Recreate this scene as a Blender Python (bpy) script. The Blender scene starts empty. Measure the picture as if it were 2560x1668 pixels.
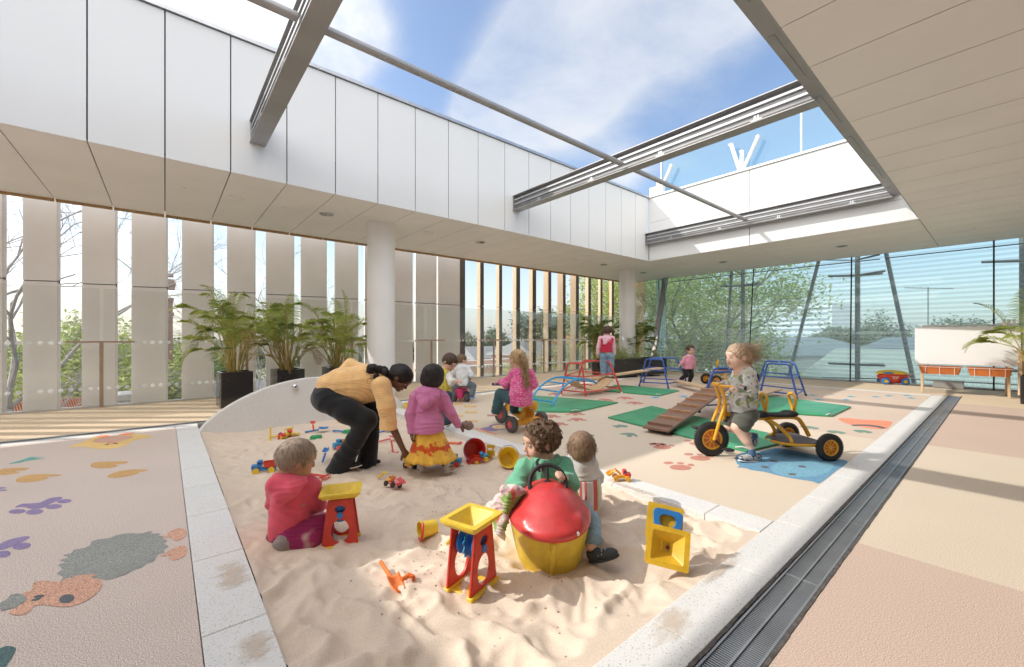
import bpy, bmesh, math, random
import numpy as np
from mathutils import Vector, Matrix, noise
R = math.radians
scn = bpy.context.scene
C = scn.collection
rnd = random.Random(7)

# ------------------------------------------------------------ camera
EYE = Vector((0.0, 0.0, 1.2)); FOC = 1034.0; CXP = 1280.0; HZN = 843.0
YAW = R(50.0)
FW = Vector((math.cos(YAW), math.sin(YAW), 0)); RT = Vector((math.sin(YAW), -math.cos(YAW), 0)); UP = Vector((0, 0, 1))
cd = bpy.data.cameras.new("camera"); cam = bpy.data.objects.new("camera", cd); C.objects.link(cam)
cam.location = EYE; cam.rotation_euler = (R(90), 0, YAW - R(90))
cd.sensor_width = 36.0; cd.lens = 36.0 * FOC / 2560.0
cd.shift_y = (HZN - 834.0) / 2560.0
cd.clip_start = 0.05; cd.clip_end = 3000
scn.camera = cam

def ray(px, py): return FW + RT * ((px - CXP) / FOC) + UP * ((HZN - py) / FOC)
def at(px, py, d): return EYE + ray(px, py) * d          # point at forward distance d
def onz(px, py, z=0.0):
    r = ray(px, py); return EYE + r * ((z - EYE.z) / r.z)
def ony(px, py, Y):
    r = ray(px, py); return EYE + r * (Y / r.y)
def onx(px, py, X):
    r = ray(px, py); return EYE + r * (X / r.x)
def Zm(x0, y0, s): return lambda x, y: (x0 + x * s, y0 + y * s)

# ------------------------------------------------------------ sky, sun, exposure
CLOUD = (3.6, 3.7, 3.85); CLOUD_FILL = (9.8, 9.5, 9.2)
SUNV = Vector((-1.02, 0.80, 1.0)).normalized()           # towards the sun
EL = math.asin(SUNV.z)
w = bpy.data.worlds.new("World"); scn.world = w; w.use_nodes = True
nt = w.node_tree; nt.nodes.clear()
def N(t, nt=nt, **k):
    n = nt.nodes.new(t)
    for a, b in k.items(): setattr(n, a, b)
    return n
L = nt.links.new
wo = N('ShaderNodeOutputWorld'); bg = N('ShaderNodeBackground'); sky = N('ShaderNodeTexSky')
sky.sky_type = 'NISHITA'; sky.sun_disc = False; sky.sun_elevation = EL
sky.sun_rotation = math.atan2(SUNV.x, SUNV.y); sky.air_density = 1.0; sky.dust_density = 1.6; sky.ozone_density = 1.5
tc = N('ShaderNodeTexCoord')
def vmath(op, a, b=None, nt=nt):
    n = N('ShaderNodeVectorMath', nt, operation=op)
    nt.links.new(a, n.inputs[0]) if not isinstance(a, tuple) else setattr(n.inputs[0], 'default_value', a)
    if b is not None:
        nt.links.new(b, n.inputs[1]) if not isinstance(b, tuple) else setattr(n.inputs[1], 'default_value', b)
    return n
def mth(op, a, b=0.0, nt=nt, clamp=False):
    n = N('ShaderNodeMath', nt, operation=op); n.use_clamp = clamp
    for i, v in enumerate((a, b)):
        nt.links.new(v, n.inputs[i]) if not isinstance(v, (int, float)) else setattr(n.inputs[i], 'default_value', v)
    return n.outputs[0]
dirv = vmath('NORMALIZE', tc.outputs['Generated']).outputs[0]
sep = N('ShaderNodeSeparateXYZ'); L(dirv, sep.inputs[0])
zz = mth('ADD', mth('MAXIMUM', sep.outputs['Z'], 0.0), 0.14)
cmb = N('ShaderNodeCombineXYZ'); L(mth('DIVIDE', sep.outputs['X'], zz), cmb.inputs[0]); L(mth('DIVIDE', sep.outputs['Y'], zz), cmb.inputs[1])
n1 = N('ShaderNodeTexNoise'); L(cmb.outputs[0], n1.inputs['Vector']); n1.inputs['Scale'].default_value = 1.5; n1.inputs['Detail'].default_value = 9; n1.inputs['Roughness'].default_value = 0.60; n1.inputs['Distortion'].default_value = 0.25
# the big cloud banks: centres on the sky, with an angular radius
banks = [((1560, 0), 10), ((1330, 130), 6), ((1260, 240), 6), ((1230, 300), 5), ((1380, 290), 5), ((1680, -40), 9), ((900, 60), 5), ((600, 20), 9), ((430, 40), 6), ((1190, 285), 3), ((1560, 430), 3), ((800, 110), 5), ((1850, -80), 6), ((1420, 60), 5), ((1480, 240), 4)]
tot = None
for (px, py), rad in banks:
    c = ray(px, py).normalized()
    d = vmath('DOT_PRODUCT', dirv, tuple(c)).outputs['Value']
    v = mth('DIVIDE', mth('SUBTRACT', 1.0, d), 1 - math.cos(R(rad)))
    v = mth('POWER', 2.718, mth('MULTIPLY', v, -1.2))
    tot = v if tot is None else mth('ADD', tot, v)
tot = mth('MINIMUM', tot, 0.9)
den = mth('ADD', mth('MULTIPLY', tot, 1.0), mth('MULTIPLY', mth('SUBTRACT', n1.outputs['Fac'], 0.5), 2.0))
mr = N('ShaderNodeMapRange', interpolation_type='SMOOTHSTEP'); L(den, mr.inputs[0]); mr.inputs[1].default_value = 0.0; mr.inputs[2].default_value = 1.25
# extra-bright cloud added around the sun and behind the viewer, to lift shade
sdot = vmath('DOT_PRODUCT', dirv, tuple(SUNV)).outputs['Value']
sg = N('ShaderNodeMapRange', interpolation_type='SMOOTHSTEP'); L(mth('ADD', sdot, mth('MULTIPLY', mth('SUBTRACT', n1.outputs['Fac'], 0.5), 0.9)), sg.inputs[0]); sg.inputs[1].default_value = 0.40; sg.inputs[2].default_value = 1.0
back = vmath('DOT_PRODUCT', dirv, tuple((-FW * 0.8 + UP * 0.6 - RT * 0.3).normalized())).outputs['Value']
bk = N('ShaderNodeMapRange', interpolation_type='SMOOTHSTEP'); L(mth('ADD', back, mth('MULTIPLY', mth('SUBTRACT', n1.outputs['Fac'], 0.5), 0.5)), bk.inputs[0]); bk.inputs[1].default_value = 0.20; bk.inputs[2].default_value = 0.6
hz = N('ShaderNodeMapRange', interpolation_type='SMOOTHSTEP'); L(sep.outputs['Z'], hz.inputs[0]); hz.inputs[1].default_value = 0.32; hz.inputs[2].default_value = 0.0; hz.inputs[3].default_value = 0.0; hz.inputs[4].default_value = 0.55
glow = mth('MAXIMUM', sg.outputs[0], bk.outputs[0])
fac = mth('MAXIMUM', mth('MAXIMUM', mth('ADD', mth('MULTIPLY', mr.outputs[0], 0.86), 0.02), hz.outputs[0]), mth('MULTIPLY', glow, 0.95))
cc = N('ShaderNodeMix', data_type='RGBA'); L(glow, cc.inputs[0]); cc.inputs[6].default_value = (*CLOUD, 1); cc.inputs[7].default_value = (*CLOUD_FILL, 1)
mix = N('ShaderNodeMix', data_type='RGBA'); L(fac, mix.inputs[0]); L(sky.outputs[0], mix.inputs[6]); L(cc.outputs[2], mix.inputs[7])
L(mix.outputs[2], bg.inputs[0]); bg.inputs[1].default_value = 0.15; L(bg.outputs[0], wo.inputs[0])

sd = bpy.data.lights.new("sun", 'SUN'); sd.energy = 2.0; sd.angle = R(0.6); sd.color = (1.0, 0.95, 0.87)
so = bpy.data.objects.new("sun", sd); C.objects.link(so); so.rotation_euler = (-SUNV).to_track_quat('-Z', 'Y').to_euler()
scn.view_settings.view_transform = 'Standard'; scn.view_settings.look = 'None'; scn.view_settings.gamma = 1.0; scn.view_settings.exposure = 0.78
scn.cycles.max_bounces = 10; scn.cycles.diffuse_bounces = 5; scn.cycles.transparent_max_bounces = 24

# ------------------------------------------------------------ materials
def lin(r, g, b):
    f = lambda c: (c / 255 / 12.92) if c < 10 else ((c / 255 + 0.055) / 1.055) ** 2.4
    return (f(r), f(g), f(b))
MC = {}
def mat(name, col, rough=0.5, metal=0.0, var=0.08, vs=6.0, bump=0.0, bs=60.0, sheen=0.0, coat=0.0, sss=0.0, spec=0.5, col2=None, v2=None, stretch=None):
    if name in MC: return MC[name]
    m = bpy.data.materials.new(name); m.use_nodes = True; MC[name] = m
    t = m.node_tree; b = t.nodes['Principled BSDF']; K = t.links.new
    b.inputs['Roughness'].default_value = rough; b.inputs['Metallic'].default_value = metal
    b.inputs['Specular IOR Level'].default_value = spec
    if sheen: b.inputs['Sheen Weight'].default_value = sheen
    if coat: b.inputs['Coat Weight'].default_value = coat; b.inputs['Coat Roughness'].default_value = 0.15
    if sss: b.inputs['Subsurface Weight'].default_value = sss; b.inputs['Subsurface Radius'].default_value = (0.02, 0.008, 0.004); b.inputs['Subsurface Scale'].default_value = 0.5
    co = t.nodes.new('ShaderNodeTexCoord'); src = co.outputs['Object']
    if stretch:
        mp = t.nodes.new('ShaderNodeMapping'); mp.inputs['Scale'].default_value = stretch; K(src, mp.inputs[0]); src = mp.outputs[0]
    nz = t.nodes.new('ShaderNodeTexNoise'); nz.inputs['Scale'].default_value = vs; nz.inputs['Detail'].default_value = 5; K(src, nz.inputs['Vector'])
    rp = t.nodes.new('ShaderNodeValToRGB'); rp.color_ramp.elements[0].position = 0.3; rp.color_ramp.elements[1].position = 0.7
    a = col2 if col2 else tuple(c * (1 - var) for c in col); z = col if col2 else tuple(min(1, c * (1 + var)) for c in col)
    rp.color_ramp.elements[0].color = (*a, 1); rp.color_ramp.elements[1].color = (*z, 1)
    K(nz.outputs['Fac'], rp.inputs[0]); last = rp.outputs[0]
    if v2:   # fine speckle: (scale, amount)
        vn = t.nodes.new('ShaderNodeTexNoise'); vn.inputs['Scale'].default_value = v2[0]; vn.inputs['Detail'].default_value = 2; K(src, vn.inputs['Vector'])
        r2 = t.nodes.new('ShaderNodeValToRGB'); r2.color_ramp.elements[0].position = 0.35; r2.color_ramp.elements[1].position = 0.65
        lo = 1 - v2[1]; r2.color_ramp.elements[0].color = (lo, lo, lo, 1); r2.color_ramp.elements[1].color = (1 + v2[1],) * 3 + (1,)
        K(vn.outputs['Fac'], r2.inputs[0])
        mx = t.nodes.new('ShaderNodeMix'); mx.data_type = 'RGBA'; mx.blend_type = 'MULTIPLY'; mx.inputs[0].default_value = 1; K(last, mx.inputs[6]); K(r2.outputs[0], mx.inputs[7]); last = mx.outputs[2]
    K(last, b.inputs['Base Color'])
    if bump:
        bn = t.nodes.new('ShaderNodeTexNoise'); bn.inputs['Scale'].default_value = bs; bn.inputs['Detail'].default_value = 4; K(src, bn.inputs['Vector'])
        bp = t.nodes.new('ShaderNodeBump'); bp.inputs['Strength'].default_value = bump; bp.inputs['Distance'].default_value = 0.35 / bs; K(bn.outputs['Fac'], bp.inputs['Height']); K(bp.outputs[0], b.inputs['Normal'])
    return m
def plastic(name, col, rough=0.40): return mat(name, col, rough, var=0.12, vs=16, bump=0.15, bs=70, coat=0.08, v2=(260, 0.06))
def fabric(name, col, bump=0.5, bs=220, var=0.1, **k): return mat(name, col, 0.9, var=var, vs=14, bump=bump, bs=bs, sheen=0.25, spec=0.2, **k)

def glass(name, tint, refl=0.08, frit=None, milk=0.0):
    m = bpy.data.materials.new(name); m.use_nodes = True; MC[name] = m
    t = m.node_tree; t.nodes.clear(); K = t.links.new
    o = t.nodes.new('ShaderNodeOutputMaterial'); o.name = 'Material Output'; tr = t.nodes.new('ShaderNodeBsdfTransparent'); tr.inputs[0].default_value = (*tint, 1)
    gl = t.nodes.new('ShaderNodeBsdfGlossy'); gl.inputs['Roughness'].default_value = 0.01
    fr = t.nodes.new('ShaderNodeFresnel'); fr.inputs[0].default_value = 1.5
    ad = t.nodes.new('ShaderNodeMath'); ad.operation = 'MULTIPLY_ADD'; ad.inputs[1].default_value = 0.45; ad.inputs[2].default_value = refl; K(fr.outputs[0], ad.inputs[0])
    mx = t.nodes.new('ShaderNodeMixShader'); K(ad.outputs[0], mx.inputs[0]); K(tr.outputs[0], mx.inputs[1]); K(gl.outputs[0], mx.inputs[2])
    last = mx.outputs[0]
    if milk or frit:
        df = t.nodes.new('ShaderNodeBsdfDiffuse'); df.inputs[0].default_value = (0.80, 0.88, 0.90, 1)
        tl = t.nodes.new('ShaderNodeBsdfTranslucent'); tl.inputs[0].default_value = (0.80, 0.88, 0.90, 1)
        dd = t.nodes.new('ShaderNodeMixShader'); dd.inputs[0].default_value = 0.5; K(df.outputs[0], dd.inputs[1]); K(tl.outputs[0], dd.inputs[2])
        m2 = t.nodes.new('ShaderNodeMixShader'); K(last, m2.inputs[1]); K(dd.outputs[0], m2.inputs[2])
        if frit:   # printed horizontal stripes: pitch, weight of stripe, weight between
            tcg = t.nodes.new('ShaderNodeTexCoord'); sp = t.nodes.new('ShaderNodeSeparateXYZ'); K(tcg.outputs['Object'], sp.inputs[0])
            md = t.nodes.new('ShaderNodeMath'); md.operation = 'PINGPONG'; md.inputs[1].default_value = frit[0] / 2; K(sp.outputs[2], md.inputs[0])
            mp = t.nodes.new('ShaderNodeMapRange'); mp.interpolation_type = 'SMOOTHSTEP'; mp.inputs[1].default_value = frit[0] * 0.2; mp.inputs[2].default_value = frit[0] * 0.3
            mp.inputs[3].default_value = frit[2]; mp.inputs[4].default_value = frit[1]; K(md.outputs[0], mp.inputs[0]); K(mp.outputs[0], m2.inputs[0])
        else: m2.inputs[0].default_value = milk
        last = m2.outputs[0]
    K(last, o.inputs[0]); return m

# ------------------------------------------------------------ mesh helpers
class MB:
    def __init__(s): s.v = []; s.f = []; s.m = []
    def add(s, vs, fs, mi=0):
        o = len(s.v); s.v += [tuple(v) for v in vs]; s.f += [tuple(i + o for i in f) for f in fs]; s.m += [mi] * len(fs); return s
    def box(s, c, d, rot=None, mi=0, b=0.0):
        hx, hy, hz_ = d[0] / 2, d[1] / 2, d[2] / 2; c = Vector(c)
        if b > 0:
            return s.rbox(c, d, rot, mi, b)
        vs = [Vector((x, y, z)) for x in (-hx, hx) for y in (-hy, hy) for z in (-hz_, hz_)]
        if rot is not None: vs = [rot @ v for v in vs]
        return s.add([v + c for v in vs], [(0, 1, 3, 2), (4, 6, 7, 5), (0, 4, 5, 1), (2, 3, 7, 6), (0, 2, 6, 4), (1, 5, 7, 3)], mi)
    def rbox(s, c, d, rot, mi, b):
        bm = bmesh.new(); bmesh.ops.create_cube(bm, size=1)
        for v in bm.verts: v.co = Vector((v.co.x * d[0], v.co.y * d[1], v.co.z * d[2]))
        bmesh.ops.bevel(bm, geom=list(bm.edges), offset=b, segments=3, affect='EDGES', profile=0.5)
        bm.verts.index_update()
        vs = [(rot @ v.co if rot is not None else v.co) + Vector(c) for v in bm.verts]; fs = [[q.index for q in f.verts] for f in bm.faces]; bm.free()
        return s.add(vs, fs, mi)
    def bar(s, a, b, w, h, up=(0, 0, 1), mi=0):
        a = Vector(a); b = Vector(b); z = (b - a); ln = z.length; z.normalize(); u = Vector(up)
        x = u.cross(z)
        if x.length < 1e-4: x = Vector((1, 0, 0)).cross(z)
        x.normalize(); y = z.cross(x); rot = Matrix((x, y, z)).transposed()
        return s.box((a + b) / 2, (w, h, ln), rot, mi)
    def tube(s, pts, r, n=10, mi=0, cap=True, closed=False):
        pts = [Vector(p) for p in pts]; k = len(pts); rs = r if isinstance(r, (list, tuple)) else [r] * k
        vs = []; fs = []; prev = None
        for i, p in enumerate(pts):
            if closed: t = pts[(i + 1) % k] - pts[i - 1]
            else: t = pts[min(i + 1, k - 1)] - pts[max(i - 1, 0)]
            t.normalize()
            if prev is None:
                a = Vector((0, 0, 1)) if abs(t.z) < 0.9 else Vector((1, 0, 0)); x = a.cross(t).normalized()
            else:
                x = prev - t * prev.dot(t); x = x.normalized() if x.length > 1e-6 else Vector((1, 0, 0))
            prev = x; y = t.cross(x)
            vs += [p + (x * math.cos(2 * math.pi * j / n) + y * math.sin(2 * math.pi * j / n)) * rs[i] for j in range(n)]
        for i in range(k if closed else k - 1):
            i2 = (i + 1) % k
            for j in range(n): fs.append((i * n + j, i * n + (j + 1) % n, i2 * n + (j + 1) % n, i2 * n + j))
        if cap and not closed: fs.append(tuple(range(n))[::-1]); fs.append(tuple((k - 1) * n + j for j in range(n)))
        return s.add(vs, fs, mi)
    def lathe(s, prof, c=(0, 0, 0), axis=(0, 0, 1), n=28, mi=0, a0=0.0, a1=2 * math.pi):
        z = Vector(axis).normalized(); a = Vector((0, 0, 1)) if abs(z.z) < 0.9 else Vector((1, 0, 0)); x = a.cross(z).normalized(); y = z.cross(x); c = Vector(c)
        full = abs(a1 - a0 - 2 * math.pi) < 1e-6; m = n if full else n + 1; vs = []; fs = []
        for r, h in prof:
            for j in range(m):
                t = a0 + (a1 - a0) * j / n; vs.append(c + z * h + (x * math.cos(t) + y * math.sin(t)) * max(r, 1e-5))
        for i in range(len(prof) - 1):
            for j in range(n):
                j2 = (j + 1) % m; fs.append((i * m + j, i * m + j2, (i + 1) * m + j2, (i + 1) * m + j))
        return s.add(vs, fs, mi)
    def prism(s, poly, z0, z1, mi=0, f=None):      # polygon in xy, z0..z1; f maps (x,y,z) elsewhere
        f = f or (lambda x, y, z: (x, y, z)); n = len(poly)
        vs = [f(x, y, z0) for x, y in poly] + [f(x, y, z1) for x, y in poly]
        fs = [tuple(range(n))[::-1], tuple(range(n, 2 * n))] + [(i, (i + 1) % n, n + (i + 1) % n, n + i) for i in range(n)]
        return s.add(vs, fs, mi)
    def frame(s, outer, inner, z0, z1, f=None, mi=0):   # ring between two loops with equal counts
        f = f or (lambda x, y, z: (x, y, z)); n = len(outer)
        vs = [f(x, y, z) for z in (z0, z1) for L_ in (outer, inner) for x, y in L_]
        fs = []
        for i in range(n):
            j = (i + 1) % n
            fs += [(i, n + i, n + j, j), (2 * n + i, 2 * n + j, 3 * n + j, 3 * n + i), (i, j, 2 * n + j, 2 * n + i), (n + i, 3 * n + i, 3 * n + j, n + j)]
        return s.add(vs, fs, mi)
    def build(s, name, mt, parent=None, smooth=False, bevel=0.0, label=None, cat=None, group=None, kind=None, fix=True):
        me = bpy.data.meshes.new(name); me.from_pydata([tuple(v) for v in s.v], [], s.f)
        if fix:
            bm = bmesh.new(); bm.from_mesh(me); bmesh.ops.recalc_face_normals(bm, faces=bm.faces); bm.to_mesh(me); bm.free()
        mts = mt if isinstance(mt, (list, tuple)) else [mt]
        for m in mts: me.materials.append(m)
        if len(mts) > 1: me.polygons.foreach_set('material_index', s.m)
        if smooth: me.polygons.foreach_set('use_smooth', [True] * len(me.polygons)); me.set_sharp_from_angle(angle=R(40)) if smooth != 'all' else None
        o = bpy.data.objects.new(name, me); C.objects.link(o)
        if bevel:
            md = o.modifiers.new('bevel', 'BEVEL'); md.width = bevel; md.segments = 2; md.limit_method = 'ANGLE'; md.angle_limit = R(40)
        return fin(o, parent, label, cat, group, kind)
def fin(o, parent=None, label=None, cat=None, group=None, kind=None):
    if parent is not None:
        o.parent = parent; o.matrix_parent_inverse = parent_inv(parent)
    if label: o['label'] = label
    if cat: o['category'] = cat
    if group: o['group'] = group
    if kind: o['kind'] = kind
    return o
def world_mat(o):
    m = Matrix.LocRotScale(o.location, o.rotation_euler, o.scale)
    return world_mat(o.parent) @ o.matrix_parent_inverse @ m if o.parent else m
WT = set()
def parent_inv(p): return world_mat(p).inverted() if p.name in WT else Matrix.Identity(4)
# an Empty at a thing's base. local=True: children are modelled in its own axes; otherwise in world metres
def thing(name, loc, label, cat, group=None, rz=0.0, local=False):
    o = bpy.data.objects.new(name, None); C.objects.link(o); o.location = loc; o.rotation_euler = (0, 0, rz); o.empty_display_size = 0.1
    if not local: WT.add(o.name)
    return fin(o, None, label, cat, group)
def copy_tree(o, parent=None):
    c = o.copy(); C.objects.link(c); c.parent = parent
    for ch in [x for x in C.objects if x.parent == o]: copy_tree(ch, c)
    return c
def rotz(a): return Matrix.Rotation(a, 3, 'Z')
def roundrect(w, h, r, n=5):
    out = []
    for cx, cy, a0 in ((w / 2 - r, h / 2 - r, 0), (-w / 2 + r, h / 2 - r, 90), (-w / 2 + r, -h / 2 + r, 180), (w / 2 - r, -h / 2 + r, 270)):
        for i in range(n + 1):
            a = R(a0 + 90 * i / n); out.append((cx + r * math.cos(a), cy + r * math.sin(a)))
    return out
def bez(p0, p1, p2, p3, n=12):
    p0, p1, p2, p3 = map(Vector, (p0, p1, p2, p3))
    return [(1 - t) ** 3 * p0 + 3 * (1 - t) ** 2 * t * p1 + 3 * (1 - t) * t * t * p2 + t ** 3 * p3 for t in (i / n for i in range(n + 1))]
def smoothpath(pts, n=6):
    pts = [Vector(p) for p in pts]; out = []
    for i in range(len(pts) - 1):
        a = pts[max(i - 1, 0)]; b = pts[i]; c = pts[i + 1]; d = pts[min(i + 2, len(pts) - 1)]
        for k in range(n):
            t = k / n
            out.append(0.5 * ((2 * b) + (c - a) * t + (2 * a - 5 * b + 4 * c - d) * t * t + (3 * b - a - 3 * c + d) * t ** 3))
    return out + [pts[-1]]
# ------------------------------------------------------------ building shell
M_soff = mat('soffit_panel', (0.86, 0.84, 0.82), 0.5, var=0.03, vs=1.5, bump=0.05, bs=30)
M_white = mat('white_panel', (0.70, 0.715, 0.725), 0.42, var=0.015, vs=0.8)
M_gap = mat('panel_gap', (0.03, 0.03, 0.035), 0.8)
M_steel = mat('grey_painted_steel', (0.36, 0.36, 0.365), 0.42, metal=0.35, var=0.1, vs=3)
M_steel2 = mat('light_galvanised_steel', (0.5, 0.51, 0.53), 0.35, metal=0.8, var=0.12, vs=8)
M_timber_edge = mat('timber_edge', (0.42, 0.27, 0.13), 0.6, var=0.15, vs=10)
ZC = 3.38; ZT = 5.17; YF = 6.57; XE = 10.64; YR = 1.02; PW = 0.665; XN = -4.5; YO = 9.62; XG = 14.28

def seams(mb, rects, gap=0.004): pass
# soffit and ceiling panels: one object per ceiling field, each panel a bevelled board with a dark shadow gap
def panel_field(name, x0, x1, y0, y1, along, z=ZC, offs=0.0, mt=None):
    mb = MB(); g = 0.012; t = 0.03
    a0, a1 = (x0, x1) if along == 'x' else (y0, y1)
    k = math.floor((a0 - offs) / PW); cuts = [a0] + [offs + PW * i for i in range(k, k + 200) if a0 + 0.03 < offs + PW * i < a1 - 0.03] + [a1]
    for i in range(len(cuts) - 1):
        c0, c1 = cuts[i] + g / 2, cuts[i + 1] - g / 2
        if along == 'x': mb.box(((c0 + c1) / 2, (y0 + y1) / 2, z + t / 2), (c1 - c0, y1 - y0 - g, t))
        else: mb.box(((x0 + x1) / 2, (c0 + c1) / 2, z + t / 2), (x1 - x0 - g, c1 - c0, t))
    mb.build(name, mt or M_soff, kind='structure')
panel_field('soffit', XN - 3.5, XE, YF, YO, 'x', offs=XE - PW * 24)
panel_field('soffit', XE, XG + 0.1, YF, YO, 'x', offs=XE)
panel_field('soffit', XE, XG + 0.1, 3.9, YF, 'x', offs=XE)
panel_field('soffit', XE, XG + 0.1, YR, 3.9, 'x', offs=XE)
panel_field('ceiling', XN - 3.5, 13.0 + 1.38, -6.5, YR, 'x', offs=XE - PW * 24)
# solid roof above the panels
mb = MB()
mb.box(((XN - 3.5 + XE) / 2 , (YF + YO) / 2, 3.66), (XE - XN + 3.5 - 0.02, YO - YF - 0.04, 0.45)); mb.build('roof_deck', M_gap, kind='structure')
mb = MB(); mb.box(((XE + XG) / 2 + 0.12, (YO - 6.5) / 2, 3.66), (XG - XE - 0.02, YO + 6.5 - 0.04, 0.45)); mb.build('roof_deck', M_gap, kind='structure')
mb = MB(); mb.box(((XN - 3.5 + XE) / 2, (YR - 6.5) / 2, 3.66), (XE - XN + 3.5 - 0.1, YR + 6.5 - 0.04, 0.45)); mb.build('roof_deck', M_gap, kind='structure')
# fascia round the roof opening: left long wall of upright panels
mb = MB(); g = 0.014
k = 0
x1 = XE
while x1 > XN - 0.2:
    x0 = x1 - PW; mb.box(((x0 + x1) / 2, YF + 0.02, (ZC + ZT) / 2 + 0.002), (PW - g, 0.04, ZT - ZC)); x1 = x0
mb.build('fascia_wall', M_white, kind='structure')
mb = MB(); mb.box(((XN - 0.2 + XE) / 2, YF + 0.12, (ZC + ZT) / 2 + 0.03), (XE - XN + 0.2, 0.15, ZT - ZC - 0.08)); mb.build('fascia_backing', M_gap, kind='structure')
mb = MB()
for i, (a, b) in enumerate([(-4.6, -1.32), (-1.31, 1.74), (1.75, 4.8), (4.81, 7.9), (7.91, 10.60)]):
    mb.box(((a + b) / 2, YF + 0.09, ZT + 0.035), (b - a, 0.25, 0.05))
mb.build('parapet_capping', M_steel2, kind='structure')
# end wall: two boards wide, three high
mb = MB()
for y0, y1 in ((YF - 0.004, 3.9), (3.9, 1.04), (1.04, -1.8)):
    for z0, z1 in ((ZC, 3.80), (3.80, 4.47), (4.47, ZT)):
        mb.box((XE + 0.02, (y0 + y1) / 2, (z0 + z1) / 2 + 0.002), (0.04, abs(y1 - y0) - g, z1 - z0 - 0.006))
mb.build('end_wall', M_white, kind='structure')
mb = MB(); mb.box((XE + 0.12, 2.4, 4.3), (0.15, 8.3, 1.7)); mb.build('end_wall_backing', M_gap, kind='structure')
mb = MB()
for a, b in ((6.8, 4.9), (4.89, 2.95), (2.94, 1.0), (0.99, -1.0)): mb.box((XE + 0.09, (a + b) / 2, ZT + 0.035), (0.26, abs(a - b), 0.05))
mb.build('parapet_capping', mat('white_capping', (0.78, 0.78, 0.78), 0.4), kind='structure')
# near end of the roof opening (behind the camera) and the far side upstand
mb = MB(); mb.box((XN - 0.1, 3.8, (ZC + ZT) / 2), (0.2, 5.6, ZT - ZC)); mb.build('end_wall', M_white, kind='structure')
# timber trim at the outer soffit edge
mb = MB()
x1 = XE + PW * 6
while x1 > XN - 0.2:
    mb.box((x1 - PW / 2, YO + 0.02, ZC + 0.005), (PW - 0.02, 0.05, 0.09)); x1 -= PW
mb.build('roof_edge_trim', M_timber_edge, kind='structure')
# wall behind the camera and at the right so the place closes
mb = MB(); mb.box((3, -6.6, 1.7), (22, 0.2, 3.6)); mb.box((-7.9, 1.5, 1.7), (0.2, 16, 3.6)); mb.build('back_wall', M_white, kind='structure')

# steel edge channel along the opening's right side
mb = MB()
ye = 1.325
mb.box((3.1, ye, 3.90), (15.3, 0.145, 0.012)); mb.box((3.1, ye - 0.055, 4.0), (15.3, 0.012, 0.2)); mb.box((3.1, ye, 4.11), (15.3, 0.145, 0.012))
mb.box((3.1, 1.035, 3.64), (15.3, 0.012, 0.46))
for i in range(9): mb.box((-1.2 + 1.45 * i, ye + 0.02, 3.893), (0.9, 0.05, 0.01))
mb.build('roof_edge_channel', M_steel, label='dark grey steel channel edging the right side of the roof opening', cat='roof channel')
# three roof beams with sliding tracks
def beam(x, label):
    t = thing('roof_beam', (x, 3.9, 3.85), label, 'roof beam', 'steel beams across the roof opening')
    z0 = 3.83; y0, y1 = 1.36, YF - 0.002; h = 0.30; L_ = y1 - y0; yc = (y0 + y1) / 2; w = 0.19
    mb = MB(); mb.box((x, yc, z0 + 0.006), (w, L_, 0.012)); mb.box((x, yc, z0 + h), (w, L_, 0.012)); mb.box((x + 0.02, yc, z0 + h / 2), (0.012, L_ - 0.01, h - 0.014)); mb.box((x, y1 - 0.006, z0 + h / 2), (w - 0.02, 0.012, h - 0.02))
    mb.build('beam_section', M_steel, t)
    mb = MB()
    for s, zq in ((-1, 0.11), (-1, 0.20)):
        mb.box((x - 0.05, yc, z0 + zq), (0.06, L_ - 0.1, 0.010)); mb.box((x - 0.078, yc, z0 + zq + 0.014), (0.004, L_ - 0.1, 0.018))
    mb.build('sliding_track', mat('track_steel', (0.40, 0.41, 0.43), 0.45, metal=0.5), t)
    for i in range(4):
        yb = 1.95 + i * 1.28; mb = MB(); mb.box((x - 0.075, yb, z0 + 0.018), (0.05, 0.13, 0.012)); mb.box((x - 0.08, yb - 0.015, z0 + 0.05), (0.012, 0.02, 0.06)); mb.box((x - 0.08, yb + 0.02, z0 + 0.05), (0.012, 0.02, 0.06))
        mb.build('bracket', M_steel2, t)
    return t
beam(0.97, 'nearest dark grey steel roof beam, seen from below at upper left')
beam(5.62, 'middle grey steel roof beam with double track across open sky')
beam(XE - 0.115, 'far grey steel roof beam lying against the white end wall')
# the thin rail running lengthwise under the beams
t = thing('roof_rail', (5, 3.9, 3.93), 'thin round grey steel rail running lengthwise below the sky between roof beams', 'roof rail')
for a, b in ((XN, 0.87), (1.07, 5.52), (5.72, XE - 0.21)):
    mb = MB(); mb.tube([(a, 3.91, 3.95), (b, 3.91, 3.95)], 0.040 , 12); mb.build('rail', M_steel, t, smooth=True)
# glass screen with white struts on the roof beyond the end wall
G_roof = glass('roof_glass', (0.80, 0.93, 0.95), 0.03, milk=0.05)
t = thing('roof_glass_screen', (10.95, 3, ZT), 'frameless pale blue glass screen standing on the roof above the white end wall', 'glass screen')
for a, b in ((6.45, 3.02), (2.98, -1.0)):
    mb = MB(); mb.box((11.15, (a + b) / 2, 5.9), (0.02, abs(a - b), 1.5)); mb.build('pane', G_roof, t)
mb = MB(); mb.box((11.13, 6.46, 5.9), (0.03, 0.03, 1.5)); mb.build('post', M_steel2, t); mb = MB(); mb.box((11.17, 3.0, 5.9), (0.02, 0.05, 1.5)); mb.build('post', M_steel2, t)
M_strut = mat('white_strut', (0.78, 0.77, 0.75), 0.4)
zs = Zm(1560, 330, 640 / 2308)
def strut(p, q, w, X=10.95):
    a = onx(*zs(*p), X); b = onx(*zs(*q), X); return a, b
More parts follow.
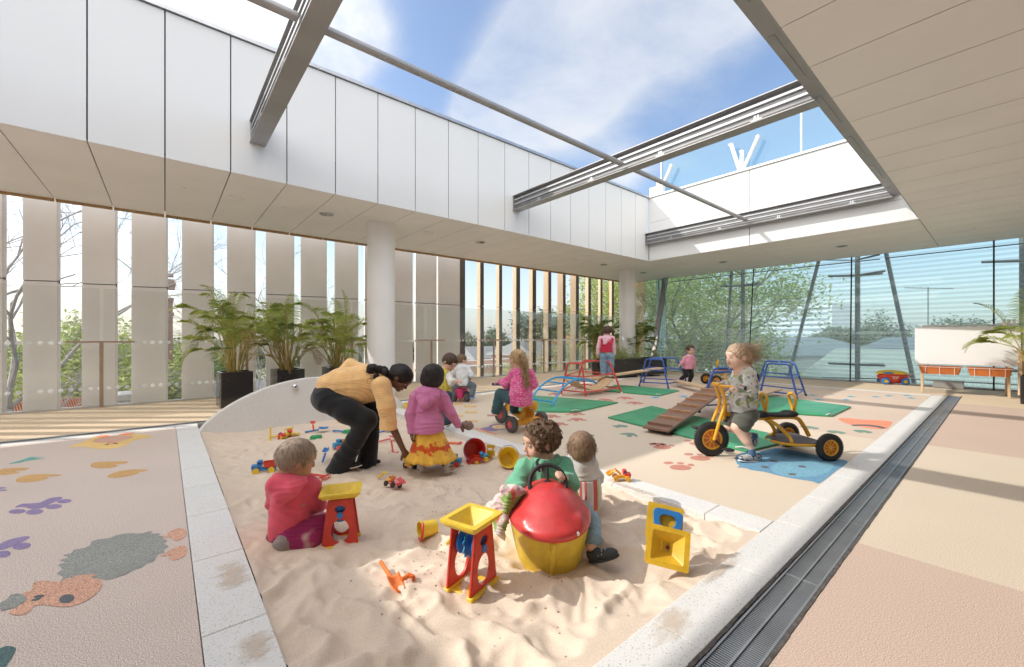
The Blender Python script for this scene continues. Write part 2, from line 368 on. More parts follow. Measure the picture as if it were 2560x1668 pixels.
t = thing('roof_strut', onx(*zs(1050, 350), 10.95), 'cluster of three white struts fanning up from the end wall', 'strut', 'white struts on the roof')
for p, q in (((965, 110), (1045, 355)), ((1065, 170), (1055, 355)), ((1215, 32), (1070, 350))):
    a, b = strut(p, q, 0.05); mb = MB(); mb.tube([a, b], 0.045, 10); mb.tube([a + Vector((0, 0, 0)), a + Vector((0.0, 0.06, -0.01))], 0.03, 8); mb.build('strut_arm', M_strut, t, smooth=True)
t = thing('roof_strut', onx(*zs(350, 480), 10.95), 'single white strut beside a white post at the corner of the roof', 'strut', 'white struts on the roof')
a, b = strut((432, 295), (350, 480), 0.05); mb = MB(); mb.tube([a, b], 0.045, 10); mb.tube([a, a + Vector((0, 0.06, -0.01))], 0.03, 8); mb.build('strut_arm', M_strut, t, smooth=True)
a, b = strut((310, 420), (310, 520), 0.05); mb = MB(); mb.tube([a, b], 0.06, 12); mb.box(onx(*zs(300, 535), 10.95), (0.12, 0.42, 0.26)); mb.build('plinth', M_strut, t)

# columns
M_col = mat('column_paint', (0.86, 0.85, 0.84), 0.45, var=0.03, vs=2)
def column(x, y, label):
    mb = MB(); r = 0.26; mb.lathe([(r, 0.002), (r, ZC - 0.03), (r + 0.004, ZC - 0.028), (r + 0.004, ZC - 0.002)], (x, y, 0), n=48)
    mb.build('column', M_col, smooth=True, label=label, cat='column', group='round white columns')
column(3.21, 7.77, 'round white column beside the potted palms, bending woman in front')
column(11.62, 7.96, 'round white column rising behind the low black planter box')

# downlights, speakers, sprinklers
M_chrome = mat('chrome', (0.7, 0.7, 0.7), 0.12, metal=1.0)
for x, y, s in ((2.19, 7.72, 'over the rightmost of the three palms'), (5.55, 7.74, 'above the boy in yellow'), (10.1, 7.75, 'just left of the far column'), (12.4, 7.87, 'just right of the far column'), (12.39, 5.26, 'over the first glass pane past the corner'), (12.41, 2.51, 'over the glass near the middle steel mast')):
    t = thing('downlight', (x, y, ZC), 'round recessed chrome downlight in the soffit ' + s, 'downlight', 'recessed downlights in the soffit', local=True)
    mb = MB(); mb.lathe([(0.094, -0.001), (0.096, -0.012), (0.118, -0.011), (0.121, -0.001)], n=28); mb.build('trim_ring', M_steel2, t, smooth=True)
    mb = MB(); mb.lathe([(0.0, -0.003), (0.094, -0.003)], n=20); rf = mb.build('reflector', mat('lamp_recess', (0.06, 0.055, 0.05), 0.3, metal=0.5), t); mb = MB()
    for k in range(7): mb.box((-0.066 + 0.022 * k, 0, -0.006), (0.009, 0.17 * math.sqrt(max(0.1, 1 - ((-0.066 + 0.022 * k) / 0.094) ** 2)), 0.004))
    mb.build('louvre', M_chrome, rf)
for x, y, s in ((0.86, 7.71, 'left of the palms'), (4.21, 7.74, 'past the near column'), (8.94, 7.81, 'towards the far column')):
    t = thing('ceiling_speaker', (x, y, ZC), 'flush round beige ceiling speaker grille ' + s, 'speaker', 'flush ceiling speakers', local=True)
    mb = MB(); mb.lathe([(0.0, -0.007), (0.095, -0.007), (0.1, -0.001)], n=28); mb.build('grille', M_soff, t, smooth=True)
    mb = MB(); mb.lathe([(0.102, -0.001), (0.106, -0.010), (0.116, -0.008), (0.118, -0.001)], n=28); mb.build('rim', M_soff, t, smooth=True)
for x, y, s in ((0.22, 7.68, 'over the left palm planter'), (1.53, 7.79, 'between two palms'), (12.38, 0.39, 'above the whiteboard')):
    t = thing('sprinkler', (x, y, ZC), 'small white fire sprinkler on the ceiling ' + s, 'sprinkler', 'ceiling sprinklers', local=True)
    mb = MB(); mb.lathe([(0.0, -0.008), (0.03, -0.008), (0.034, -0.001)], n=20); mb.build('rose', M_col, t, smooth=True)
    mb = MB(); mb.lathe([(0.0, -0.03), (0.014, -0.03), (0.014, -0.026), (0.004, -0.024), (0.004, -0.007)], n=12); mb.build('deflector', M_col, t, smooth=True)
# ------------------------------------------------------------ floors
def speckle(name, col, col2, amt=0.22, sc=170, rough=0.85):
    m = mat(name, col, rough, var=0.04, vs=0.9, bump=0.22, bs=300, v2=(sc, amt), col2=col2, spec=0.3); return m
M_rub = speckle('rubber_pink', (0.66, 0.56, 0.50), (0.61, 0.52, 0.46), 0.46, 230)
M_cream = speckle('rubber_cream', (0.70, 0.60, 0.475), (0.67, 0.57, 0.45), 0.26, 220)
M_terra = speckle('rubber_terracotta', (0.62, 0.475, 0.39), (0.585, 0.45, 0.37), 0.30, 220)
M_tan = speckle('rubber_tan', (0.70, 0.56, 0.40), (0.66, 0.53, 0.375), 0.16)
def terrazzo(name, base=(0.76, 0.76, 0.74), sc=75, amt=0.5):
    m = bpy.data.materials.new(name); m.use_nodes = True; MC[name] = m; t = m.node_tree; b = t.nodes['Principled BSDF']; K = t.links.new
    co = t.nodes.new('ShaderNodeTexCoord'); last = None
    n0 = t.nodes.new('ShaderNodeTexNoise'); n0.inputs['Scale'].default_value = 3; K(co.outputs['Object'], n0.inputs[0])
    r0 = t.nodes.new('ShaderNodeValToRGB'); r0.color_ramp.elements[0].color = (*[c * 0.93 for c in base], 1); r0.color_ramp.elements[1].color = (*[min(1, c * 1.05) for c in base], 1); K(n0.outputs[0], r0.inputs[0]); last = r0.outputs[0]
    for s_, th, colr in ((sc, 0.19, (0.3, 0.29, 0.28)), (sc * 1.9, 0.21, (0.42, 0.38, 0.33)), (sc * 0.55, 0.1, (0.12, 0.13, 0.14)), (sc * 1.3, 0.2, (0.85, 0.85, 0.85))):
        v = t.nodes.new('ShaderNodeTexVoronoi'); v.inputs['Scale'].default_value = s_; K(co.outputs['Object'], v.inputs['Vector'])
        mr_ = t.nodes.new('ShaderNodeMapRange'); mr_.inputs[1].default_value = th; mr_.inputs[2].default_value = th + 0.06; mr_.inputs[3].default_value = amt; mr_.inputs[4].default_value = 0; K(v.outputs['Distance'], mr_.inputs[0])
        mx = t.nodes.new('ShaderNodeMix'); mx.data_type = 'RGBA'; K(mr_.outputs[0], mx.inputs[0]); K(last, mx.inputs[6]); mx.inputs[7].default_value = (*colr, 1); last = mx.outputs[2]
    K(last, b.inputs['Base Color']); b.inputs['Roughness'].default_value = 0.7; b.inputs['Specular IOR Level'].default_value = 0.25
    return m
M_terz = terrazzo('terrazzo')
M_mark = {}
def floor(name, x0, x1, y0, y1, m, th=0.12):
    mb = MB(); mb.box(((x0 + x1) / 2, (y0 + y1) / 2, -th / 2), (x1 - x0, y1 - y0, th)); mb.build(name, m, kind='structure')
SX0, SX1, SY0, SY1 = 0.345, 2.80, 0.965, 6.56
floor('rubber_floor', -7.8, 0.108, -6.5, 7.07, M_rub)
floor('rubber_floor', -7.8, 13.9, 7.42, 9.93, M_tan)
floor('rubber_floor', 0.108, 3.10, -6.5, 0.555, M_terra); floor('rubber_floor', 3.10, 6.5, -6.5, 0.555, M_cream); floor('rubber_floor', 6.5, 11.0, -6.5, 0.555, M_terra); floor('rubber_floor', 11.0, 14.9, -6.5, 0.555, M_tan)
floor('rubber_floor', 3.045, 6.38, 0.965, 7.07, M_cream)
floor('rubber_floor', 6.38, 11.99, 0.965, 7.07, mat('rubber_pale_pink', (0.66, 0.54, 0.445), 0.85, var=0.05, vs=0.9, bump=0.22, bs=300, v2=(200, 0.26), col2=(0.62, 0.50, 0.41), spec=0.3))
floor('rubber_floor', 12.21, 14.3, 0.965, 7.42, M_tan); floor('rubber_floor', 12.35, 14.9, 0.555, 0.965, M_tan)
# kerbs of terrazzo slabs with open joints
def kerb(name, x0, x1, y0, y1, along, cuts, z=0.002, th=0.22):
    mb = MB(); a0, a1 = (x0, x1) if along == 'x' else (y0, y1); c = [a0] + sorted(q for q in cuts if a0 < q < a1) + [a1]
    for i in range(len(c) - 1):
        u, v = c[i] + 0.002, c[i + 1] - 0.002
        if along == 'x': mb.box(((u + v) / 2, (y0 + y1) / 2, z - th / 2), (v - u, y1 - y0, th))
        else: mb.box(((x0 + x1) / 2, (u + v) / 2, z - th / 2), (x1 - x0, v - u, th))
    mb.build(name, M_terz, kind='structure', bevel=0.004)
kerb('kerb', 0.112, 0.34, 0.97, 7.06, 'y', [1.35, 2.06, 2.78, 3.5, 4.17, 4.78, 5.45, 6.1, 6.75])
kerb('kerb', 2.805, 3.04, 0.968, 7.06, 'y', [1.31, 2.07, 2.8, 3.55, 4.3, 5.05, 5.8, 6.5])
kerb('kerb', -7.8, 12.2, 0.745, 0.965, 'x', [-1.2, -0.45, 0.3, 0.9, 1.58, 2.3, 3.07, 3.72, 4.45, 5.17, 5.9, 6.6, 7.3, 8.0, 8.7, 9.4, 10.1, 10.8, 11.5])
kerb('kerb', -7.8, 0.345, 7.075, 7.20, 'x', [-3.8, -3, -2.2, -1.4, -0.6, 0.1]); kerb('kerb', 2.805, 12.2, 7.075, 7.23, 'x', [4, 5, 6, 7, 8, 9, 10, 11])
kerb('kerb', 12.0, 12.2, 0.97, 7.07, 'y', [2, 3, 4, 5, 6])
mb = MB(); mb.box((5, 1.5, -0.32), (20, 17, 0.15)); mb.build('floor_slab', M_gap, kind='structure')
# bedding strips between floor sheets and drains
# drains: slotted steel grating in two rows
M_grate = mat('grate_steel', (0.33, 0.34, 0.35), 0.35, metal=0.7, var=0.12, vs=5)
M_dark = mat('drain_dark', (0.05, 0.05, 0.052), 0.8)
def grate(name, x0, x1, y0, y1, label, pitch=0.0125, rows=2, bay=0.98):
    t = thing(name, ((x0 + x1) / 2, (y0 + y1) / 2, 0), label, 'drain grate')
    mb = MB(); ym = (y0 + y1) / 2; rl = [y0 + 0.006, y1 - 0.006] + ([ym] if rows == 2 else [])
    for y in rl: mb.box(((x0 + x1) / 2, y, -0.01), (x1 - x0, 0.009, 0.018))
    x = x0
    while x < x1: mb.box((x, ym, -0.0105), (0.012, y1 - y0 - 0.004, 0.016)); x += bay
    mb.build('frame', M_grate, t)
    mb = MB(); x = x0
    while x < x1:
        mb.box((x, ym, -0.0125), (pitch * 0.5, y1 - y0 - 0.012, 0.012)); x += pitch
    mb.build('slats', M_grate, t)
    mb = MB(); mb.box(((x0 + x1) / 2, ym, -0.075), (x1 - x0, y1 - y0 + 0.05, 0.02)); mb.build('channel', M_dark, t)
grate('drain_grate', -1.5, 12.35, 0.572, 0.728, 'long slotted steel drain grate between the white kerb and the right floor')
grate('drain_grate', -7.8, 2.6, 7.26, 7.37, 'narrow slotted drain grate running across behind the sandpit at left', pitch=0.02, rows=1)
floor('drain_bed', -7.8, 13.9, 7.21, 7.25, mat('drain_edge', (0.45, 0.45, 0.45), 0.5), 0.2); floor('drain_bed', -7.8, 13.9, 7.38, 7.41, MC['drain_edge'], 0.2)
mb = MB(); rr = random.Random(3)
for yy, ww in ((0.7365, 0.007), (0.563, 0.007)):
    x = -1.5
    while x < 12.3: l_ = 0.09; mb.box((x + l_ / 2, yy + rr.uniform(-.0015, .0015), -0.012), (l_, ww * 2 + rr.uniform(-.002, .003), 0.03)); x += l_
mb.build('joint_sealant', mat('sealant', (0.10, 0.09, 0.085), 0.9, var=0.5, vs=30), kind='structure')

# ------------------------------------------------------------ sand
def fbm(x, y, s, o=0.0, oct=3): return noise.fractal(Vector((x * s, y * s, o)), 0.9, 2.1, oct)
FOOT = [(rnd.uniform(0.5, 2.7), rnd.uniform(1.1, 6.3), rnd.uniform(0, 3.14), rnd.uniform(0.05, 0.09)) for _ in range(150)]
def sand_h(x, y):
    near = max(0.0, min(1.0, (3.6 - y) / 1.8)); 
    h = -0.075 + 0.016 * fbm(x, y, 1.6, 3.1)
    e = min(x - SX0, 9); h += 0.055 * math.exp(-max(e, 0) / 0.16)
    e = y - SY0; h += 0.062 * math.exp(-max(e, 0) / 0.15)
    e = SX1 - x; h += 0.02 * math.exp(-max(e, 0) / 0.08) * (1 if y < 2.3 else 0.2)
    wx = x + 0.12 * fbm(x, y, 2.2, 9.0); wy = y + 0.12 * fbm(x, y, 2.2, 5.0)
    r = 1 - abs(noise.noise(Vector((wx * 4.4, wy * 3.4, 1.7)))) * 2.2
    h += (0.012 + 0.030 * near) * (max(r, -0.35) if r < 0 else r ** 1.5)
    h += 0.009 * (1 - abs(noise.noise(Vector((wx * 11, wy * 8, 4.7)))) * 2.4) * (0.5 + near)
    for fx, fy, fa, fs in FOOT:
        dx, dy = x - fx, y - fy
        if abs(dx) < 0.2 and abs(dy) < 0.2:
            u = dx * math.cos(fa) + dy * math.sin(fa); v = -dx * math.sin(fa) + dy * math.cos(fa); q = (u / fs) ** 2 + (v / (fs * 0.5)) ** 2
            h += -0.014 * math.exp(-q) + 0.006 * math.exp(-(q - 2.2) ** 2)
    if 1.2 < x < 2.2 and 1.2 < y < 2.4: h -= 0.045 * math.exp(-(((x - 1.66) ** 2 + (y - 1.75) ** 2) / 0.07))
    return min(h, -0.004)
def sand_material():
    m = mat('sand', (0.74, 0.62, 0.50), 0.95, var=0.05, vs=2.0, col2=(0.69, 0.57, 0.455), v2=(420, 0.18), bump=0.9, bs=300, spec=0.15)
    return m
M_sand = sand_material()
nx, ny = 165, 375; mb = MB()
for j in range(ny + 1):
    for i in range(nx + 1):
        x = SX0 + (SX1 + 0.004 - SX0) * i / nx; y = SY0 - 0.002 + (SY1 - SY0) * j / ny; mb.v.append((x, y, sand_h(x, y)))
mb.f = [(j * (nx + 1) + i, j * (nx + 1) + i + 1, (j + 1) * (nx + 1) + i + 1, (j + 1) * (nx + 1) + i) for j in range(ny) for i in range(nx)]; mb.m = [0] * len(mb.f)
mb.build('sand', M_sand, smooth='all', kind='structure', fix=False)
# sand spilled on the kerbs: thin drifts that break up at their edges
M_spill = MC['sand'].copy(); M_spill.name = 'sand_drift'; t_ = M_spill.node_tree; K_ = t_.links.new; pb_ = t_.nodes['Principled BSDF']
at_ = t_.nodes.new('ShaderNodeAttribute'); at_.attribute_name = 'thin'; co_ = t_.nodes.new('ShaderNodeTexCoord'); nz_ = t_.nodes.new('ShaderNodeTexNoise'); nz_.inputs['Scale'].default_value = 5; nz_.inputs['Detail'].default_value = 9; nz_.inputs['Roughness'].default_value = 0.7; K_(co_.outputs['Object'], nz_.inputs[0])
a1_ = t_.nodes.new('ShaderNodeMath'); a1_.operation = 'ADD'; K_(at_.outputs['Fac'], a1_.inputs[0]); K_(nz_.outputs['Fac'], a1_.inputs[1]); m1_ = t_.nodes.new('ShaderNodeMapRange'); m1_.inputs[1].default_value = 0.72; m1_.inputs[2].default_value = 1.0; m1_.inputs[4].default_value = 0.6; mp_ = t_.nodes.new('ShaderNodeMapping'); mp_.inputs['Scale'].default_value = (1.0, 3.2, 1.0); mp_.inputs['Rotation'].default_value = (0, 0, 0.5); K_(co_.outputs['Object'], mp_.inputs[0]); K_(mp_.outputs[0], nz_.inputs[0]); K_(a1_.outputs[0], m1_.inputs[0]); K_(m1_.outputs[0], pb_.inputs['Alpha'])
def spill(cx, cy, rx, ry, z=0.0045, seed=1):
    mb = MB(); n = 16; vs = []; al = []
    for j in range(n + 1):
        for i in range(n + 1):
            u, v = i / n * 2 - 1, j / n * 2 - 1; vs.append((cx + u * rx, cy + v * ry, z)); al.append(max(0.0, 0.62 * (1 - math.hypot(u, v))))
    mb.add(vs, [(j * (n + 1) + i, j * (n + 1) + i + 1, (j + 1) * (n + 1) + i + 1, (j + 1) * (n + 1) + i) for j in range(n) for i in range(n)])
    o = mb.build('spilled_sand', M_spill, kind='stuff', fix=False); a = o.data.attributes.new('thin', 'FLOAT', 'POINT'); a.data.foreach_set('value', al)
for cx, cy, rx, ry, sd_ in ((0.26, 2.50, 0.12, 0.26, 1), (0.27, 1.86, 0.11, 0.18, 3), (1.62, 0.90, 0.22, 0.10, 4), (2.83, 1.9, 0.06, 0.4, 7), (2.2, 0.94, 0.4, 0.05, 11)):
    spill(cx, cy, rx, ry, 0.0045 + 0.0002 * sd_, sd_)

# pebbly crumbs on the sand near the middle
mb = MB(); cr = random.Random(12)
for i in range(300):
    cx, cy, sg = cr.choice(((1.75, 2.95, .10), (1.5, 2.5, .12), (1.25, 1.95, .14), (1.9, 2.3, .16), (2.0, 3.2, .10), (1.3, 1.6, .2), (1.0, 1.9, .15)))
    x, y = cr.gauss(cx, sg), cr.gauss(cy, sg * 1.2)
    if not (SX0 + .05 < x < SX1 - .05 and SY0 + .05 < y): continue
    s_ = cr.uniform(0.0015, 0.0055); mb.box((x, y, sand_h(x, y) + s_ * 0.3), (s_ * 1.6, s_ * 1.2, s_), Matrix.Rotation(cr.uniform(0, 3), 3, 'Z') @ Matrix.Rotation(cr.uniform(0, 3), 3, 'X'))
mb.build('sand_crumbs', mat('damp_sand', (0.44, 0.34, 0.25), 0.95, var=0.3, vs=50), kind='stuff')

# arched terrazzo wall at the back of the sandpit
M_terz2 = terrazzo('terrazzo_wall_stone', (0.74, 0.725, 0.70), 60, 0.4)
t = thing('arched_wall', (1.55, 6.62, 0), 'low arched speckled terrazzo wall behind the sandpit with a chrome knob', 'wall')
XA, XB, HA = 0.33, 3.15, 0.60
poly = [(XA, -0.2)] + [(XA + (XB - XA) * i / 40, HA * (1 - ((i / 20 - 1) ** 2)) ** 0.80 if 0 < i < 40 else 0.0) for i in range(41)] + [(XB, -0.2)]
mb = MB(); mb.prism(poly, 6.56, 6.70, f=lambda x, y, z: (x, z, y)); mb.build('wall', M_terz2, t, bevel=0.006)
kp = ony(*Zm(440, 640, .2966)(1003, 1107), 6.56)
mb = MB(); mb.lathe([(0.0, 0.0), (0.04, 0.0), (0.042, 0.012), (0.03, 0.02), (0.028, 0.045), (0.035, 0.055), (0.03, 0.07), (0.0, 0.075)], (kp.x, 6.56, kp.z), (0, -1, -0.1)); mb.tube([(kp.x, 6.50, kp.z), (kp.x + 0.03, 6.49, kp.z - 0.03)], 0.012, 8); mb.build('tap', M_chrome, t, smooth=True)

# ------------------------------------------------------------ figures inlaid in the rubber floor
def inlay(pts, col, zoom, z=0.004, name='floor_marking', key=None):
    w_ = [onz(*zoom(*p), 0) for p in pts]; mb = MB(); z = 0.0012 + (z - 0.004) * 0.55
    if len(w_) > 6: w_ = smoothpath(w_[-1:] + w_ + w_[:2], 3)[3:-3]; w_ = w_[:-1]
    n = len(w_)
    mb.add([(p.x, p.y, z) for p in w_], [tuple(range(n))])
    k = 'mark_%d_%d_%d' % col
    m = mat(k, tuple(min(0.8, c * 0.92 + 0.055) for c in lin(*col)), 0.85, var=0.06, vs=3, bump=0.22, bs=300, v2=(230, 0.42), spec=0.3)
    mb.build(name, m, kind='structure')
def oval(cx, cy, rx, ry, ang=0, n=18):
    return [(cx + rx * math.cos(a) * math.cos(ang) - ry * math.sin(a) * math.sin(ang), cy + rx * math.cos(a) * math.sin(ang) + ry * math.sin(a) * math.cos(ang)) for a in (2 * math.pi * i / n for i in range(n))]
zf = Zm(0, 1020, .4179)
GOLD = (205, 160, 95); PUR = (140, 122, 165); GRY = (145, 148, 142); PNK = (212, 162, 135); TEAL = (95, 170, 160); YEL = (232, 196, 120); ORG = (232, 140, 110); DRK = (85, 90, 95)
for pts in ([(540, 350), (560, 328), (620, 322), (700, 320), (765, 320), (745, 335), (690, 338), (705, 348), (660, 358), (590, 361)],
            [(640, 412), (690, 385), (770, 370), (885, 368), (860, 380), (820, 383), (835, 390), (760, 410), (680, 420)],
            [(0, 372), (60, 360), (175, 360), (140, 375), (90, 378), (120, 388), (40, 400), (0, 400)],
            [(92, 436), (130, 410), (230, 396), (370, 400), (330, 410), (275, 411), (290, 420), (220, 440), (130, 446)]):
    inlay(pts, GOLD, zf)
inlay([(48, 335), (120, 315), (175, 297), (215, 290), (200, 298), (275, 291), (215, 303), (275, 303), (170, 316), (110, 330)], TEAL, zf)
for pts in ([(88, 596), (130, 575), (180, 572), (240, 566), (300, 540), (370, 534), (360, 550), (300, 575), (265, 596), (200, 606), (140, 594)], oval(103, 620, 52, 13, -.06), oval(207, 623, 52, 16, -.08), oval(322, 591, 50, 14, -.08), oval(385, 559, 44, 12, -.1),
            [(0, 815), (60, 788), (140, 770), (180, 772), (150, 795), (60, 835), (0, 850)], oval(130, 828, 56, 19, -.15), oval(20, 876, 44, 20, -.15), oval(8, 480, 30, 5, -.05), oval(14, 494, 32, 5, -.05)):
    inlay(pts, PUR, zf)
sheep = [(358, 1040), (378, 1012), (340, 992), (372, 966), (346, 940), (392, 925), (355, 912), (410, 895), (375, 882), (430, 868), (440, 850), (500, 840), (540, 820), (548, 800), (600, 785), (650, 780), (700, 762), (770, 750), (840, 752), (910, 736), (905, 752), (960, 752), (950, 765), (995, 768), (975, 785), (1003, 795), (985, 812), (1010, 830), (980, 850), (985, 868), (945, 880), (920, 920), (880, 930), (850, 955), (800, 970), (760, 995), (700, 1015), (640, 1030), (580, 1020), (520, 1028), (480, 1020), (440, 1015), (400, 1020)]
inlay(sheep, GRY, zf)
inlay([(970, 785), (1010, 745), (1060, 722), (1105, 728), (1115, 760), (1080, 790), (1040, 795), (1010, 770), (990, 782)], PNK, zf, 0.0052); inlay([(960, 890), (1000, 862), (1050, 835), (1100, 826), (1122, 850), (1100, 890), (1050, 912), (1010, 905), (1020, 885)], PNK, zf, 0.0052)
inlay([(50, 1230), (90, 1200), (160, 1150), (130, 1115), (190, 1090), (200, 1050), (260, 1035), (320, 1040), (360, 1040), (420, 1020), (480, 1002), (580, 998), (545, 1020), (600, 1030), (608, 1070), (570, 1120), (500, 1165), (420, 1190), (330, 1190), (260, 1180), (200, 1190), (180, 1220), (120, 1243)], PNK, zf, 0.0060)
inlay(oval(400, 1145, 46, 26, -.2), DRK, zf, 0.0072); inlay(oval(235, 1131, 34, 9, -.15), DRK, zf, 0.0072); inlay(oval(215, 1150, 30, 7, -.2), DRK, zf, 0.0072)
inlay([(0, 1170), (40, 1150), (60, 1125), (110, 1113), (150, 1130), (158, 1155), (120, 1175), (100, 1195), (50, 1205), (20, 1215), (0, 1205)], GRY, zf, 0.0068)
inlay([(0, 1440), (40, 1425), (95, 1438), (80, 1480), (50, 1530), (20, 1560), (-40, 1560), (-40, 1450)], (70, 105, 105), zf)
inlay([(405, 235), (480, 210), (530, 190), (560, 178), (620, 172), (700, 168), (760, 160), (830, 158), (915, 170), (850, 185), (800, 195), (770, 215), (720, 235), (640, 246), (560, 243), (500, 232)], YEL, zf); inlay([(555, 205), (580, 186), (660, 172), (760, 168), (800, 175), (740, 195), (650, 208)], (205, 160, 140), zf, 0.0055)
inlay([(565, 175), (600, 164), (660, 160), (640, 170), (670, 172), (620, 178)], ORG, zf, 0.0062); inlay([(705, 160), (750, 150), (810, 149), (780, 160), (740, 165)], ORG, zf, 0.0062)
inlay(oval(640, 220, 14, 3), DRK, zf, 0.0064); inlay(oval(690, 214, 14, 3), DRK, zf, 0.0064); inlay([(640, 210), (690, 206), (720, 208), (690, 212), (640, 216)], ORG, zf, 0.0069)
# paw prints
zb_ = Zm(1400, 1080, .1681); BRN = (196, 128, 108)
def paw(big, toes, zoom, col=BRN):
    inlay(oval(*big), col, zoom)
    for q in toes: inlay(oval(*q), col, zoom)
paw((1515, 228, 135, 28, .05), [(1380, 176, 60, 14, 0), (1532, 183, 44, 11, 0), (1660, 203, 45, 13, .05)], zb_)
paw((2083, 392, 152, 34, .05), [(1913, 333, 70, 17, .03), (2082, 339, 52, 13, .05), (2235, 368, 55, 12, .05)], zb_)
paw((1790, 530, 162, 40, .05), [(1612, 462, 74, 20, 0), (1792, 467, 55, 16, .1), (1948, 492, 53, 17, .08)], zb_)
paw((2050, 180, 130, 25, .08), [(1900, 132, 56, 13, .03)], zb_)
zv_ = Zm(980, 640, .3095)
for bx, by in ((1285, 1292), (1492, 1318), (1345, 1355), (1480, 1332 - 60)):
    paw((bx, by, 52, 10, 0), [(bx - 62, by + 10, 20, 5, 0), (bx, by + 14, 20, 5, 0), (bx + 56, by + 9, 26, 5, 0)], zv_)
for bx, by in ((1960, 1185), (1720, 1160), (1880, 1145), (1330, 1115), (2150, 1520)):
    paw((bx, by, 50, 7, .05), [(bx - 55, by + 6, 16, 4, 0), (bx, by + 11, 18, 4, 0), (bx + 50, by + 8, 22, 4, 0)], zv_, (200, 120, 100))
for pts in ([(1775, 1370), (1820, 1368), (1830, 1362), (1900, 1372), (1895, 1385), (1850, 1384), (1820, 1390), (1800, 1382)], [(1835, 1440), (1880, 1430), (1950, 1432), (1985, 1455), (1975, 1462), (1945, 1450), (1930, 1462), (1900, 1460), (1895, 1447)], [(1560, 1437), (1620, 1443), (1640, 1452), (1610, 1465), (1580, 1462)]):
    inlay(pts, (120, 145, 130), zv_)
for bx, by in ((630, 1215), (640, 1264), (640, 1335), (520, 1195), (525, 1293), (600, 1158)):
    inlay([(bx - 55, by), (bx - 40, by - 9), (bx, by - 7), (bx + 10, by - 8), (bx + 45, by - 8), (bx + 58, by + 2), (bx + 30, by + 10), (bx + 5, by + 7), (bx - 35, by + 10)], (222, 180, 120), zv_)
inlay(oval(790, 1400, 78, 17), PUR, zv_); inlay(oval(860, 1382, 80, 26), PUR, zv_, 0.005); inlay(oval(870, 1382, 62, 18), (225, 195, 150), zv_, 0.0056); inlay([(650, 1390), (700, 1395), (850, 1440), (840, 1446), (740, 1420)], (232, 150, 115), zv_, 0.0062)
# blue octopus shape under the tricycle, orange cat face, leaves
zt_ = Zm(1680, 840, .2192); BLU = (95, 150, 185)
inlay([(722, 1400), (735, 1370), (800, 1335), (900, 1325), (1000, 1318), (1130, 1290), (1180, 1280), (1300, 1290), (1400, 1310), (1600, 1350), (1750, 1385), (1995, 1425), (1960, 1480), (1860, 1551), (1690, 1680), (1600, 1660), (1400, 1630), (1200, 1590), (1050, 1551), (900, 1530), (840, 1510), (745, 1500), (770, 1480), (735, 1450)], BLU, zt_)
inlay([(1130, 1500), (1180, 1462), (1300, 1440), (1500, 1430), (1700, 1440), (1840, 1470), (1800, 1540), (1650, 1600), (1500, 1610), (1300, 1600), (1150, 1551)], (112, 170, 195), zt_, 0.0054)
for a, b in ((1160, 1430), (1060, 1497), (1483, 1492), (1370, 1580)): inlay(oval(a, b, 48, 12, .1), DRK, zt_, 0.0062)
z7_ = Zm(1700, 980, .4435)
inlay([(890, 150), (940, 148), (1020, 155), (1120, 160), (1195, 168), (1180, 195), (1150, 210), (1060, 205), (980, 190), (920, 170)], (235, 140, 105), z7_); inlay([(970, 186), (1040, 184), (1110, 190), (1160, 203), (1140, 207), (1100, 198), (1040, 192), (980, 193)], DRK, z7_, 0.0058)
for a, b in ((880, 228), (1030, 224), (730, 202)): inlay([(a - 55, b - 8), (a - 10, b - 10), (a + 30, b - 4), (a + 58, b + 4), (a + 30, b + 10), (a + 10, b + 4), (a - 20, b + 6)], (110, 140, 120), z7_)
z8_ = Zm(1900, 700, 460 / 2378)
for a, b in ((360, 1505), (680, 1490), (1180, 1507), (760, 1548), (1120, 1548), (1500, 1510), (1670, 1497), (1900, 1493), (1960, 1528)): inlay([(a - 60, b - 5), (a, b - 10), (a + 20, b - 2), (a + 75, b + 3), (a + 20, b + 9), (a - 30, b + 6)], (80, 165, 190), z8_)
for a, b in ((1420, 1310), (1205, 1160), (480, 1330)): pass
z1_ = Zm(1580, 640, .2644)
for a, b in ((480, 1328), (470, 1425), (210, 1338)): inlay([(a - 45, b - 2), (a, b - 6), (a + 50, b - 6), (a + 30, b + 6), (a + 10, b + 12), (a - 5, b + 5)], (85, 160, 205), z1_)
# ------------------------------------------------------------ louvre blades outside the left balustrade
M_blade = mat('louvre_panel', (0.88, 0.84, 0.80), 0.55, var=0.05, vs=1.2, bump=0.1, bs=200)
M_bladeD = mat('louvre_dark', (0.115, 0.10, 0.092), 0.55, var=0.08, vs=3)
M_bladeT = mat('louvre_timber', (0.66, 0.50, 0.335), 0.6, var=0.08, vs=4, stretch=(6, 6, 0.6))
ZB0, ZB1, ZJ = -5.5, 3.95, 2.13
broad = [(-2480, -2150), (-1930, -1680), (-1500, -1300), (-1150, -990), (-880, -745), (-650, -535), (-450, -355), (-275, -190)] + [(-72, 5), (56, 143), (204, 288), (328, 416), (454, 532), (567, 637), (664, 735), (751, 817), (836, 896), (912, 970), (981, 1032), (1039, 1092), (1095, 1150)]
words_b = ['beyond the left edge, %s from the far end' % w for w in ('first', 'second', 'third', 'fourth', 'fifth', 'sixth', 'seventh', 'eighth')] + ['at the very left edge of the view', 'first full blade from the left', 'behind the first balustrade post', 'beside the brick chimney', 'behind the left palm', 'between the left and middle palms', 'behind the middle palm', 'between the middle and right palms', 'hidden partly by the near white column', 'just behind the near column', 'right of the near column, pale and flat', 'second right of the near column', 'the last broad one, with a dark edge']
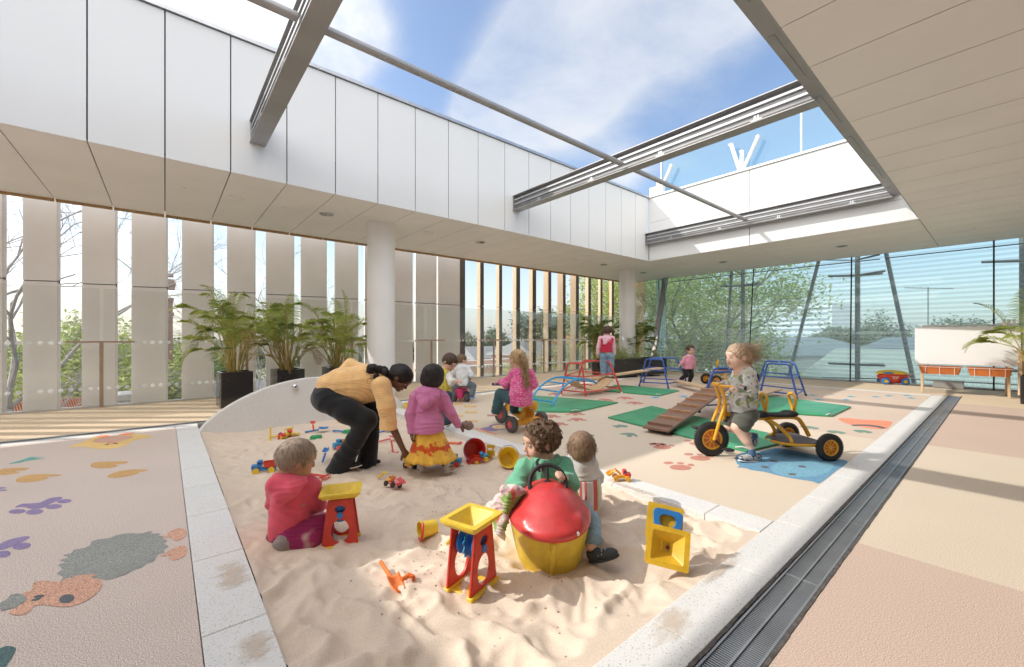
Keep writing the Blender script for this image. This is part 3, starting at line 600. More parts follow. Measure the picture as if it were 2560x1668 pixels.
for i, (a, b) in enumerate(broad):
    dl = 0.085 if i < 17 else 0.02
    A = ony(a, 700, 10.25 + dl); B = ony(b, 700, 10.25 - dl); d = (B - A); d.z = 0; nn = Vector((-d.y, d.x, 0)).normalized() * 0.085
    if nn.y < 0: nn = -nn
    t = thing('louvre_blade', ((A.x + B.x) / 2, 10.25, 0), 'tall broad beige louvre blade ' + words_b[i], 'louvre blade', 'vertical louvre blades along the left side')
    for z0, z1 in ((ZB0, ZJ - 0.008), (ZJ + 0.008, ZB1)):
        mb = MB(); e = d.normalized() * 0.012
        mb.prism([(A.x, A.y), (B.x, B.y), (B.x + nn.x, B.y + nn.y), (A.x + nn.x, A.y + nn.y)], z0, z1); mb.build('blade_panel', M_blade, t, bevel=0.006)
    mb = MB(); mb.prism([(A.x + nn.x*.3, A.y + nn.y*.3), (B.x + nn.x*.3, B.y + nn.y*.3), (B.x + nn.x*.8, B.y + nn.y*.8), (A.x + nn.x*.8, A.y + nn.y*.8)], ZJ - .03, ZJ + .03); mb.build('joint_strip', M_bladeD, t)
    if i == 20:
        mb = MB(); q = d.normalized(); mb.prism([(B.x + q.x * .004, B.y - .01), (B.x + .16, B.y - .03), (B.x + .2, B.y + .08), (B.x + q.x * .004, B.y + .08)], ZB0, ZB1); mb.build('blade_edge', M_bladeD, t)
words_n = ['first', 'second', 'third', 'fourth', 'fifth', 'sixth', 'seventh', 'eighth', 'ninth', 'tenth']
for i, (a, b, c) in enumerate([(687, 712, 742), (842, 865, 890), (975, 1003, 1035), (1107, 1135, 1165), (1223, 1262, 1287), (1336, 1380, 1403), (1440, 1485, 1510), (1562, 1585, 1608), (1665, 1683, 1700), (1755, 1775, 1793)]):
    a, b, c = (980 + q * 0.3095 for q in (a, b, c)); A = ony(a, 700, 10.30); B = ony(b, 700, 10.10); Cc = ony(c, 700, 10.14)
    t = thing('louvre_blade', (B.x, 10.2, 0), 'narrow timber and dark louvre blade, %s one right of the last broad blade' % words_n[i], 'louvre blade', 'vertical louvre blades along the left side')
    D = A + (Cc - B); nB = (B - A).normalized() * 0.012
    for z0, z1 in ((ZB0, ZJ - 0.006), (ZJ + 0.006, ZB1)):
        mb = MB(); mb.prism([(A.x, A.y), (B.x, B.y), (B.x + .012, B.y + .002), (A.x + .012, A.y + .002)], z0, z1); mb.build('timber_face', M_bladeT, t)
        mb = MB(); mb.prism([(A.x + .013, A.y + .002), (B.x + .013, B.y + .003), (Cc.x, Cc.y), (D.x, D.y)], z0, z1); mb.build('blade_body', M_bladeD, t)
mb = MB(); a = ony(1592, 700, 9.75); b = ony(1606, 700, 9.6); mb.prism([(a.x, 9.9), (b.x, 9.5), (b.x + .1, 9.52), (a.x + .1, 9.9)], -5, 3.9); mb.build('corner_screen', mat('ochre_panel', (0.35, 0.2, 0.08), 0.6, var=0.1, vs=2), label='ochre brown upright blade at the glass corner right of the far column', cat='louvre blade')

# ------------------------------------------------------------ glass balustrade
G_bal = glass('balustrade_glass', (0.965, 0.97, 0.96), 0.015, milk=0.012)
tn = G_bal.node_tree; K = tn.links.new; g = tn.nodes.new('ShaderNodeTexCoord'); sx = tn.nodes.new('ShaderNodeSeparateXYZ'); K(g.outputs['Object'], sx.inputs[0])
dx_ = mth('MULTIPLY', mth('ABSOLUTE', mth('SUBTRACT', mth('FRACT', mth('DIVIDE', sx.outputs[0], .1135, tn), 0, tn), .5, tn), 0, tn), .1135, tn); dz_ = mth('MINIMUM', mth('ABSOLUTE', mth('SUBTRACT', sx.outputs[2], 1.105, tn), 0, tn), mth('ABSOLUTE', mth('SUBTRACT', sx.outputs[2], .325, tn), 0, tn), tn)
dot_ = mth('LESS_THAN', mth('SQRT', mth('ADD', mth('MULTIPLY', dx_, dx_, tn), mth('MULTIPLY', dz_, dz_, tn), tn), 0, tn), .031, tn); ou = tn.nodes['Material Output']; df = tn.nodes.new('ShaderNodeBsdfDiffuse'); df.inputs[0].default_value = (.85, .87, .87, 1); tl = tn.nodes.new('ShaderNodeBsdfTranslucent'); tl.inputs[0].default_value = (.85, .87, .87, 1)
m1 = tn.nodes.new('ShaderNodeMixShader'); K(df.outputs[0], m1.inputs[1]); K(tl.outputs[0], m1.inputs[2]); m2 = tn.nodes.new('ShaderNodeMixShader'); K(mth('MULTIPLY', dot_, .8, tn), m2.inputs[0]); K(ou.inputs[0].links[0].from_socket, m2.inputs[1]); K(m1.outputs[0], m2.inputs[2]); K(m2.outputs[0], ou.inputs[0])
M_post = mat('post_timber', (0.42, 0.30, 0.22), 0.5, var=0.12, vs=9, stretch=(5, 5, 0.6))
M_shoe = mat('base_shoe', (0.62, 0.64, 0.66), 0.3, metal=0.6)
pp = [-4.4, -2.93] + [-0.83 + 2.105 * k for k in range(8)]
pw = ['leftmost, by the bare tree', 'left of the palms', 'behind the three palms', 'behind the bending woman', 'behind the toddlers', 'behind the girl in pink', 'left of the red climbing frame', 'behind the red climbing frame', 'nearest the far column']
for i in range(9):
    a, b = pp[i] + 0.022, pp[i + 1] - 0.022
    t = thing('glass_balustrade', ((a + b) / 2, 9.95, 0), 'glass balustrade panel with rows of white dots, ' + pw[i], 'glass balustrade', 'glass balustrade panels')
    mb = MB(); mb.box(((a + b) / 2, 9.95, 1.035), (b - a, 0.014, 1.99)); mb.build('pane', G_bal, t)
    mb = MB(); mb.box(((a + b) / 2, 9.95, 0.012), (b - a + 0.03, 0.05, 0.05)); mb.build('base_shoe', M_shoe, t)
for i, x in enumerate(pp[1:]):
    t = thing('balustrade_post', (x, 9.9, 0), 'slim timber balustrade post with a short cross rail, ' + ['at far left', 'left of the palms', 'behind the left palm', 'hidden behind the near column', 'behind the toddlers', 'behind the girl in pink', 'left of the red frame', 'behind the red frame', 'near the far column'][i], 'post', 'balustrade posts')
    mb = MB(); mb.box((x, 9.9, 0.56), (0.05, 0.03, 1.1)); mb.build('upright', M_post, t, bevel=0.004)
    mb = MB(); mb.box((x, 9.9, 1.118), (0.84, 0.035, 0.03)); mb.build('cross_rail', M_post, t, bevel=0.004)

# ------------------------------------------------------------ glazed wall at the far right
G_wall = glass('facade_glass', (0.87, 0.965, 0.975), 0.02, frit=(0.115, 0.22, 0.08))
M_sil = mat('black_glazing_seal', (0.02, 0.03, 0.035), 0.5)
yb = [9.35, 8.05, 5.12, 2.68, 0.16, -2.3, -6.4]
def xb(y): return 14.25 - 0.005 * max(y, 0) - 0.014 * max(y, 0) ** 2
gl = ['round the corner, narrow', 'behind the running girl in the pink jacket', 'behind the child on the yellow tricycle', 'behind the toy wagon', 'behind the whiteboard', 'beyond the right edge of the view']
for i in range(6):
    y0, y1 = yb[i], yb[i + 1]
    t = thing('glass_wall', (14.2, (y0 + y1) / 2, 0), 'blue-green glass wall panel with fine stripes, ' + gl[i], 'glass wall', 'panels of the glass wall')
    g = 0.016; q = [(xb(y0 - g), y0 - g, 0.0), (xb(y1 + g), y1 + g, 0.0), (14.30, y1 + g, ZC), (14.30, y0 - g, ZC)]
    mb = MB(); mb.add(q + [(x + 0.02, y, z) for x, y, z in q], [(0, 1, 2, 3), (7, 6, 5, 4), (0, 4, 5, 1), (1, 5, 6, 2), (2, 6, 7, 3), (3, 7, 4, 0)]); mb.build('pane', G_wall, t)
    mb = MB(); mb.bar((xb(y1) + .01, y1, 0), (14.31, y1, ZC), 0.026, 0.03, (0, 1, 0)); mb.build('seal', M_sil, t)
    mb = MB(); mb.bar((xb(y0) - 0.0, y0 - g, 0.02), (xb(y1) - 0.0, y1 + g, 0.02), 0.06, 0.04); mb.build('sill', M_steel, t)
t = thing('glass_wall_mullion', (13.3, 8.0, 0), 'thick grey leaning steel mullion at the glass corner', 'mullion')
mb = MB(); mb.bar((xb(8.05) - 0.12, 8.05, 0), (14.2, 8.09, ZC), 0.10, 0.16, (0, 1, 0)); mb.build('mullion_bar', mat('mullion_grey', (0.30, 0.27, 0.27), 0.4, metal=0.3), t, bevel=0.006)
# steelwork just outside the glass
Zs1 = Zm(1580, 640, .2644); Zs2 = Zm(2040, 560, 520 / 1753)
M_mast = mat('mast_steel', (0.24, 0.24, 0.235), 0.5, metal=0.3)
def mast(px, label):
    p = onx(px, 800, 15.05); t = thing('steel_mast', (p.x, p.y, -5.5), label, 'mast', 'steel masts outside the glass wall')
    mb = MB(); mb.tube([(p.x, p.y, -5.5), (p.x, p.y, 4.2)], 0.062, 14); mb.build('mast_tube', M_mast, t, smooth=True)
    for z in (2.95, 0.42):
        mb = MB()
        for dy, dx in ((0.62, -0.28), (-0.62, -0.28), (-0.5, 0.25)): mb.tube([(p.x, p.y, z), (p.x + dx, p.y + dy, z + 0.02)], [0.035, 0.03], 8)
        mb.build('cross_arm', M_mast, t, smooth=True)
mast(1857, 'upright steel mast with cross arms outside the glass, above the trike rider'); mast(2144, 'upright steel mast with cross arms in the centre of the glass wall'); mast(2558, 'upright steel mast at the right edge of the view')
def vstrut(p, q, label):
    a = onx(*p, 14.75); b = onx(*q, 14.75); e = b + (b - a) * 0.6; a = a + (a - b) * 0.1
    mb = MB(); mb.tube([a, e], 0.048, 12); mb.build('steel_strut', M_mast, smooth=True, label=label, cat='strut', group='raking steel struts outside the glass wall')
vstrut(Zs1(943, 140), Zs1(884, 1050), 'raking steel strut left of the first mast')
vstrut(Zs1(1765, 45), Zs1(1490, 1110), 'raking steel strut leaning left under the middle glass pane')
vstrut(Zs2(590, 240), Zs2(825, 1340), 'raking steel strut leaning right behind the toy wagon')
t = thing('bracing_cable', (14.7, 3, 3.2), 'thin dark bracing cables running along the top and foot of the glass wall', 'cable')
def cab(ps, X, r=0.014):
    mb = MB(); mb.tube([onx(*p, X) for p in ps], r, 8); mb.build('cable', M_sil, t)
cab([Zs1(340, 250), Zs1(940, 180), Zs1(2345, 30)], 14.7); cab([Zs1(955, 140), Zs1(1048, 165)], 14.7); cab([Zs1(1775, 40), Zs1(2130, 40), Zs1(2345, -10)], 14.7); cab([Zs2(350, 300), Zs2(590, 240)], 14.7); cab([Zs2(580, 290), Zs2(1753, 165)], 14.7)
cab([Zs1(1060, 120), Zs1(1062, 800)], 14.9); cab([Zs1(390, 1070), Zs1(850, 1110)], 14.6, 0.01); cab([Zs2(50, 1295), Zs2(830, 1310), Zs2(1753, 1360)], 14.6)
G_side = glass('corner_glass', (0.78, 0.90, 0.93), 0.06, milk=0.22)
t = thing('corner_glass_fin', (14.6, 8.9, 0), 'pale blue glass fin standing outside the corner beside the thick mullion', 'glass fin')
a = onx(*Zs1(228, 700), 14.6); b = onx(*Zs1(318, 700), 14.0)
mb = MB(); mb.prism([(a.x, a.y), (b.x, b.y), (b.x + 0.02, b.y + .02), (a.x + 0.02, a.y + .02)], -5, 3.9); mb.build('pane', G_side, t)
mb = MB(); mb.tube([onx(*Zs1(248, 220), 14.4), onx(*Zs1(298, 1060), 14.4)], 0.015, 8); mb.build('cable', M_sil, t)
# ------------------------------------------------------------ the neighbourhood outside
M_gnd = mat('outside_ground', (0.20, 0.21, 0.15), 0.95, var=0.3, vs=0.15, col2=(0.26, 0.24, 0.20))
mb = MB(); mb.add([(-900, -900, -6), (1200, -900, -6), (1200, 1200, -6), (-900, 1200, -6)], [(0, 1, 2, 3)]); mb.build('ground', M_gnd, kind='structure')
def leafmat(name, a, b):
    m = bpy.data.materials.new(name); m.use_nodes = True; MC[name] = m; t = m.node_tree; K = t.links.new; pb = t.nodes['Principled BSDF']; pb.inputs['Roughness'].default_value = 0.55
    g = t.nodes.new('ShaderNodeNewGeometry'); rp = t.nodes.new('ShaderNodeValToRGB'); rp.color_ramp.elements[0].color = (*a, 1); rp.color_ramp.elements[1].color = (*b, 1); K(g.outputs['Random Per Island'], rp.inputs[0]); K(rp.outputs[0], pb.inputs['Base Color'])
    tl = t.nodes.new('ShaderNodeBsdfTranslucent'); K(rp.outputs[0], tl.inputs[0]); mx = t.nodes.new('ShaderNodeMixShader'); mx.inputs[0].default_value = 0.4; K(pb.outputs[0], mx.inputs[1]); K(tl.outputs[0], mx.inputs[2]); K(mx.outputs[0], t.nodes['Material Output'].inputs[0]); return m
LF1 = leafmat('leaf_spring_green', (0.26, 0.34, 0.10), (0.50, 0.56, 0.22)); LF2 = leafmat('leaf_mid_green', (0.11, 0.17, 0.06), (0.24, 0.31, 0.12)); LF3 = leafmat('leaf_dark_grey_green', (0.12, 0.16, 0.11), (0.24, 0.28, 0.19)); LF4 = leafmat('leaf_yellow_green', (0.36, 0.40, 0.16), (0.60, 0.60, 0.32))
M_bark = mat('bark', (0.24, 0.22, 0.205), 0.9, var=0.3, vs=5, bump=0.5, bs=30); M_bare = mat('bare_bark', (0.34, 0.32, 0.31), 0.9, var=0.2, vs=5); M_barkL = mat('bark_light', (0.25, 0.23, 0.20), 0.9, var=0.2, vs=5)
def branches(mb, p, d, ln, r, depth, rg, tips, curl=0.25, spread=0.75, kids=(2, 3), n=6):
    pts = [p]; q = Vector(p); dd = Vector(d).normalized()
    for k in range(4):
        dd = (dd + Vector((rg.gauss(0, curl), rg.gauss(0, curl), rg.gauss(0.05, curl * 0.7))) * 0.5).normalized(); q = q + dd * ln / 4; pts.append(q.copy())
    mb.tube(pts, [r * (1 - 0.1 * k) for k in range(5)], n, cap=False)
    if depth == 0: tips.append((q, dd)); return
    for k in range(rg.randint(*kids)):
        s = pts[rg.choice((2, 3, 4, 4))]; nd = (dd + Vector((rg.gauss(0, spread), rg.gauss(0, spread), rg.gauss(0.1, spread * 0.6)))).normalized()
        branches(mb, s, nd, ln * rg.uniform(0.6, 0.82), r * 0.58, depth - 1, rg, tips, curl, spread, kids, max(4, n - 1))
    if depth <= 2: tips.append((q, dd))
def leaves(tips, rg, n, sz, spread, shape=None, leafy=None):
    mb = MB()
    for i in range(n):
        q, d = rg.choice(tips); p = q + Vector((rg.gauss(0, spread), rg.gauss(0, spread), rg.gauss(0, spread * 0.75)))
        if shape and not shape(p): continue
        a = Vector((rg.gauss(0, 1), rg.gauss(0, 1), rg.gauss(0, 0.6))).normalized(); b = a.cross(Vector((rg.gauss(0, 1), rg.gauss(0, 1), rg.gauss(0, 1)))).normalized(); s = sz * rg.uniform(0.55, 1.35)
        mb.add([p, p + a * s + b * s * 0.38, p + a * s * 1.9, p + a * s - b * s * 0.38], [(0, 1, 2, 3)])
    return mb
def tree(name, base, h, r, seed, label, lf, nleaf=9000, lsz=0.09, depth=4, spread=0.6, bark=None, group='trees outside the terrace', lean=(0, 0), lsp=0.28, curl=0.25, kids=(2, 3), trunk=0.32):
    rg = random.Random(seed); b = Vector(base); t = thing(name, b, label, 'tree', group); tips = []
    mb = MB(); top = b + Vector((lean[0], lean[1], h * trunk)); mb.tube([b, (b + top) / 2 + Vector((rg.gauss(0, .06), rg.gauss(0, .06), 0)) * h * .2, top], [h * (0.022 if nleaf else 0.014), h * (0.018 if nleaf else 0.011), h * (0.015 if nleaf else 0.009)], 9, cap=False)
    for k in range(5):
        a = 2 * math.pi * k / 5 + rg.uniform(-.4, .4); branches(mb, top, (math.cos(a) * r / h * 1.25, math.sin(a) * r / h * 1.25, rg.uniform(0.55, 1.0)), h * rg.uniform(0.2, 0.28), h * (0.0048 if not nleaf else 0.0095), depth, rg, tips, curl, spread, kids)
    branches(mb, top, (lean[0] * .1, lean[1] * .1, 1), h * 0.27, h * (0.0056 if not nleaf else 0.011), depth, rg, tips, curl, spread, kids)
    mb.build('trunk', bark or (M_bark if nleaf else M_bare), t, fix=False)
    if nleaf: leaves(tips, rg, nleaf, lsz, lsp * h / 8).build('crown', lf, t, fix=False)
    return t
def gp(px, Y): p = ony(px, 800, Y); return (p.x, p.y, -6.0)
def gx(px, d): p = at(px, 800, d); return (p.x, p.y, -6.0)
tree('plane_tree', gx(1700, 20), 12.6, 5.0, 5, 'large fresh green spring tree filling the glass corner', LF1, 26000, 0.085, 4, lsp=0.34, spread=0.7)
tree('plane_tree', gx(1800, 21), 8.6, 3.2, 8, 'fresh green tree beside the first mast, right of the larger spring tree', LF1, 12000, 0.085, 4, lsp=0.34)
tree('plane_tree', gx(1560, 26), 13, 5.0, 15, 'yellow-green tree seen between the far column and the ochre blade', LF4, 15000, 0.10, 4, lsp=0.34)
tree('bare_tree', gp(20, 17.5), 12.5, 6, 21, 'leafless dark tree at far left with long forking branches', None, 0, depth=6, curl=0.28, trunk=0.42, kids=(2, 3), group='bare trees outside the left side')
tree('bare_tree', gp(165, 18), 8.6, 5, 29, 'leafless tree crossing in front of the orange tiled roof', None, 0, depth=6, curl=0.3, lean=(-1.2, 0), group='bare trees outside the left side')
tree('bare_tree', gp(690, 19), 11, 5, 33, 'leafless tree behind the palms seen through the louvre gaps', None, 0, depth=6, curl=0.28, group='bare trees outside the left side')
tree('garden_tree', gp(130, 27), 8.0, 4, 41, 'bushy mid green tree behind the orange roof', LF1, 9000, 0.13, 3, lsp=0.42)
tree('garden_tree', gp(300, 25), 7.8, 4, 43, 'bright green tree between the second and third louvre blades', LF1, 9000, 0.12, 3, lsp=0.42)
tree('garden_tree', gp(480, 33), 7.6, 5, 47, 'round green tree beside the brick chimney', LF2, 7000, 0.16, 3, lsp=0.42)
tree('garden_tree', gp(-40, 30), 8.0, 5, 49, 'green tree low behind the leafless tree at far left', LF2, 7000, 0.16, 3, lsp=0.42)
tree('garden_tree', gp(1272, 17), 6.2, 1.8, 53, 'slender bright green tree in front of the pink brick house', LF4, 5200, 0.085, 3, lsp=0.30)
tree('garden_tree', gp(1400, 17), 6.6, 2.0, 57, 'airy yellow-green tree behind the red climbing frame', LF4, 5200, 0.085, 3, lsp=0.34)
tree('garden_tree', gp(1480, 18), 8.6, 2.6, 59, 'tall airy yellow-green tree left of the far column', LF4, 7500, 0.085, 4, lsp=0.34)
for i, (px, Y, h, s_, wd) in enumerate([(1330, 62, 14.5, 61, 'leftmost and broadest'), (1392, 66, 13.0, 62, 'in the middle of the row'), (1440, 60, 14.8, 63, 'beside the flagpole'), (1180, 70, 8.5, 64, 'low, at the left end over the pink wall'), (1235, 66, 9.2, 65, 'low, just left of the tallest gums')]):
    tree('gum_tree', gp(px, Y), h, h * 0.42, s_, 'distant dark grey-green gum tree, ' + wd, LF3, 4200, 0.33, 3, lsp=0.40, group='distant gum trees')
for i, (px, d, h, s_, wd) in enumerate([(2080, 60, 9.2, 71, 'seen left of the middle strut'), (2150, 55, 9.6, 72, 'behind the middle mast'), (2210, 62, 10.4, 73, 'right of the middle mast'), (2420, 42, 9.4, 74, 'above the whiteboard, left one'), (2490, 40, 9.6, 75, 'above the whiteboard, right one'), (2000, 34, 6.6, 76, 'low behind the trike rider')]):
    tree('street_tree', gx(px, d), h, h * 0.45, s_, 'hazy green street tree through the glass wall, ' + wd, LF3 if i < 5 else LF2, 4500, 0.2, 3, lsp=0.42, group='street trees beyond the glass wall')
for i, (px, d, h, s_) in enumerate([(1905, 24, 6.2, 81), (1985, 25, 5.9, 82), (2050, 26, 5.6, 83)]):
    tree('hedge_tree', gx(px, d), h, 2.4, s_, 'low bushy green tree below the eye line behind the glass, ' + ['left one', 'middle one', 'right one'][i], LF2, 7000, 0.10, 3, lsp=0.5, trunk=0.2, group='low trees behind the glass wall')
# far wood
rg = random.Random(5); mb = MB()
for i in range(9000):
    a = rg.uniform(-0.35, 2.2); rr_ = rg.uniform(110, 170); hh = 4.9 + 2.2 * noise.noise(Vector((a * 9, 1, 1))) + 1.2 * noise.noise(Vector((a * 40, 2, 1))); z = -6 + rg.uniform(0, 1) ** 0.6 * hh
    p = Vector((math.cos(a) * rr_, math.sin(a) * rr_, z)); u = Vector((rg.gauss(0, 1), rg.gauss(0, 1), rg.gauss(0, 1))).normalized(); v = u.cross(Vector((0.3, 0.2, 1))).normalized(); s = rg.uniform(0.8, 1.8)
    mb.add([p - u * s, p - v * s, p + u * s, p + v * s], [(0, 1, 2, 3)])
mb.build('far_wood', LF3, kind='stuff', fix=False)

def brick(name, c1, c2, mortar, s=4.0):
    m = bpy.data.materials.new(name); m.use_nodes = True; MC[name] = m; t = m.node_tree; K = t.links.new; b = t.nodes['Principled BSDF']; b.inputs['Roughness'].default_value = 0.85
    co = t.nodes.new('ShaderNodeTexCoord'); sp = t.nodes.new('ShaderNodeSeparateXYZ'); K(co.outputs['Object'], sp.inputs[0]); ad = t.nodes.new('ShaderNodeMath'); K(sp.outputs[0], ad.inputs[0]); K(sp.outputs[1], ad.inputs[1]); cb = t.nodes.new('ShaderNodeCombineXYZ'); K(ad.outputs[0], cb.inputs[0]); K(sp.outputs[2], cb.inputs[1])
    br = t.nodes.new('ShaderNodeTexBrick'); K(cb.outputs[0], br.inputs['Vector']); br.inputs['Scale'].default_value = s; br.inputs['Color1'].default_value = (*c1, 1); br.inputs['Color2'].default_value = (*c2, 1); br.inputs['Mortar'].default_value = (*mortar, 1); br.inputs['Mortar Size'].default_value = 0.015; K(br.outputs[0], b.inputs['Base Color']); return m
M_brP = brick('pink_brick', (0.48, 0.33, 0.29), (0.55, 0.40, 0.35), (0.6, 0.55, 0.5)); M_brR = brick('brown_brick', (0.20, 0.11, 0.085), (0.26, 0.15, 0.12), (0.45, 0.42, 0.4))
M_rooft = None
def rooftile(name, a, b, pitch=0.28):
    m = mat(name, a, 0.8, var=0.25, vs=7, col2=b); t = m.node_tree; K = t.links.new; co = t.nodes.new('ShaderNodeTexCoord'); wv = t.nodes.new('ShaderNodeTexWave'); wv.wave_type = 'BANDS'; wv.bands_direction = 'X'; wv.inputs['Scale'].default_value = 1.4 / pitch; wv.inputs['Distortion'].default_value = 0.4; K(co.outputs['Object'], wv.inputs[0]); bp = t.nodes.new('ShaderNodeBump'); bp.inputs['Strength'].default_value = 1; bp.inputs['Distance'].default_value = 0.05; K(wv.outputs['Fac'], bp.inputs['Height']); K(bp.outputs[0], t.nodes['Principled BSDF'].inputs['Normal']); return m
M_tileO = rooftile('orange_roof_tile', (0.50, 0.17, 0.08), (0.38, 0.12, 0.06)); M_tin = rooftile('grey_tin_roof', (0.42, 0.44, 0.46), (0.36, 0.38, 0.40), 0.15); M_tinB = rooftile('blue_grey_roof', (0.30, 0.36, 0.40), (0.26, 0.32, 0.36), 0.2)
M_win = mat('window_pane', (0.10, 0.14, 0.17), 0.12); M_wf = mat('window_frame', (0.7, 0.7, 0.68), 0.5)
def house(name, c, size, rz, h, wallm, roofm, label, ridge=1.6, wins=3, chim=0, cat='house', flat=False, wz=None):
    t = thing(name, (c[0], c[1], -6), label, cat, 'houses around the building', rz=rz, local=True); wx, wy = size; z1 = h
    mb = MB(); mb.box((0, 0, z1 / 2), (wx, wy, z1)); mb.build('wall', wallm, t)
    if flat:
        mb = MB(); mb.box((0, 0, z1 + 0.05), (wx + 0.1, wy + 0.1, 0.1))
        for s in (-1, 1): mb.box((0, s * (wy / 2), z1 + 0.38), (wx + 0.06, 0.14, 0.56)); mb.box((s * wx / 2, 0, z1 + 0.38), (0.14, wy - 0.16, 0.56))
        rf = mb.build('parapet', wallm, t)
        mb = MB()
        for s in (-1, 1): mb.box((0, s * (wy / 2), z1 + 0.70), (wx + 0.2, 0.26, 0.08)); mb.box((0, s * (wy / 2 + .06), z1 + 0.04), (wx + 0.16, 0.16, 0.12))
        mb.build('coping', M_wf, rf)
    else:
        mb = MB(); e = 0.35; a, b = wx / 2 + e, wy / 2 + e
        mb.add([(-a, -b, z1), (a, -b, z1), (a, b, z1), (-a, b, z1), (-a + ridge * .6, 0, z1 + ridge), (a - ridge * .6, 0, z1 + ridge), (-a, -b, z1 - .12), (a, -b, z1 - .12), (a, b, z1 - .12), (-a, b, z1 - .12)], [(0, 1, 5, 4), (1, 2, 5), (2, 3, 4, 5), (3, 0, 4), (0, 6, 7, 1), (1, 7, 8, 2), (2, 8, 9, 3), (3, 9, 6, 0), (6, 9, 8, 7)]); rf = mb.build('roof', roofm, t)
    for k in range(chim):
        mb = MB(); x = -wx / 3 + k * wx / max(1, chim) * .8; zr = z1 + ridge * .55; mb.box((x, 0.3, zr + .5), (0.8, 0.45, 1.7)); mb.box((x, 0.3, zr + 1.38), (0.92, 0.57, 0.12))
        for q in (-.25, 0, .25): mb.lathe([(0.09, 0), (0.075, 0.3)], (x + q, 0.3, zr + 1.44), n=10)
        mb.build('chimney', M_brR, rf)
    for k in range(wins):
        x = -wx / 2 + wx * (k + .5) / wins
        for s in (-1, 1):
            for zz_ in (wz or (1.2, 4.0)):
                if zz_ + 1.3 > z1: continue
                f = MB(); f.box((x, s * (wy / 2 + 0.02), zz_ + .6), (1.05, 0.10, 1.45)); fo = f.build('window', M_wf, t); p = MB()
                for u in (-.24, .24): p.box((x + u, s * (wy / 2 + 0.08), zz_ + .6), (0.42, 0.02, 1.25))
                p.build('pane', M_win, fo)
    return t
p = gp(165, 19); house('tiled_house', (p[0] - 1.0, p[1] + 2.5), (7, 5), R(20), 3.0, mat('ochre_render', (0.50, 0.33, 0.19), 0.8), M_tileO, 'house with a sunlit orange tiled roof below the left balustrade', 2.0, 2)
p = gp(10, 15); house('shed', (p[0] - 1.6, p[1] + 1.8), (4.4, 3.4), R(8), 3.9, mat('shed_wall', (0.25, 0.17, 0.13), 0.8), M_tin, 'small shed with corrugated grey roof at far left', 0.5, 1)
p = gp(440, 22); house('slate_house', (p[0] + 0.6, p[1] + 2.5), (7, 5), R(-8), 3.6, mat('grey_render', (0.36, 0.36, 0.35), 0.8), M_tin, 'grey roofed house behind the left palm', 1.5, 2)
c = gp(421, 23.5); t = thing('brick_chimney', c, 'tall slim brick chimney stack with a corbelled top right of the third louvre blade', 'chimney')
mb = MB(); mb.box((c[0], c[1], -1.6), (0.30, 0.30, 8.8)); mb.build('stack', M_brR, t); mb = MB(); 
for z, w_ in ((2.2, .38), (2.85, .36), (3.35, .44), (3.5, .5), (3.65, .42), (3.9, .34)): mb.box((c[0], c[1], z), (w_, w_, 0.13))
mb.build('corbel', M_brR, t)
c = ony(308, 960, 12.2); t = thing('roof_ventilator', (c.x, c.y, -3), 'squat round metal roof ventilator with a hooked pipe outside the balustrade', 'ventilator')
mb = MB(); mb.lathe([(0.20, -3.2), (0.20, -0.35), (0.26, -0.33), (0.26, -0.28), (0.2, -0.26), (0.2, -0.16), (0.27, -0.14), (0.27, -0.02), (0.2, 0.02), (0.0, 0.04)], (c.x, c.y, 0), n=24); mb.build('cowl', mat('zinc', (0.42, 0.42, 0.41), 0.5, metal=0.4), t, smooth=True)
mb = MB(); mb.tube(smoothpath([(c.x - .16, c.y - .2, -1.3), (c.x - .3, c.y - .2, -0.8), (c.x - .36, c.y - .2, -0.45), (c.x - .28, c.y - .2, -0.35)]), 0.02, 8); mb.build('pipe', MC['zinc'], t, smooth=True)
p = gp(1250, 24); house('brick_terrace', (p[0] + 2.5, p[1] + 2.0), (15, 5), R(4), 4.55, M_brP, None, 'long pink brick house with a white-capped parapet across the street', wins=6, flat=True, wz=(0.8, 2.9))
p = gp(1330, 34); house('brick_terrace', (p[0], p[1]), (7, 6), R(10), 5.4, M_brP, M_tin, 'pink house with pale grey gabled roof behind the long one', 1.3, 3, wz=(3.7,))
p = gp(1455, 36); house('brick_terrace', (p[0] + 2, p[1]), (8, 6), R(4), 6.6, M_brR, M_tileO, 'taller dark brick house behind the flagpole', 1.4, 3, wz=(5.0,))
p = gp(1225, 44); house('cottage', (p[0], p[1]), (9, 6), R(0), 4.6, M_wf, M_tin, 'white cottage roof glimpsed left of the pink house', 1.4, 3)
p = gx(1955, 34); house('grey_warehouse', (p[0], p[1]), (10, 8), R(50), 6.0, mat('pale_grey_render', (0.48, 0.50, 0.5), 0.7), M_tinB, 'pale grey building with a blue-grey roof and square windows behind the glass', 1.2, 4, wz=(4.2,))
p = gx(2330, 21.5); house('green_hall', (p[0] + 1.5, p[1]), (10, 6), R(88), 4.9, mat('pale_green_render', (0.62, 0.68, 0.52), 0.7), rooftile('pale_green_roof', (0.52, 0.60, 0.56), (0.46, 0.54, 0.50), 0.2), 'pale green rendered building with a corrugated roof just outside the glass wall', 1.6, 4, wz=(1.0, 3.2))
p = gx(2380, 33); house('chimney_house', (p[0] + 1, p[1]), (9, 6), R(80), 6.3, M_brR, M_tinB, 'brick house with a row of chimneys above the whiteboard', 0.9, 3, chim=1, wz=(4.6,))
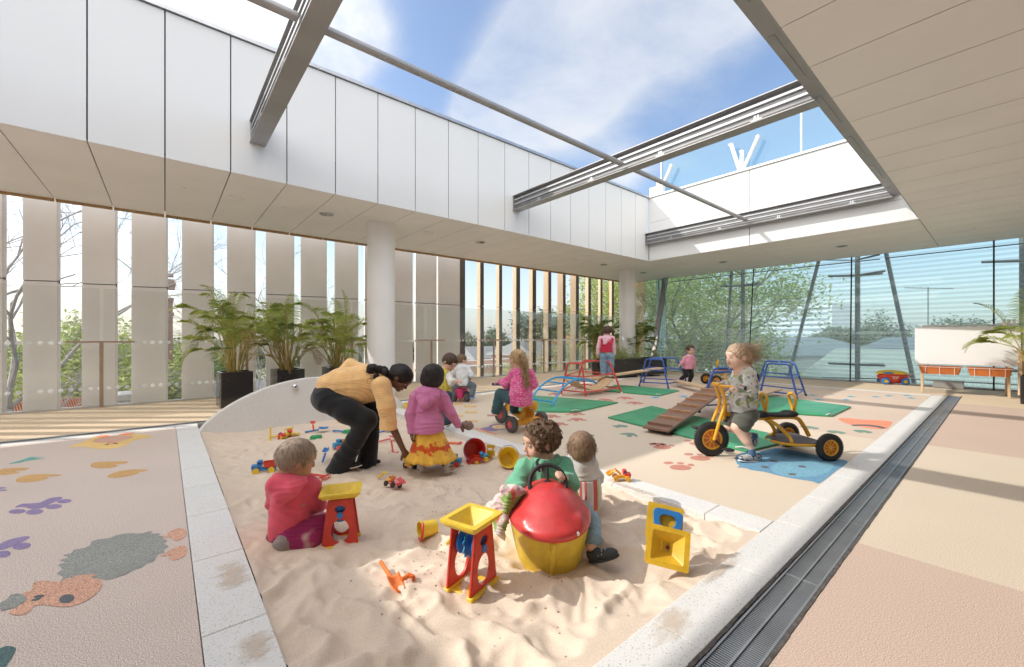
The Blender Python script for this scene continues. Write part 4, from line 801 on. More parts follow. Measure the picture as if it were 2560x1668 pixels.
for i, (px, d, w_, h_) in enumerate([(1985, 190, 40, 21), (2045, 230, 14, 17), (2070, 260, 10, 20)]):
    p = at(px, 800, d); t = thing('office_block', (p.x, p.y, -6), 'pale distant office block on the skyline, ' + ['the broad one left of the strut', 'small middle one', 'slim right one'][i], 'building', 'distant buildings on the skyline', rz=R(-20), local=True)
    mb = MB(); mb.box((0, 0, h_ / 2), (12, w_, h_)); mb.build('wall', mat('far_white', (0.6, 0.64, 0.68), 0.7), t); mb = MB(); k = 6.0
    while k < h_ - 1: mb.box((-6.1, 0, k), (0.2, w_ * .94, 0.9)); k += 2.2
    mb.build('window_band', mat('far_glass', (0.30, 0.36, 0.42), 0.4), t)
p = onx(*Zm(2040, 560, 520 / 1753)(945, 845), 30); t = thing('tv_antenna', p, 'thin television antenna standing above the whiteboard beyond the glass', 'antenna')
mb = MB(); mb.tube([p - Vector((0, 0, 3)), p + Vector((0, 0, 1.9))], 0.03, 6); mb.build('pole', M_mast, t); mb = MB(); mb.tube([p + Vector((0, -.9, 1.75)), p + Vector((0, .9, 1.95))], 0.025, 6)
for k in range(7): mb.tube([p + Vector((-.3, -.8 + .26 * k, 1.77 + .03 * k)), p + Vector((.3, -.8 + .26 * k, 1.77 + .03 * k))], 0.015, 5)
mb.build('antenna_array', M_mast, t)
# flagpole with flag
p = ony(1461, 780, 40); t = thing('flagpole', (p.x, p.y, -6), 'white flagpole with a small dark blue flag among the gum trees', 'flagpole')
mb = MB(); mb.tube([(p.x, p.y, -6), (p.x, p.y, 5.0)], [0.10, 0.06], 10); mb.lathe([(0, 0), (0.1, 0.06), (0, 0.16)], (p.x, p.y, 5.0), n=10); mb.build('pole', M_strut, t, smooth=True)
M_flag = bpy.data.materials.new('flag_cloth')
mb = MB(); n = 10
for i in range(n + 1):
    for j in range(5):
        u = i / n; mb.v.append((p.x - 0.07 - 1.15 * u, p.y - 0.05 + 0.14 * math.sin(u * 7), 3.9 - 0.95 * u + 0.95 * (1 - j / 4) - 0.95 + 0.1 * math.sin(u * 5)))
for i in range(n):
    for j in range(4): mb.f.append((i * 5 + j, i * 5 + j + 1, i * 5 + j + 6, i * 5 + j + 5)); mb.m.append(0)
blue = mat('flag_blue', (0.02, 0.04, 0.17), 0.8); mb.m = [1 if (f[0] // 5) < 3 and f[0] % 5 < 2 and (f[0] // 5 == 1 or f[0] % 5 == 0) else (2 if (f[0] // 5, f[0] % 5) in ((6, 2), (8, 1), (3, 3)) else 0) for f in mb.f]
fo = mb.build('flag', [blue, mat('flag_red', (0.5, 0.05, 0.06), 0.8), mat('flag_white', (0.8, 0.8, 0.8), 0.8)], t, smooth='all', fix=False); sm = fo.modifiers.new('thick', 'SOLIDIFY'); sm.thickness = 0.01
# ------------------------------------------------------------ potted palms and planters
M_plant = mat('planter_gloss', (0.018, 0.016, 0.018), 0.16, var=0.2, vs=4, coat=0.4); M_soil = mat('soil', (0.06, 0.04, 0.03), 0.95, var=0.4, vs=30, bump=1, bs=40)
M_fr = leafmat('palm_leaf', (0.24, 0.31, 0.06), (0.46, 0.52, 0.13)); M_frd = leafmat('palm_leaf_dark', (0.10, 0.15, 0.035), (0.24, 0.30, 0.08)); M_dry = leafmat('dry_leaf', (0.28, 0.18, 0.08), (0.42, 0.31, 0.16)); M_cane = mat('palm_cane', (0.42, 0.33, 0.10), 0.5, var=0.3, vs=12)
def frond(mb, mc, base, az, elev, ln, droop, rg, wid=0.25, nl=27, start=0.3):
    p = Vector(base); d = Vector((math.cos(az) * math.cos(elev), math.sin(az) * math.cos(elev), math.sin(elev))); pts = [p.copy()]; n = 14; side_bend = rg.uniform(-.25, .25)
    for k in range(n):
        t = k / n; d.z -= droop * (0.03 + 0.16 * t * t) * 1.6; d += Vector((-math.sin(az), math.cos(az), 0)) * side_bend * 0.03; d.normalize(); p = p + d * ln / n; pts.append(p.copy())
    mc.tube(pts, [0.009 * (1 - 0.85 * k / n) for k in range(n + 1)], 5, cap=False)
    for k in range(nl):
        t = start + (1 - start) * (k + 0.5) / nl; f = t * n; i = min(int(f), n - 1); q = pts[i].lerp(pts[i + 1], f - i); dr = (pts[i + 1] - pts[i]).normalized()
        sd = dr.cross(Vector((0, 0, 1))); sd = sd.normalized() if sd.length > 1e-3 else Vector((1, 0, 0)); up = sd.cross(dr).normalized()
        w_ = wid * (math.sin(math.pi * min(1, (t - start) / (1 - start) * 0.86 + 0.12)) ** 0.7) * rg.uniform(0.85, 1.1)
        for s in (-1, 1):
            v = (sd * s * 0.80 + dr * 0.55 + up * rg.uniform(0.18, 0.5)).normalized(); e1 = q + v * w_ * 0.5; e2 = e1 + (v - Vector((0, 0, 0.5 * droop + rg.uniform(0, .25)))).normalized() * w_ * 0.55; h = dr * 0.0068
            mb.add([q - h * .5, q + h * .5, e1 + h, e2, e1 - h], [(0, 1, 2, 3, 4)])
def palm(x, y, z0, seed, label, nfr=33, h=0.75, ln=(0.7, 1.05), pot=None, group='potted palms along the left side', spread=0.13):
    rg = random.Random(seed); t = thing('potted_palm', (x, y, 0), label, 'palm', group); canes = MB(); lf = MB(); dk = MB(); dry = MB()
    for i in range(nfr):
        a = rg.uniform(0, 6.283); r0 = rg.uniform(0, spread); b = Vector((x + r0 * math.cos(a), y + r0 * math.sin(a), z0 - 0.02)); hh = h * rg.uniform(0.30, 1.0); lean = rg.uniform(0.05, 0.22)
        e = b + Vector((math.cos(a) * lean, math.sin(a) * lean, hh)); canes.tube([b, b.lerp(e, .5) + Vector((math.cos(a), math.sin(a), 0)) * -0.02, e], [0.012, 0.011, 0.009], 6, cap=False)
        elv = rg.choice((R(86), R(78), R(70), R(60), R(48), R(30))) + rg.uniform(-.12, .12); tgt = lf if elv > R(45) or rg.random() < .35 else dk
        if rg.random() < 0.06: tgt = dry; elv = R(5)
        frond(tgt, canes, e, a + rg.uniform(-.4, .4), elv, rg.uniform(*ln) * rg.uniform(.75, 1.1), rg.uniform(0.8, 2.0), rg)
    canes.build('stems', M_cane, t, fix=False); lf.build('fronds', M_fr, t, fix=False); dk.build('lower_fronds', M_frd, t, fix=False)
    if dry.v: dry.build('dry_fronds', M_dry, t, fix=False)
    return t
def planter(x, y, w, h, rz, label, base=0.0):
    t = thing('square_planter', (x, y, base), label, 'planter', 'square black planters', rz=rz, local=True)
    o = roundrect(w, w, 0.012, 3); i = roundrect(w - 0.05, w - 0.05, 0.01, 3); mb = MB(); mb.frame(o, i, 0.0, h); mb.build('box', M_plant, t, smooth=True)
    mb = MB(); mb.prism(i, h - 0.08, h - 0.05); mb.build('soil', M_soil, t)
zq = Zm(440, 640, .2966)
for (px, lab, pl, sd_, hh, ln_) in ((495, 'leftmost of the three bushy palms, its pot whole in view', 'black square planter left of the arched wall, fully visible', 11, .86, (.75, 1.02)), (940, 'middle of the three bushy palms with one tall arching frond', 'black square planter half hidden behind the arched wall', 17, .88, (.78, 1.15)), (1365, 'rightmost of the three bushy palms behind the bending woman', 'black square planter behind the bending woman', 23, .84, (.72, 1.02))):
    p = ony(*zq(px, 900), 8.72); planter(p.x, p.y, 0.47, 0.60, R(4), pl); palm(p.x, p.y, 0.55, sd_, lab, h=hh, ln=ln_)
p = at(2600, 800, 7.4); planter(p.x, p.y, 0.45, 0.5, 0, 'black planter past the right edge beside the easel'); palm(p.x, p.y, 0.45, 37, 'palm at the right edge with yellow-green fronds over the whiteboard', nfr=34, h=.75, ln=(.8, 1.2), group='potted palms along the sides')
# long low planter by the far column
a = onz(1480 + 380 * .1418, 780 + 1080 * .1418 + 6); b = onz(1480 + 1150 * .1418, 780 + 1075 * .1418)
A = Vector((9.75, 7.25, 0)); B = Vector((11.95, 6.75, 0)); dd = (B - A).normalized(); nn = Vector((-dd.y, dd.x, 0)) * 0.62
t = thing('long_planter', (A + B) / 2, 'long low glossy black planter box under the far column', 'planter')
mb = MB(); q = [A, B, B + nn, A + nn]; c_ = sum(q, Vector()) / 4; qi = [v + (c_ - v).normalized() * 0.05 for v in q]
mb.frame([(v.x, v.y) for v in q], [(v.x, v.y) for v in qi], 0.07, 0.56); mb.build('box', M_plant, t, bevel=0.006)
mb = MB(); mb.prism([(v.x, v.y) for v in qi], 0.45, 0.48); mb.build('soil', M_soil, t)
for k, f in enumerate((0.1, 0.5, 0.92)):
    mb = MB(); v = A.lerp(B, f) + nn * 0.1; mb.lathe([(0.0, 0.0), (0.03, 0.0), (0.035, 0.03), (0.02, 0.07)], (v.x, v.y, 0), n=12); mb.build('castor', M_strut, t, smooth=True)
rg = random.Random(4)
t = thing('shrub', c_, 'low leafy green shrubs filling the long black planter', 'shrub'); mb = MB(); ms = MB(); tips = []
for i in range(34):
    f, g_ = rg.random(), rg.uniform(.15, .85); v = A.lerp(B, f) + nn * g_; v.z = 0.46; e = v + Vector((rg.gauss(0, .08), rg.gauss(0, .08), rg.uniform(.12, .42))); ms.tube([v, e], 0.005, 4, cap=False); tips.append((e, UP)); tips.append((v.lerp(e, .6), UP))
leaves(tips, rg, 4200, 0.022, 0.075).build('foliage', LF1, t, fix=False); ms.build('stems', M_cane, t, fix=False)
for fx, fy, sd_, lab in ((10.5, 8.3, 51, 'dark palm left of the far column'), (12.15, 8.05, 53, 'dense dark palm right of the far column')):
    rg = random.Random(sd_); t = thing('potted_palm', (fx, fy, 0), lab + ' by the long planter', 'palm', 'palms by the far column'); mc = MB(); dk = MB(); lf = MB()
    for i in range(44):
        a_ = rg.uniform(0, 6.283); b_ = Vector((fx + rg.gauss(0, .06), fy + rg.gauss(0, .06), 0.45)); e = b_ + Vector((math.cos(a_) * .12, math.sin(a_) * .12, rg.uniform(.3, 1.1))); mc.tube([b_, e], .012, 5, cap=False)
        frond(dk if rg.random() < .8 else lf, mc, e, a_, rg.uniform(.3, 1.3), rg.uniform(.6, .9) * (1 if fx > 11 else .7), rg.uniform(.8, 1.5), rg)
    mc.build('stems', M_cane, t, fix=False); dk.build('fronds', M_frd, t, fix=False); lf.build('young_fronds', M_fr, t, fix=False)
    mb = MB(); mb.lathe([(0.0, 0.02), (.17, .02), (.21, .45), (.19, .45), (.17, .4), (0, .4)], (fx, fy, 0), n=24); mb.build('pot', M_plant, t, smooth=True)

# ------------------------------------------------------------ gym mats
M_mat = mat('mat_vinyl', (0.06, 0.34, 0.17), 0.42, var=0.12, vs=3, bump=0.25, bs=7, coat=0.1)
def gymmat(pts, label, h=0.045):
    c = sum((Vector((x, y, 0)) for x, y in pts), Vector()) / len(pts); t = thing('gym_mat', c, label, 'gym mat', 'green gym mats')
    n = 18; mb = MB(); P = [Vector((x, y, 0)) for x, y in pts]
    for j in range(n + 1):
        for i in range(n + 1):
            u, v = i / n, j / n; p = P[0].lerp(P[1], u).lerp(P[3].lerp(P[2], u), v); e = min(u, 1 - u, v, 1 - v); z = h * (0.45 + 0.55 * min(1, e * 9) ** 0.5) + 0.006 * noise.noise(Vector((p.x * 2.5, p.y * 2.5, c.x))) * min(1, e * 8) + 0.004
            mb.v.append((p.x, p.y, z))
    m = n + 1; mb.f = [(j * m + i, j * m + i + 1, (j + 1) * m + i + 1, (j + 1) * m + i) for j in range(n) for i in range(n)]
    ring = [i for i in range(m)] + [j * m + n for j in range(1, m)] + [n * m + i for i in range(n - 1, -1, -1)] + [j * m for j in range(n - 1, 0, -1)]
    o = len(mb.v); mb.v += [(mb.v[i][0], mb.v[i][1], 0.005) for i in ring]; k = len(ring); mb.f += [(ring[i], o + i, o + (i + 1) % k, ring[(i + 1) % k]) for i in range(k)]; mb.m = [0] * len(mb.f)
    mb.build('cover', M_mat, t, smooth=True)
    p = P[1].lerp(P[0], .06); q = P[1].lerp(P[2], .06); mb = MB(); mb.tube([(p.x, p.y, .03), ((p.x + q.x) / 2, (p.y + q.y) / 2, .045), (q.x, q.y, .03)], 0.008, 6); mb.build('zip_pull', M_strut, t)
gymmat([(4.05, 5.25), (4.99, 4.36), (6.28, 4.5), (5.6, 6.4)], 'green vinyl mat under the blue arch and red frame, nearest the girl in pink')
gymmat([(7.42, 5.69), (7.66, 4.49), (8.70, 4.62), (8.50, 6.2)], 'green vinyl mat between the red frame and the first blue trestle')
gymmat([(5.0, 3.76), (4.62, 1.72), (5.55, 1.55), (6.4, 3.9)], 'large green vinyl mat under the ramp and tricycle')
gymmat([(7.10, 2.7), (7.66, 1.67), (8.92, 1.68), (9.35, 3.2)], 'green vinyl mat right of the tricycle, under the right trestle')

# ------------------------------------------------------------ climbing frames
M_red = mat('red_enamel', (0.62, 0.07, 0.05), 0.35, var=0.08, vs=6, coat=0.2); M_blue = mat('blue_enamel', (0.035, 0.11, 0.42), 0.35, var=0.08, vs=6, coat=0.2); M_cyan = mat('light_blue_enamel', (0.02, 0.32, 0.68), 0.35, var=0.06, vs=6, coat=0.2)
M_ply = mat('plywood', (0.62, 0.44, 0.26), 0.5, var=0.12, vs=5, stretch=(1.2, 9, 9), bump=0.15, bs=30); M_pine = mat('pine_plank', (0.66, 0.47, 0.29), 0.5, var=0.14, vs=6, stretch=(1.5, 8, 8), bump=0.15, bs=30); M_brown = mat('brown_stained_wood', (0.26, 0.15, 0.105), 0.45, var=0.16, vs=7, stretch=(2, 9, 9), bump=0.2, bs=40); M_rubber = mat('rubber_black', (0.025, 0.025, 0.027), 0.7, var=0.2, vs=20, bump=0.2, bs=60)
def trestle(quad, h, label, m=None, name='trestle', r=0.019, low=0.16, hi=0.62, group='blue steel trestles'):
    # quad: four foot points p0-p1 one arch leg pair, p3-p2 the other
    m = m or M_blue; P = [Vector((x, y, 0.012)) for x, y in quad]; c = sum(P, Vector()) / 4; t = thing(name, c, label, 'trestle', group)
    tops = []
    for a, b in ((0, 3), (1, 2)):
        A_, B_ = P[a], P[b]; ta = A_.lerp(B_, 0.17); tb = A_.lerp(B_, 0.83); ta = ta + (c - ta) * 0.12; tb = tb + (c - tb) * 0.12
        pts = [A_] + bez(A_.lerp(Vector((ta.x, ta.y, h)), .82), Vector((ta.x, ta.y, h)) + (ta - A_) * -0.02, Vector((ta.x, ta.y, h)), ta.lerp(tb, .12) + Vector((0, 0, h)), 6) + bez(ta.lerp(tb, .88) + Vector((0, 0, h)), Vector((tb.x, tb.y, h)), Vector((tb.x, tb.y, h)), B_.lerp(Vector((tb.x, tb.y, h)), .82), 6) + [B_]
        mb = MB(); mb.tube([Vector(q) for q in pts], r, 10); mb.build('arch', m, t, smooth=True); tops.append((A_, B_, ta, tb))
    def legpt(i, f):
        A_, B_, ta, tb = tops[i % 2]; s = A_ if i < 2 else B_; q = ta if i < 2 else tb; return s.lerp(Vector((q.x, q.y, h)), f)
    for f, prs in ((low, ((0, 1), (2, 3), (0, 2), (1, 3))), (hi, ((0, 1), (2, 3), (0, 2), (1, 3)))):
        for i, j in prs:
            mb = MB(); mb.tube([legpt(i, f), legpt(j, f)], r * .72, 8); mb.build('rung', m, t, smooth=True)
    mb = MB(); A_, B_ = tops[0][2].lerp(tops[0][3], .5), tops[1][2].lerp(tops[1][3], .5); 
    mb.tube([A_ + Vector((0, 0, h)), B_ + Vector((0, 0, h))], r * .8, 8); mb.build('top_bar', m, t, smooth=True)
    for q in P:
        mb = MB(); mb.lathe([(r + .004, 0), (r + .005, .03), (r, .032)], (q.x, q.y, 0), n=10); mb.build('foot_cap', M_rubber if m is not M_red else M_strut, t, smooth=True)
    return t, legpt
tr1, lp1 = trestle([(8.78, 5.68), (9.62, 6.1), (10.05, 5.12), (8.98, 5.04)], 0.66, "blue steel trestle at the far end of the red vest girl's plank")
tr2, lp2 = trestle([(6.5, 3.12), (7.55, 3.55), (8.3, 2.95), (7.55, 2.62)], 0.62, 'blue steel trestle behind the trike rider holding up the ramp')
tr3, lp3 = trestle([(9.25, 3.2), (10.35, 3.65), (10.05, 2.62), (9.1, 2.50)], 0.66, 'blue steel trestle standing right of the trike rider')
tr0, lp0 = trestle([(6.22, 5.85), (7.35, 6.45), (7.45, 5.25), (6.31, 5.27)], 0.66, 'red steel climbing frame carrying a curved plywood rocker', m=M_red, name='climbing_frame', group='red climbing frame')
def plank(a, b, w, th, label, m, name='plank', cleats=0, hook=True):
    a, b = Vector(a), Vector(b); c = (a + b) / 2; t = thing(name, c, label, 'plank')
    mb = MB(); mb.bar(a, b, w, th); mb.build('board', m, t, bevel=0.004)
    d = (b - a).normalized(); s = Vector((0, 0, 1)).cross(d).normalized(); u = d.cross(s)
    if hook:
        for e, k in ((a, 1), (b, -1)):
            mb = MB(); q = e + d * k * 0.12 - u * (th / 2 + .015); mb.bar(q - s * w * .35, q + s * w * .35, 0.06, 0.03, u); mb.build('cleat', m, t, bevel=0.002)
    for i in range(cleats):
        q = a.lerp(b, 0.045 + i * 0.118) + u * (th / 2 + .011); mb = MB(); mb.bar(q - s * w * .46, q + s * w * .46, 0.045, 0.022, d); mb.build('foot_batten', m if cleats and i < 1 else M_pine2, t, bevel=0.003)
    return t
M_pine2 = mat('reddish_pine', (0.52, 0.30, 0.17), 0.45, var=0.15, vs=8, stretch=(8, 2, 8), bump=0.1, bs=40)
zv1 = Zm(1480, 780, .1418)
PL_a = at(*zv1(250, 1150), 9.0); PL_b = at(*zv1(1240, 1010), 10.2)
plank((7.0, 5.78, 0.30), (9.45, 5.5, 0.43), 0.20, 0.035, 'pale pine plank sloping up from the red frame to a blue trestle', M_pine)
plank((9.55, 5.15, 0.14), (7.95, 3.0, 0.14), 0.2, 0.035, 'low pine plank linking the first two blue trestles', M_pine)
plank((8.0, 2.95, 0.12), (9.75, 3.05, 0.12), 0.2, 0.03, 'low pine plank between the trestle behind the rider and the right trestle', M_pine)
plank((4.62, 2.76, 0.065), (7.15, 3.0, 0.44), 0.34, 0.03, 'brown wooden ramp with cross battens sloping up to a blue trestle', M_brown, name='ramp', cleats=7, hook=False)
mb = MB(); mb.box((4.80, 2.78, 0.03), (0.10, 0.34, 0.05)); mb.build('ramp_stop', M_rubber, label='black rubber wedge under the foot of the ramp', cat='wedge')
plank((8.9, 1.6 + .9, 0.05), (9.3, 3.9, 0.1), 0.2, 0.02, 'thin board lying under the right trestle', M_pine, hook=False) if False else None
# curved plywood rocker hung in the red frame
t = thing('rocker_board', (6.8, 5.7, .1), 'curved pale plywood rocker board hanging low in the red frame', 'rocker board'); mb = MB(); n = 16; e = []
for k in range(n + 1):
    f = k / n * 2 - 1; e.append((6.32 + .52 * (f + 1), 5.60 - 0.05 * f, 0.10 + 0.20 * f * f))
for k in range(n):
    a_, b_ = Vector(e[k]), Vector(e[k + 1]); s = Vector((0.0, .17, 0)); th = Vector((0, 0, .014))
    mb.add([a_ - s, b_ - s, b_ + s, a_ + s, a_ - s + th, b_ - s + th, b_ + s + th, a_ + s + th], [(0, 1, 2, 3), (7, 6, 5, 4), (0, 4, 5, 1), (2, 6, 7, 3)] + ([(0, 3, 7, 4)] if k == 0 else []) + ([(1, 5, 6, 2)] if k == n - 1 else []))
mb.build('board', M_ply, t)
# light blue arched ladder
t = thing('arch_ladder', (5.6, 5.2, 0), 'light blue steel arched ladder leading from the mat up to the red frame', 'climbing ladder')
zpk = Zm(1220, 860, .1548)
def arc(y0, y1):
    return smoothpath([(4.98, y0, 0.05), (5.12, y0 + (y1 - y0) * .1, 0.20), (5.35, y0 + (y1 - y0) * .3, 0.33), (5.65, y0 + (y1 - y0) * .5, 0.415), (6.0, y0 + (y1 - y0) * .75, 0.42), (6.32, y1, 0.36), (6.5, y1, .29)], 5)
for y0, y1 in ((4.88, 5.15), (5.42, 5.62)):
    mb = MB(); mb.tube(arc(y0, y1), 0.017, 9); mb.build('rail', M_cyan, t, smooth=True)
a_, b_ = arc(4.88, 5.15), arc(5.42, 5.62)
for i in range(2, len(a_), 5): mb = MB(); mb.tube([a_[i], b_[i]], 0.013, 8); mb.build('rung', M_cyan, t, smooth=True)

# ------------------------------------------------------------ whiteboard easel
M_wb = mat('whiteboard', (0.86, 0.86, 0.86), 0.25, var=0.01, vs=2); M_orange = mat('orange_tray', (0.55, 0.16, 0.04), 0.4, var=0.1, vs=5); M_wood = mat('easel_wood', (0.66, 0.48, 0.30), 0.5, var=0.12, vs=5, stretch=(6, 6, 1))
t = thing('easel', (12.8, .55, 0), 'double-sided whiteboard easel with wooden legs and two orange trays', 'easel')
zwb_ = Zm(2040, 560, 520 / 1753)
A = onz(*zwb_(893, 1410)) - Vector((.24, 0, 0)); B = onz(*zwb_(1640, 1460)) - Vector((.24, 0, 0)); d = (B - A).normalized(); s = Vector((-d.y, d.x, 0)); s = s if s.x > 0 else -s; L0 = (B - A).length
def E_(u, v, z): return A + d * u + s * v + Vector((0, 0, z))
for u in (0.02, L0 - .02):
    for k in (0, 1):
        mb = MB(); mb.bar(E_(u, 0.0 if k == 0 else 0.55, 0), E_(u, 0.05 if k == 0 else 0.26, .66 if k == 0 else 1.30), 0.075, 0.035, d); mb.build('leg', M_wood, t, bevel=0.003)
    mb = MB(); mb.bar(E_(u + .02, .1, .45), E_(u + .02, .52, .45), .06, .02); mb.build('brace', M_wood, t)
for k in (0, 1):
    y_ = lambda z: 0.09 * z / 1.32 if k == 0 else 0.55 - 0.29 * z / 1.32
    rr_ = roundrect(L0 + .22, .80, .035, 4); cu = L0 / 2 + .02; c0 = E_(cu, y_(1.02) + (-.03 if k == 0 else .03), 1.02); up = (E_(cu, y_(1.3), 1.3) - E_(cu, y_(.7), .7)).normalized(); nn2 = d.cross(up) * 1
    mb = MB(); mb.prism(rr_, -0.008, 0.008, f=lambda x, y, z: c0 + d * x + up * y + nn2 * z); mb.build('whiteboard', M_wb, t, bevel=0.003)
for a0, a1 in ((-.03, L0 / 2 - .02), (L0 / 2 + .05, L0 + .02)):
    w_ = a1 - a0; fo = roundrect(w_, .24, .03, 3); fi = roundrect(w_ - .03, .21, .03, 3); c0 = E_((a0 + a1) / 2, -.06, .42)
    mb = MB(); top_o = fo; n = len(fo)
    f0 = lambda x, y, z: c0 + d * (x * (0.86 + .14 * z / .17)) + s * (y * (.8 + .2 * z / .17)) + Vector((0, 0, z))
    mb.frame(fo, fi, 0.0, .17, f=f0); mb.prism(fi, 0.0, .012, f=f0); mb.frame([(x * 1.04, y * 1.08) for x, y in fo], fo, .155, .172, f=f0); mb.build('tray', M_orange, t, smooth=True)
    mb = MB()
    for k in range(3): x = -w_ / 2 + w_ * (k + .5) / 3; mb.tube([c0 + d * x + s * -.135 + Vector((0, 0, .16)), c0 + d * x + s * -.125 + Vector((0, 0, -.02)), c0 + d * x + s * .1 + Vector((0, 0, -.02))], .004, 5)
    mb.tube([c0 + d * (-w_ / 2) + s * -.135 + Vector((0, 0, .15)), c0 + d * (w_ / 2) + s * -.135 + Vector((0, 0, .15))], .004, 5); mb.build('wire_rack', M_strut, t)
mb = MB(); mb.tube([E_(.02, .14, 1.44), E_(L0 * .45, .14, 1.45)], .018, 10); mb.build('paper_roll', M_strut, t, smooth=True)
mb = MB(); mb.tube([E_(L0 * .5, .14, 1.46), E_(L0 - .1, .14, 1.44)], .016, 10); mb.build('paper_roll', M_strut, t, smooth=True)
p = at(2556, 900, 8.0); t = thing('wooden_stand', (p.x, p.y, 0), 'upright of a wooden stand on a black castor at the right edge', 'stand')
mb = MB(); mb.box((p.x, p.y, .50), (.07, .10, .86), rotz(YAW)); mb.build('upright', M_wood, t, bevel=.004); mb = MB(); mb.lathe([(.0, -.015), (.04, -.015), (.04, .015), (0, .015)], (p.x, p.y, .04), (1, 0, 0), n=16); mb.build('castor', M_rubber, t, smooth=True)
mb = MB(); mb.box((14.0 , 0.85, .10), (.10, .5, .18)); mb.build('floor_box', M_steel, bevel=.01, label='low grey metal box on the floor behind the easel', cat='box')
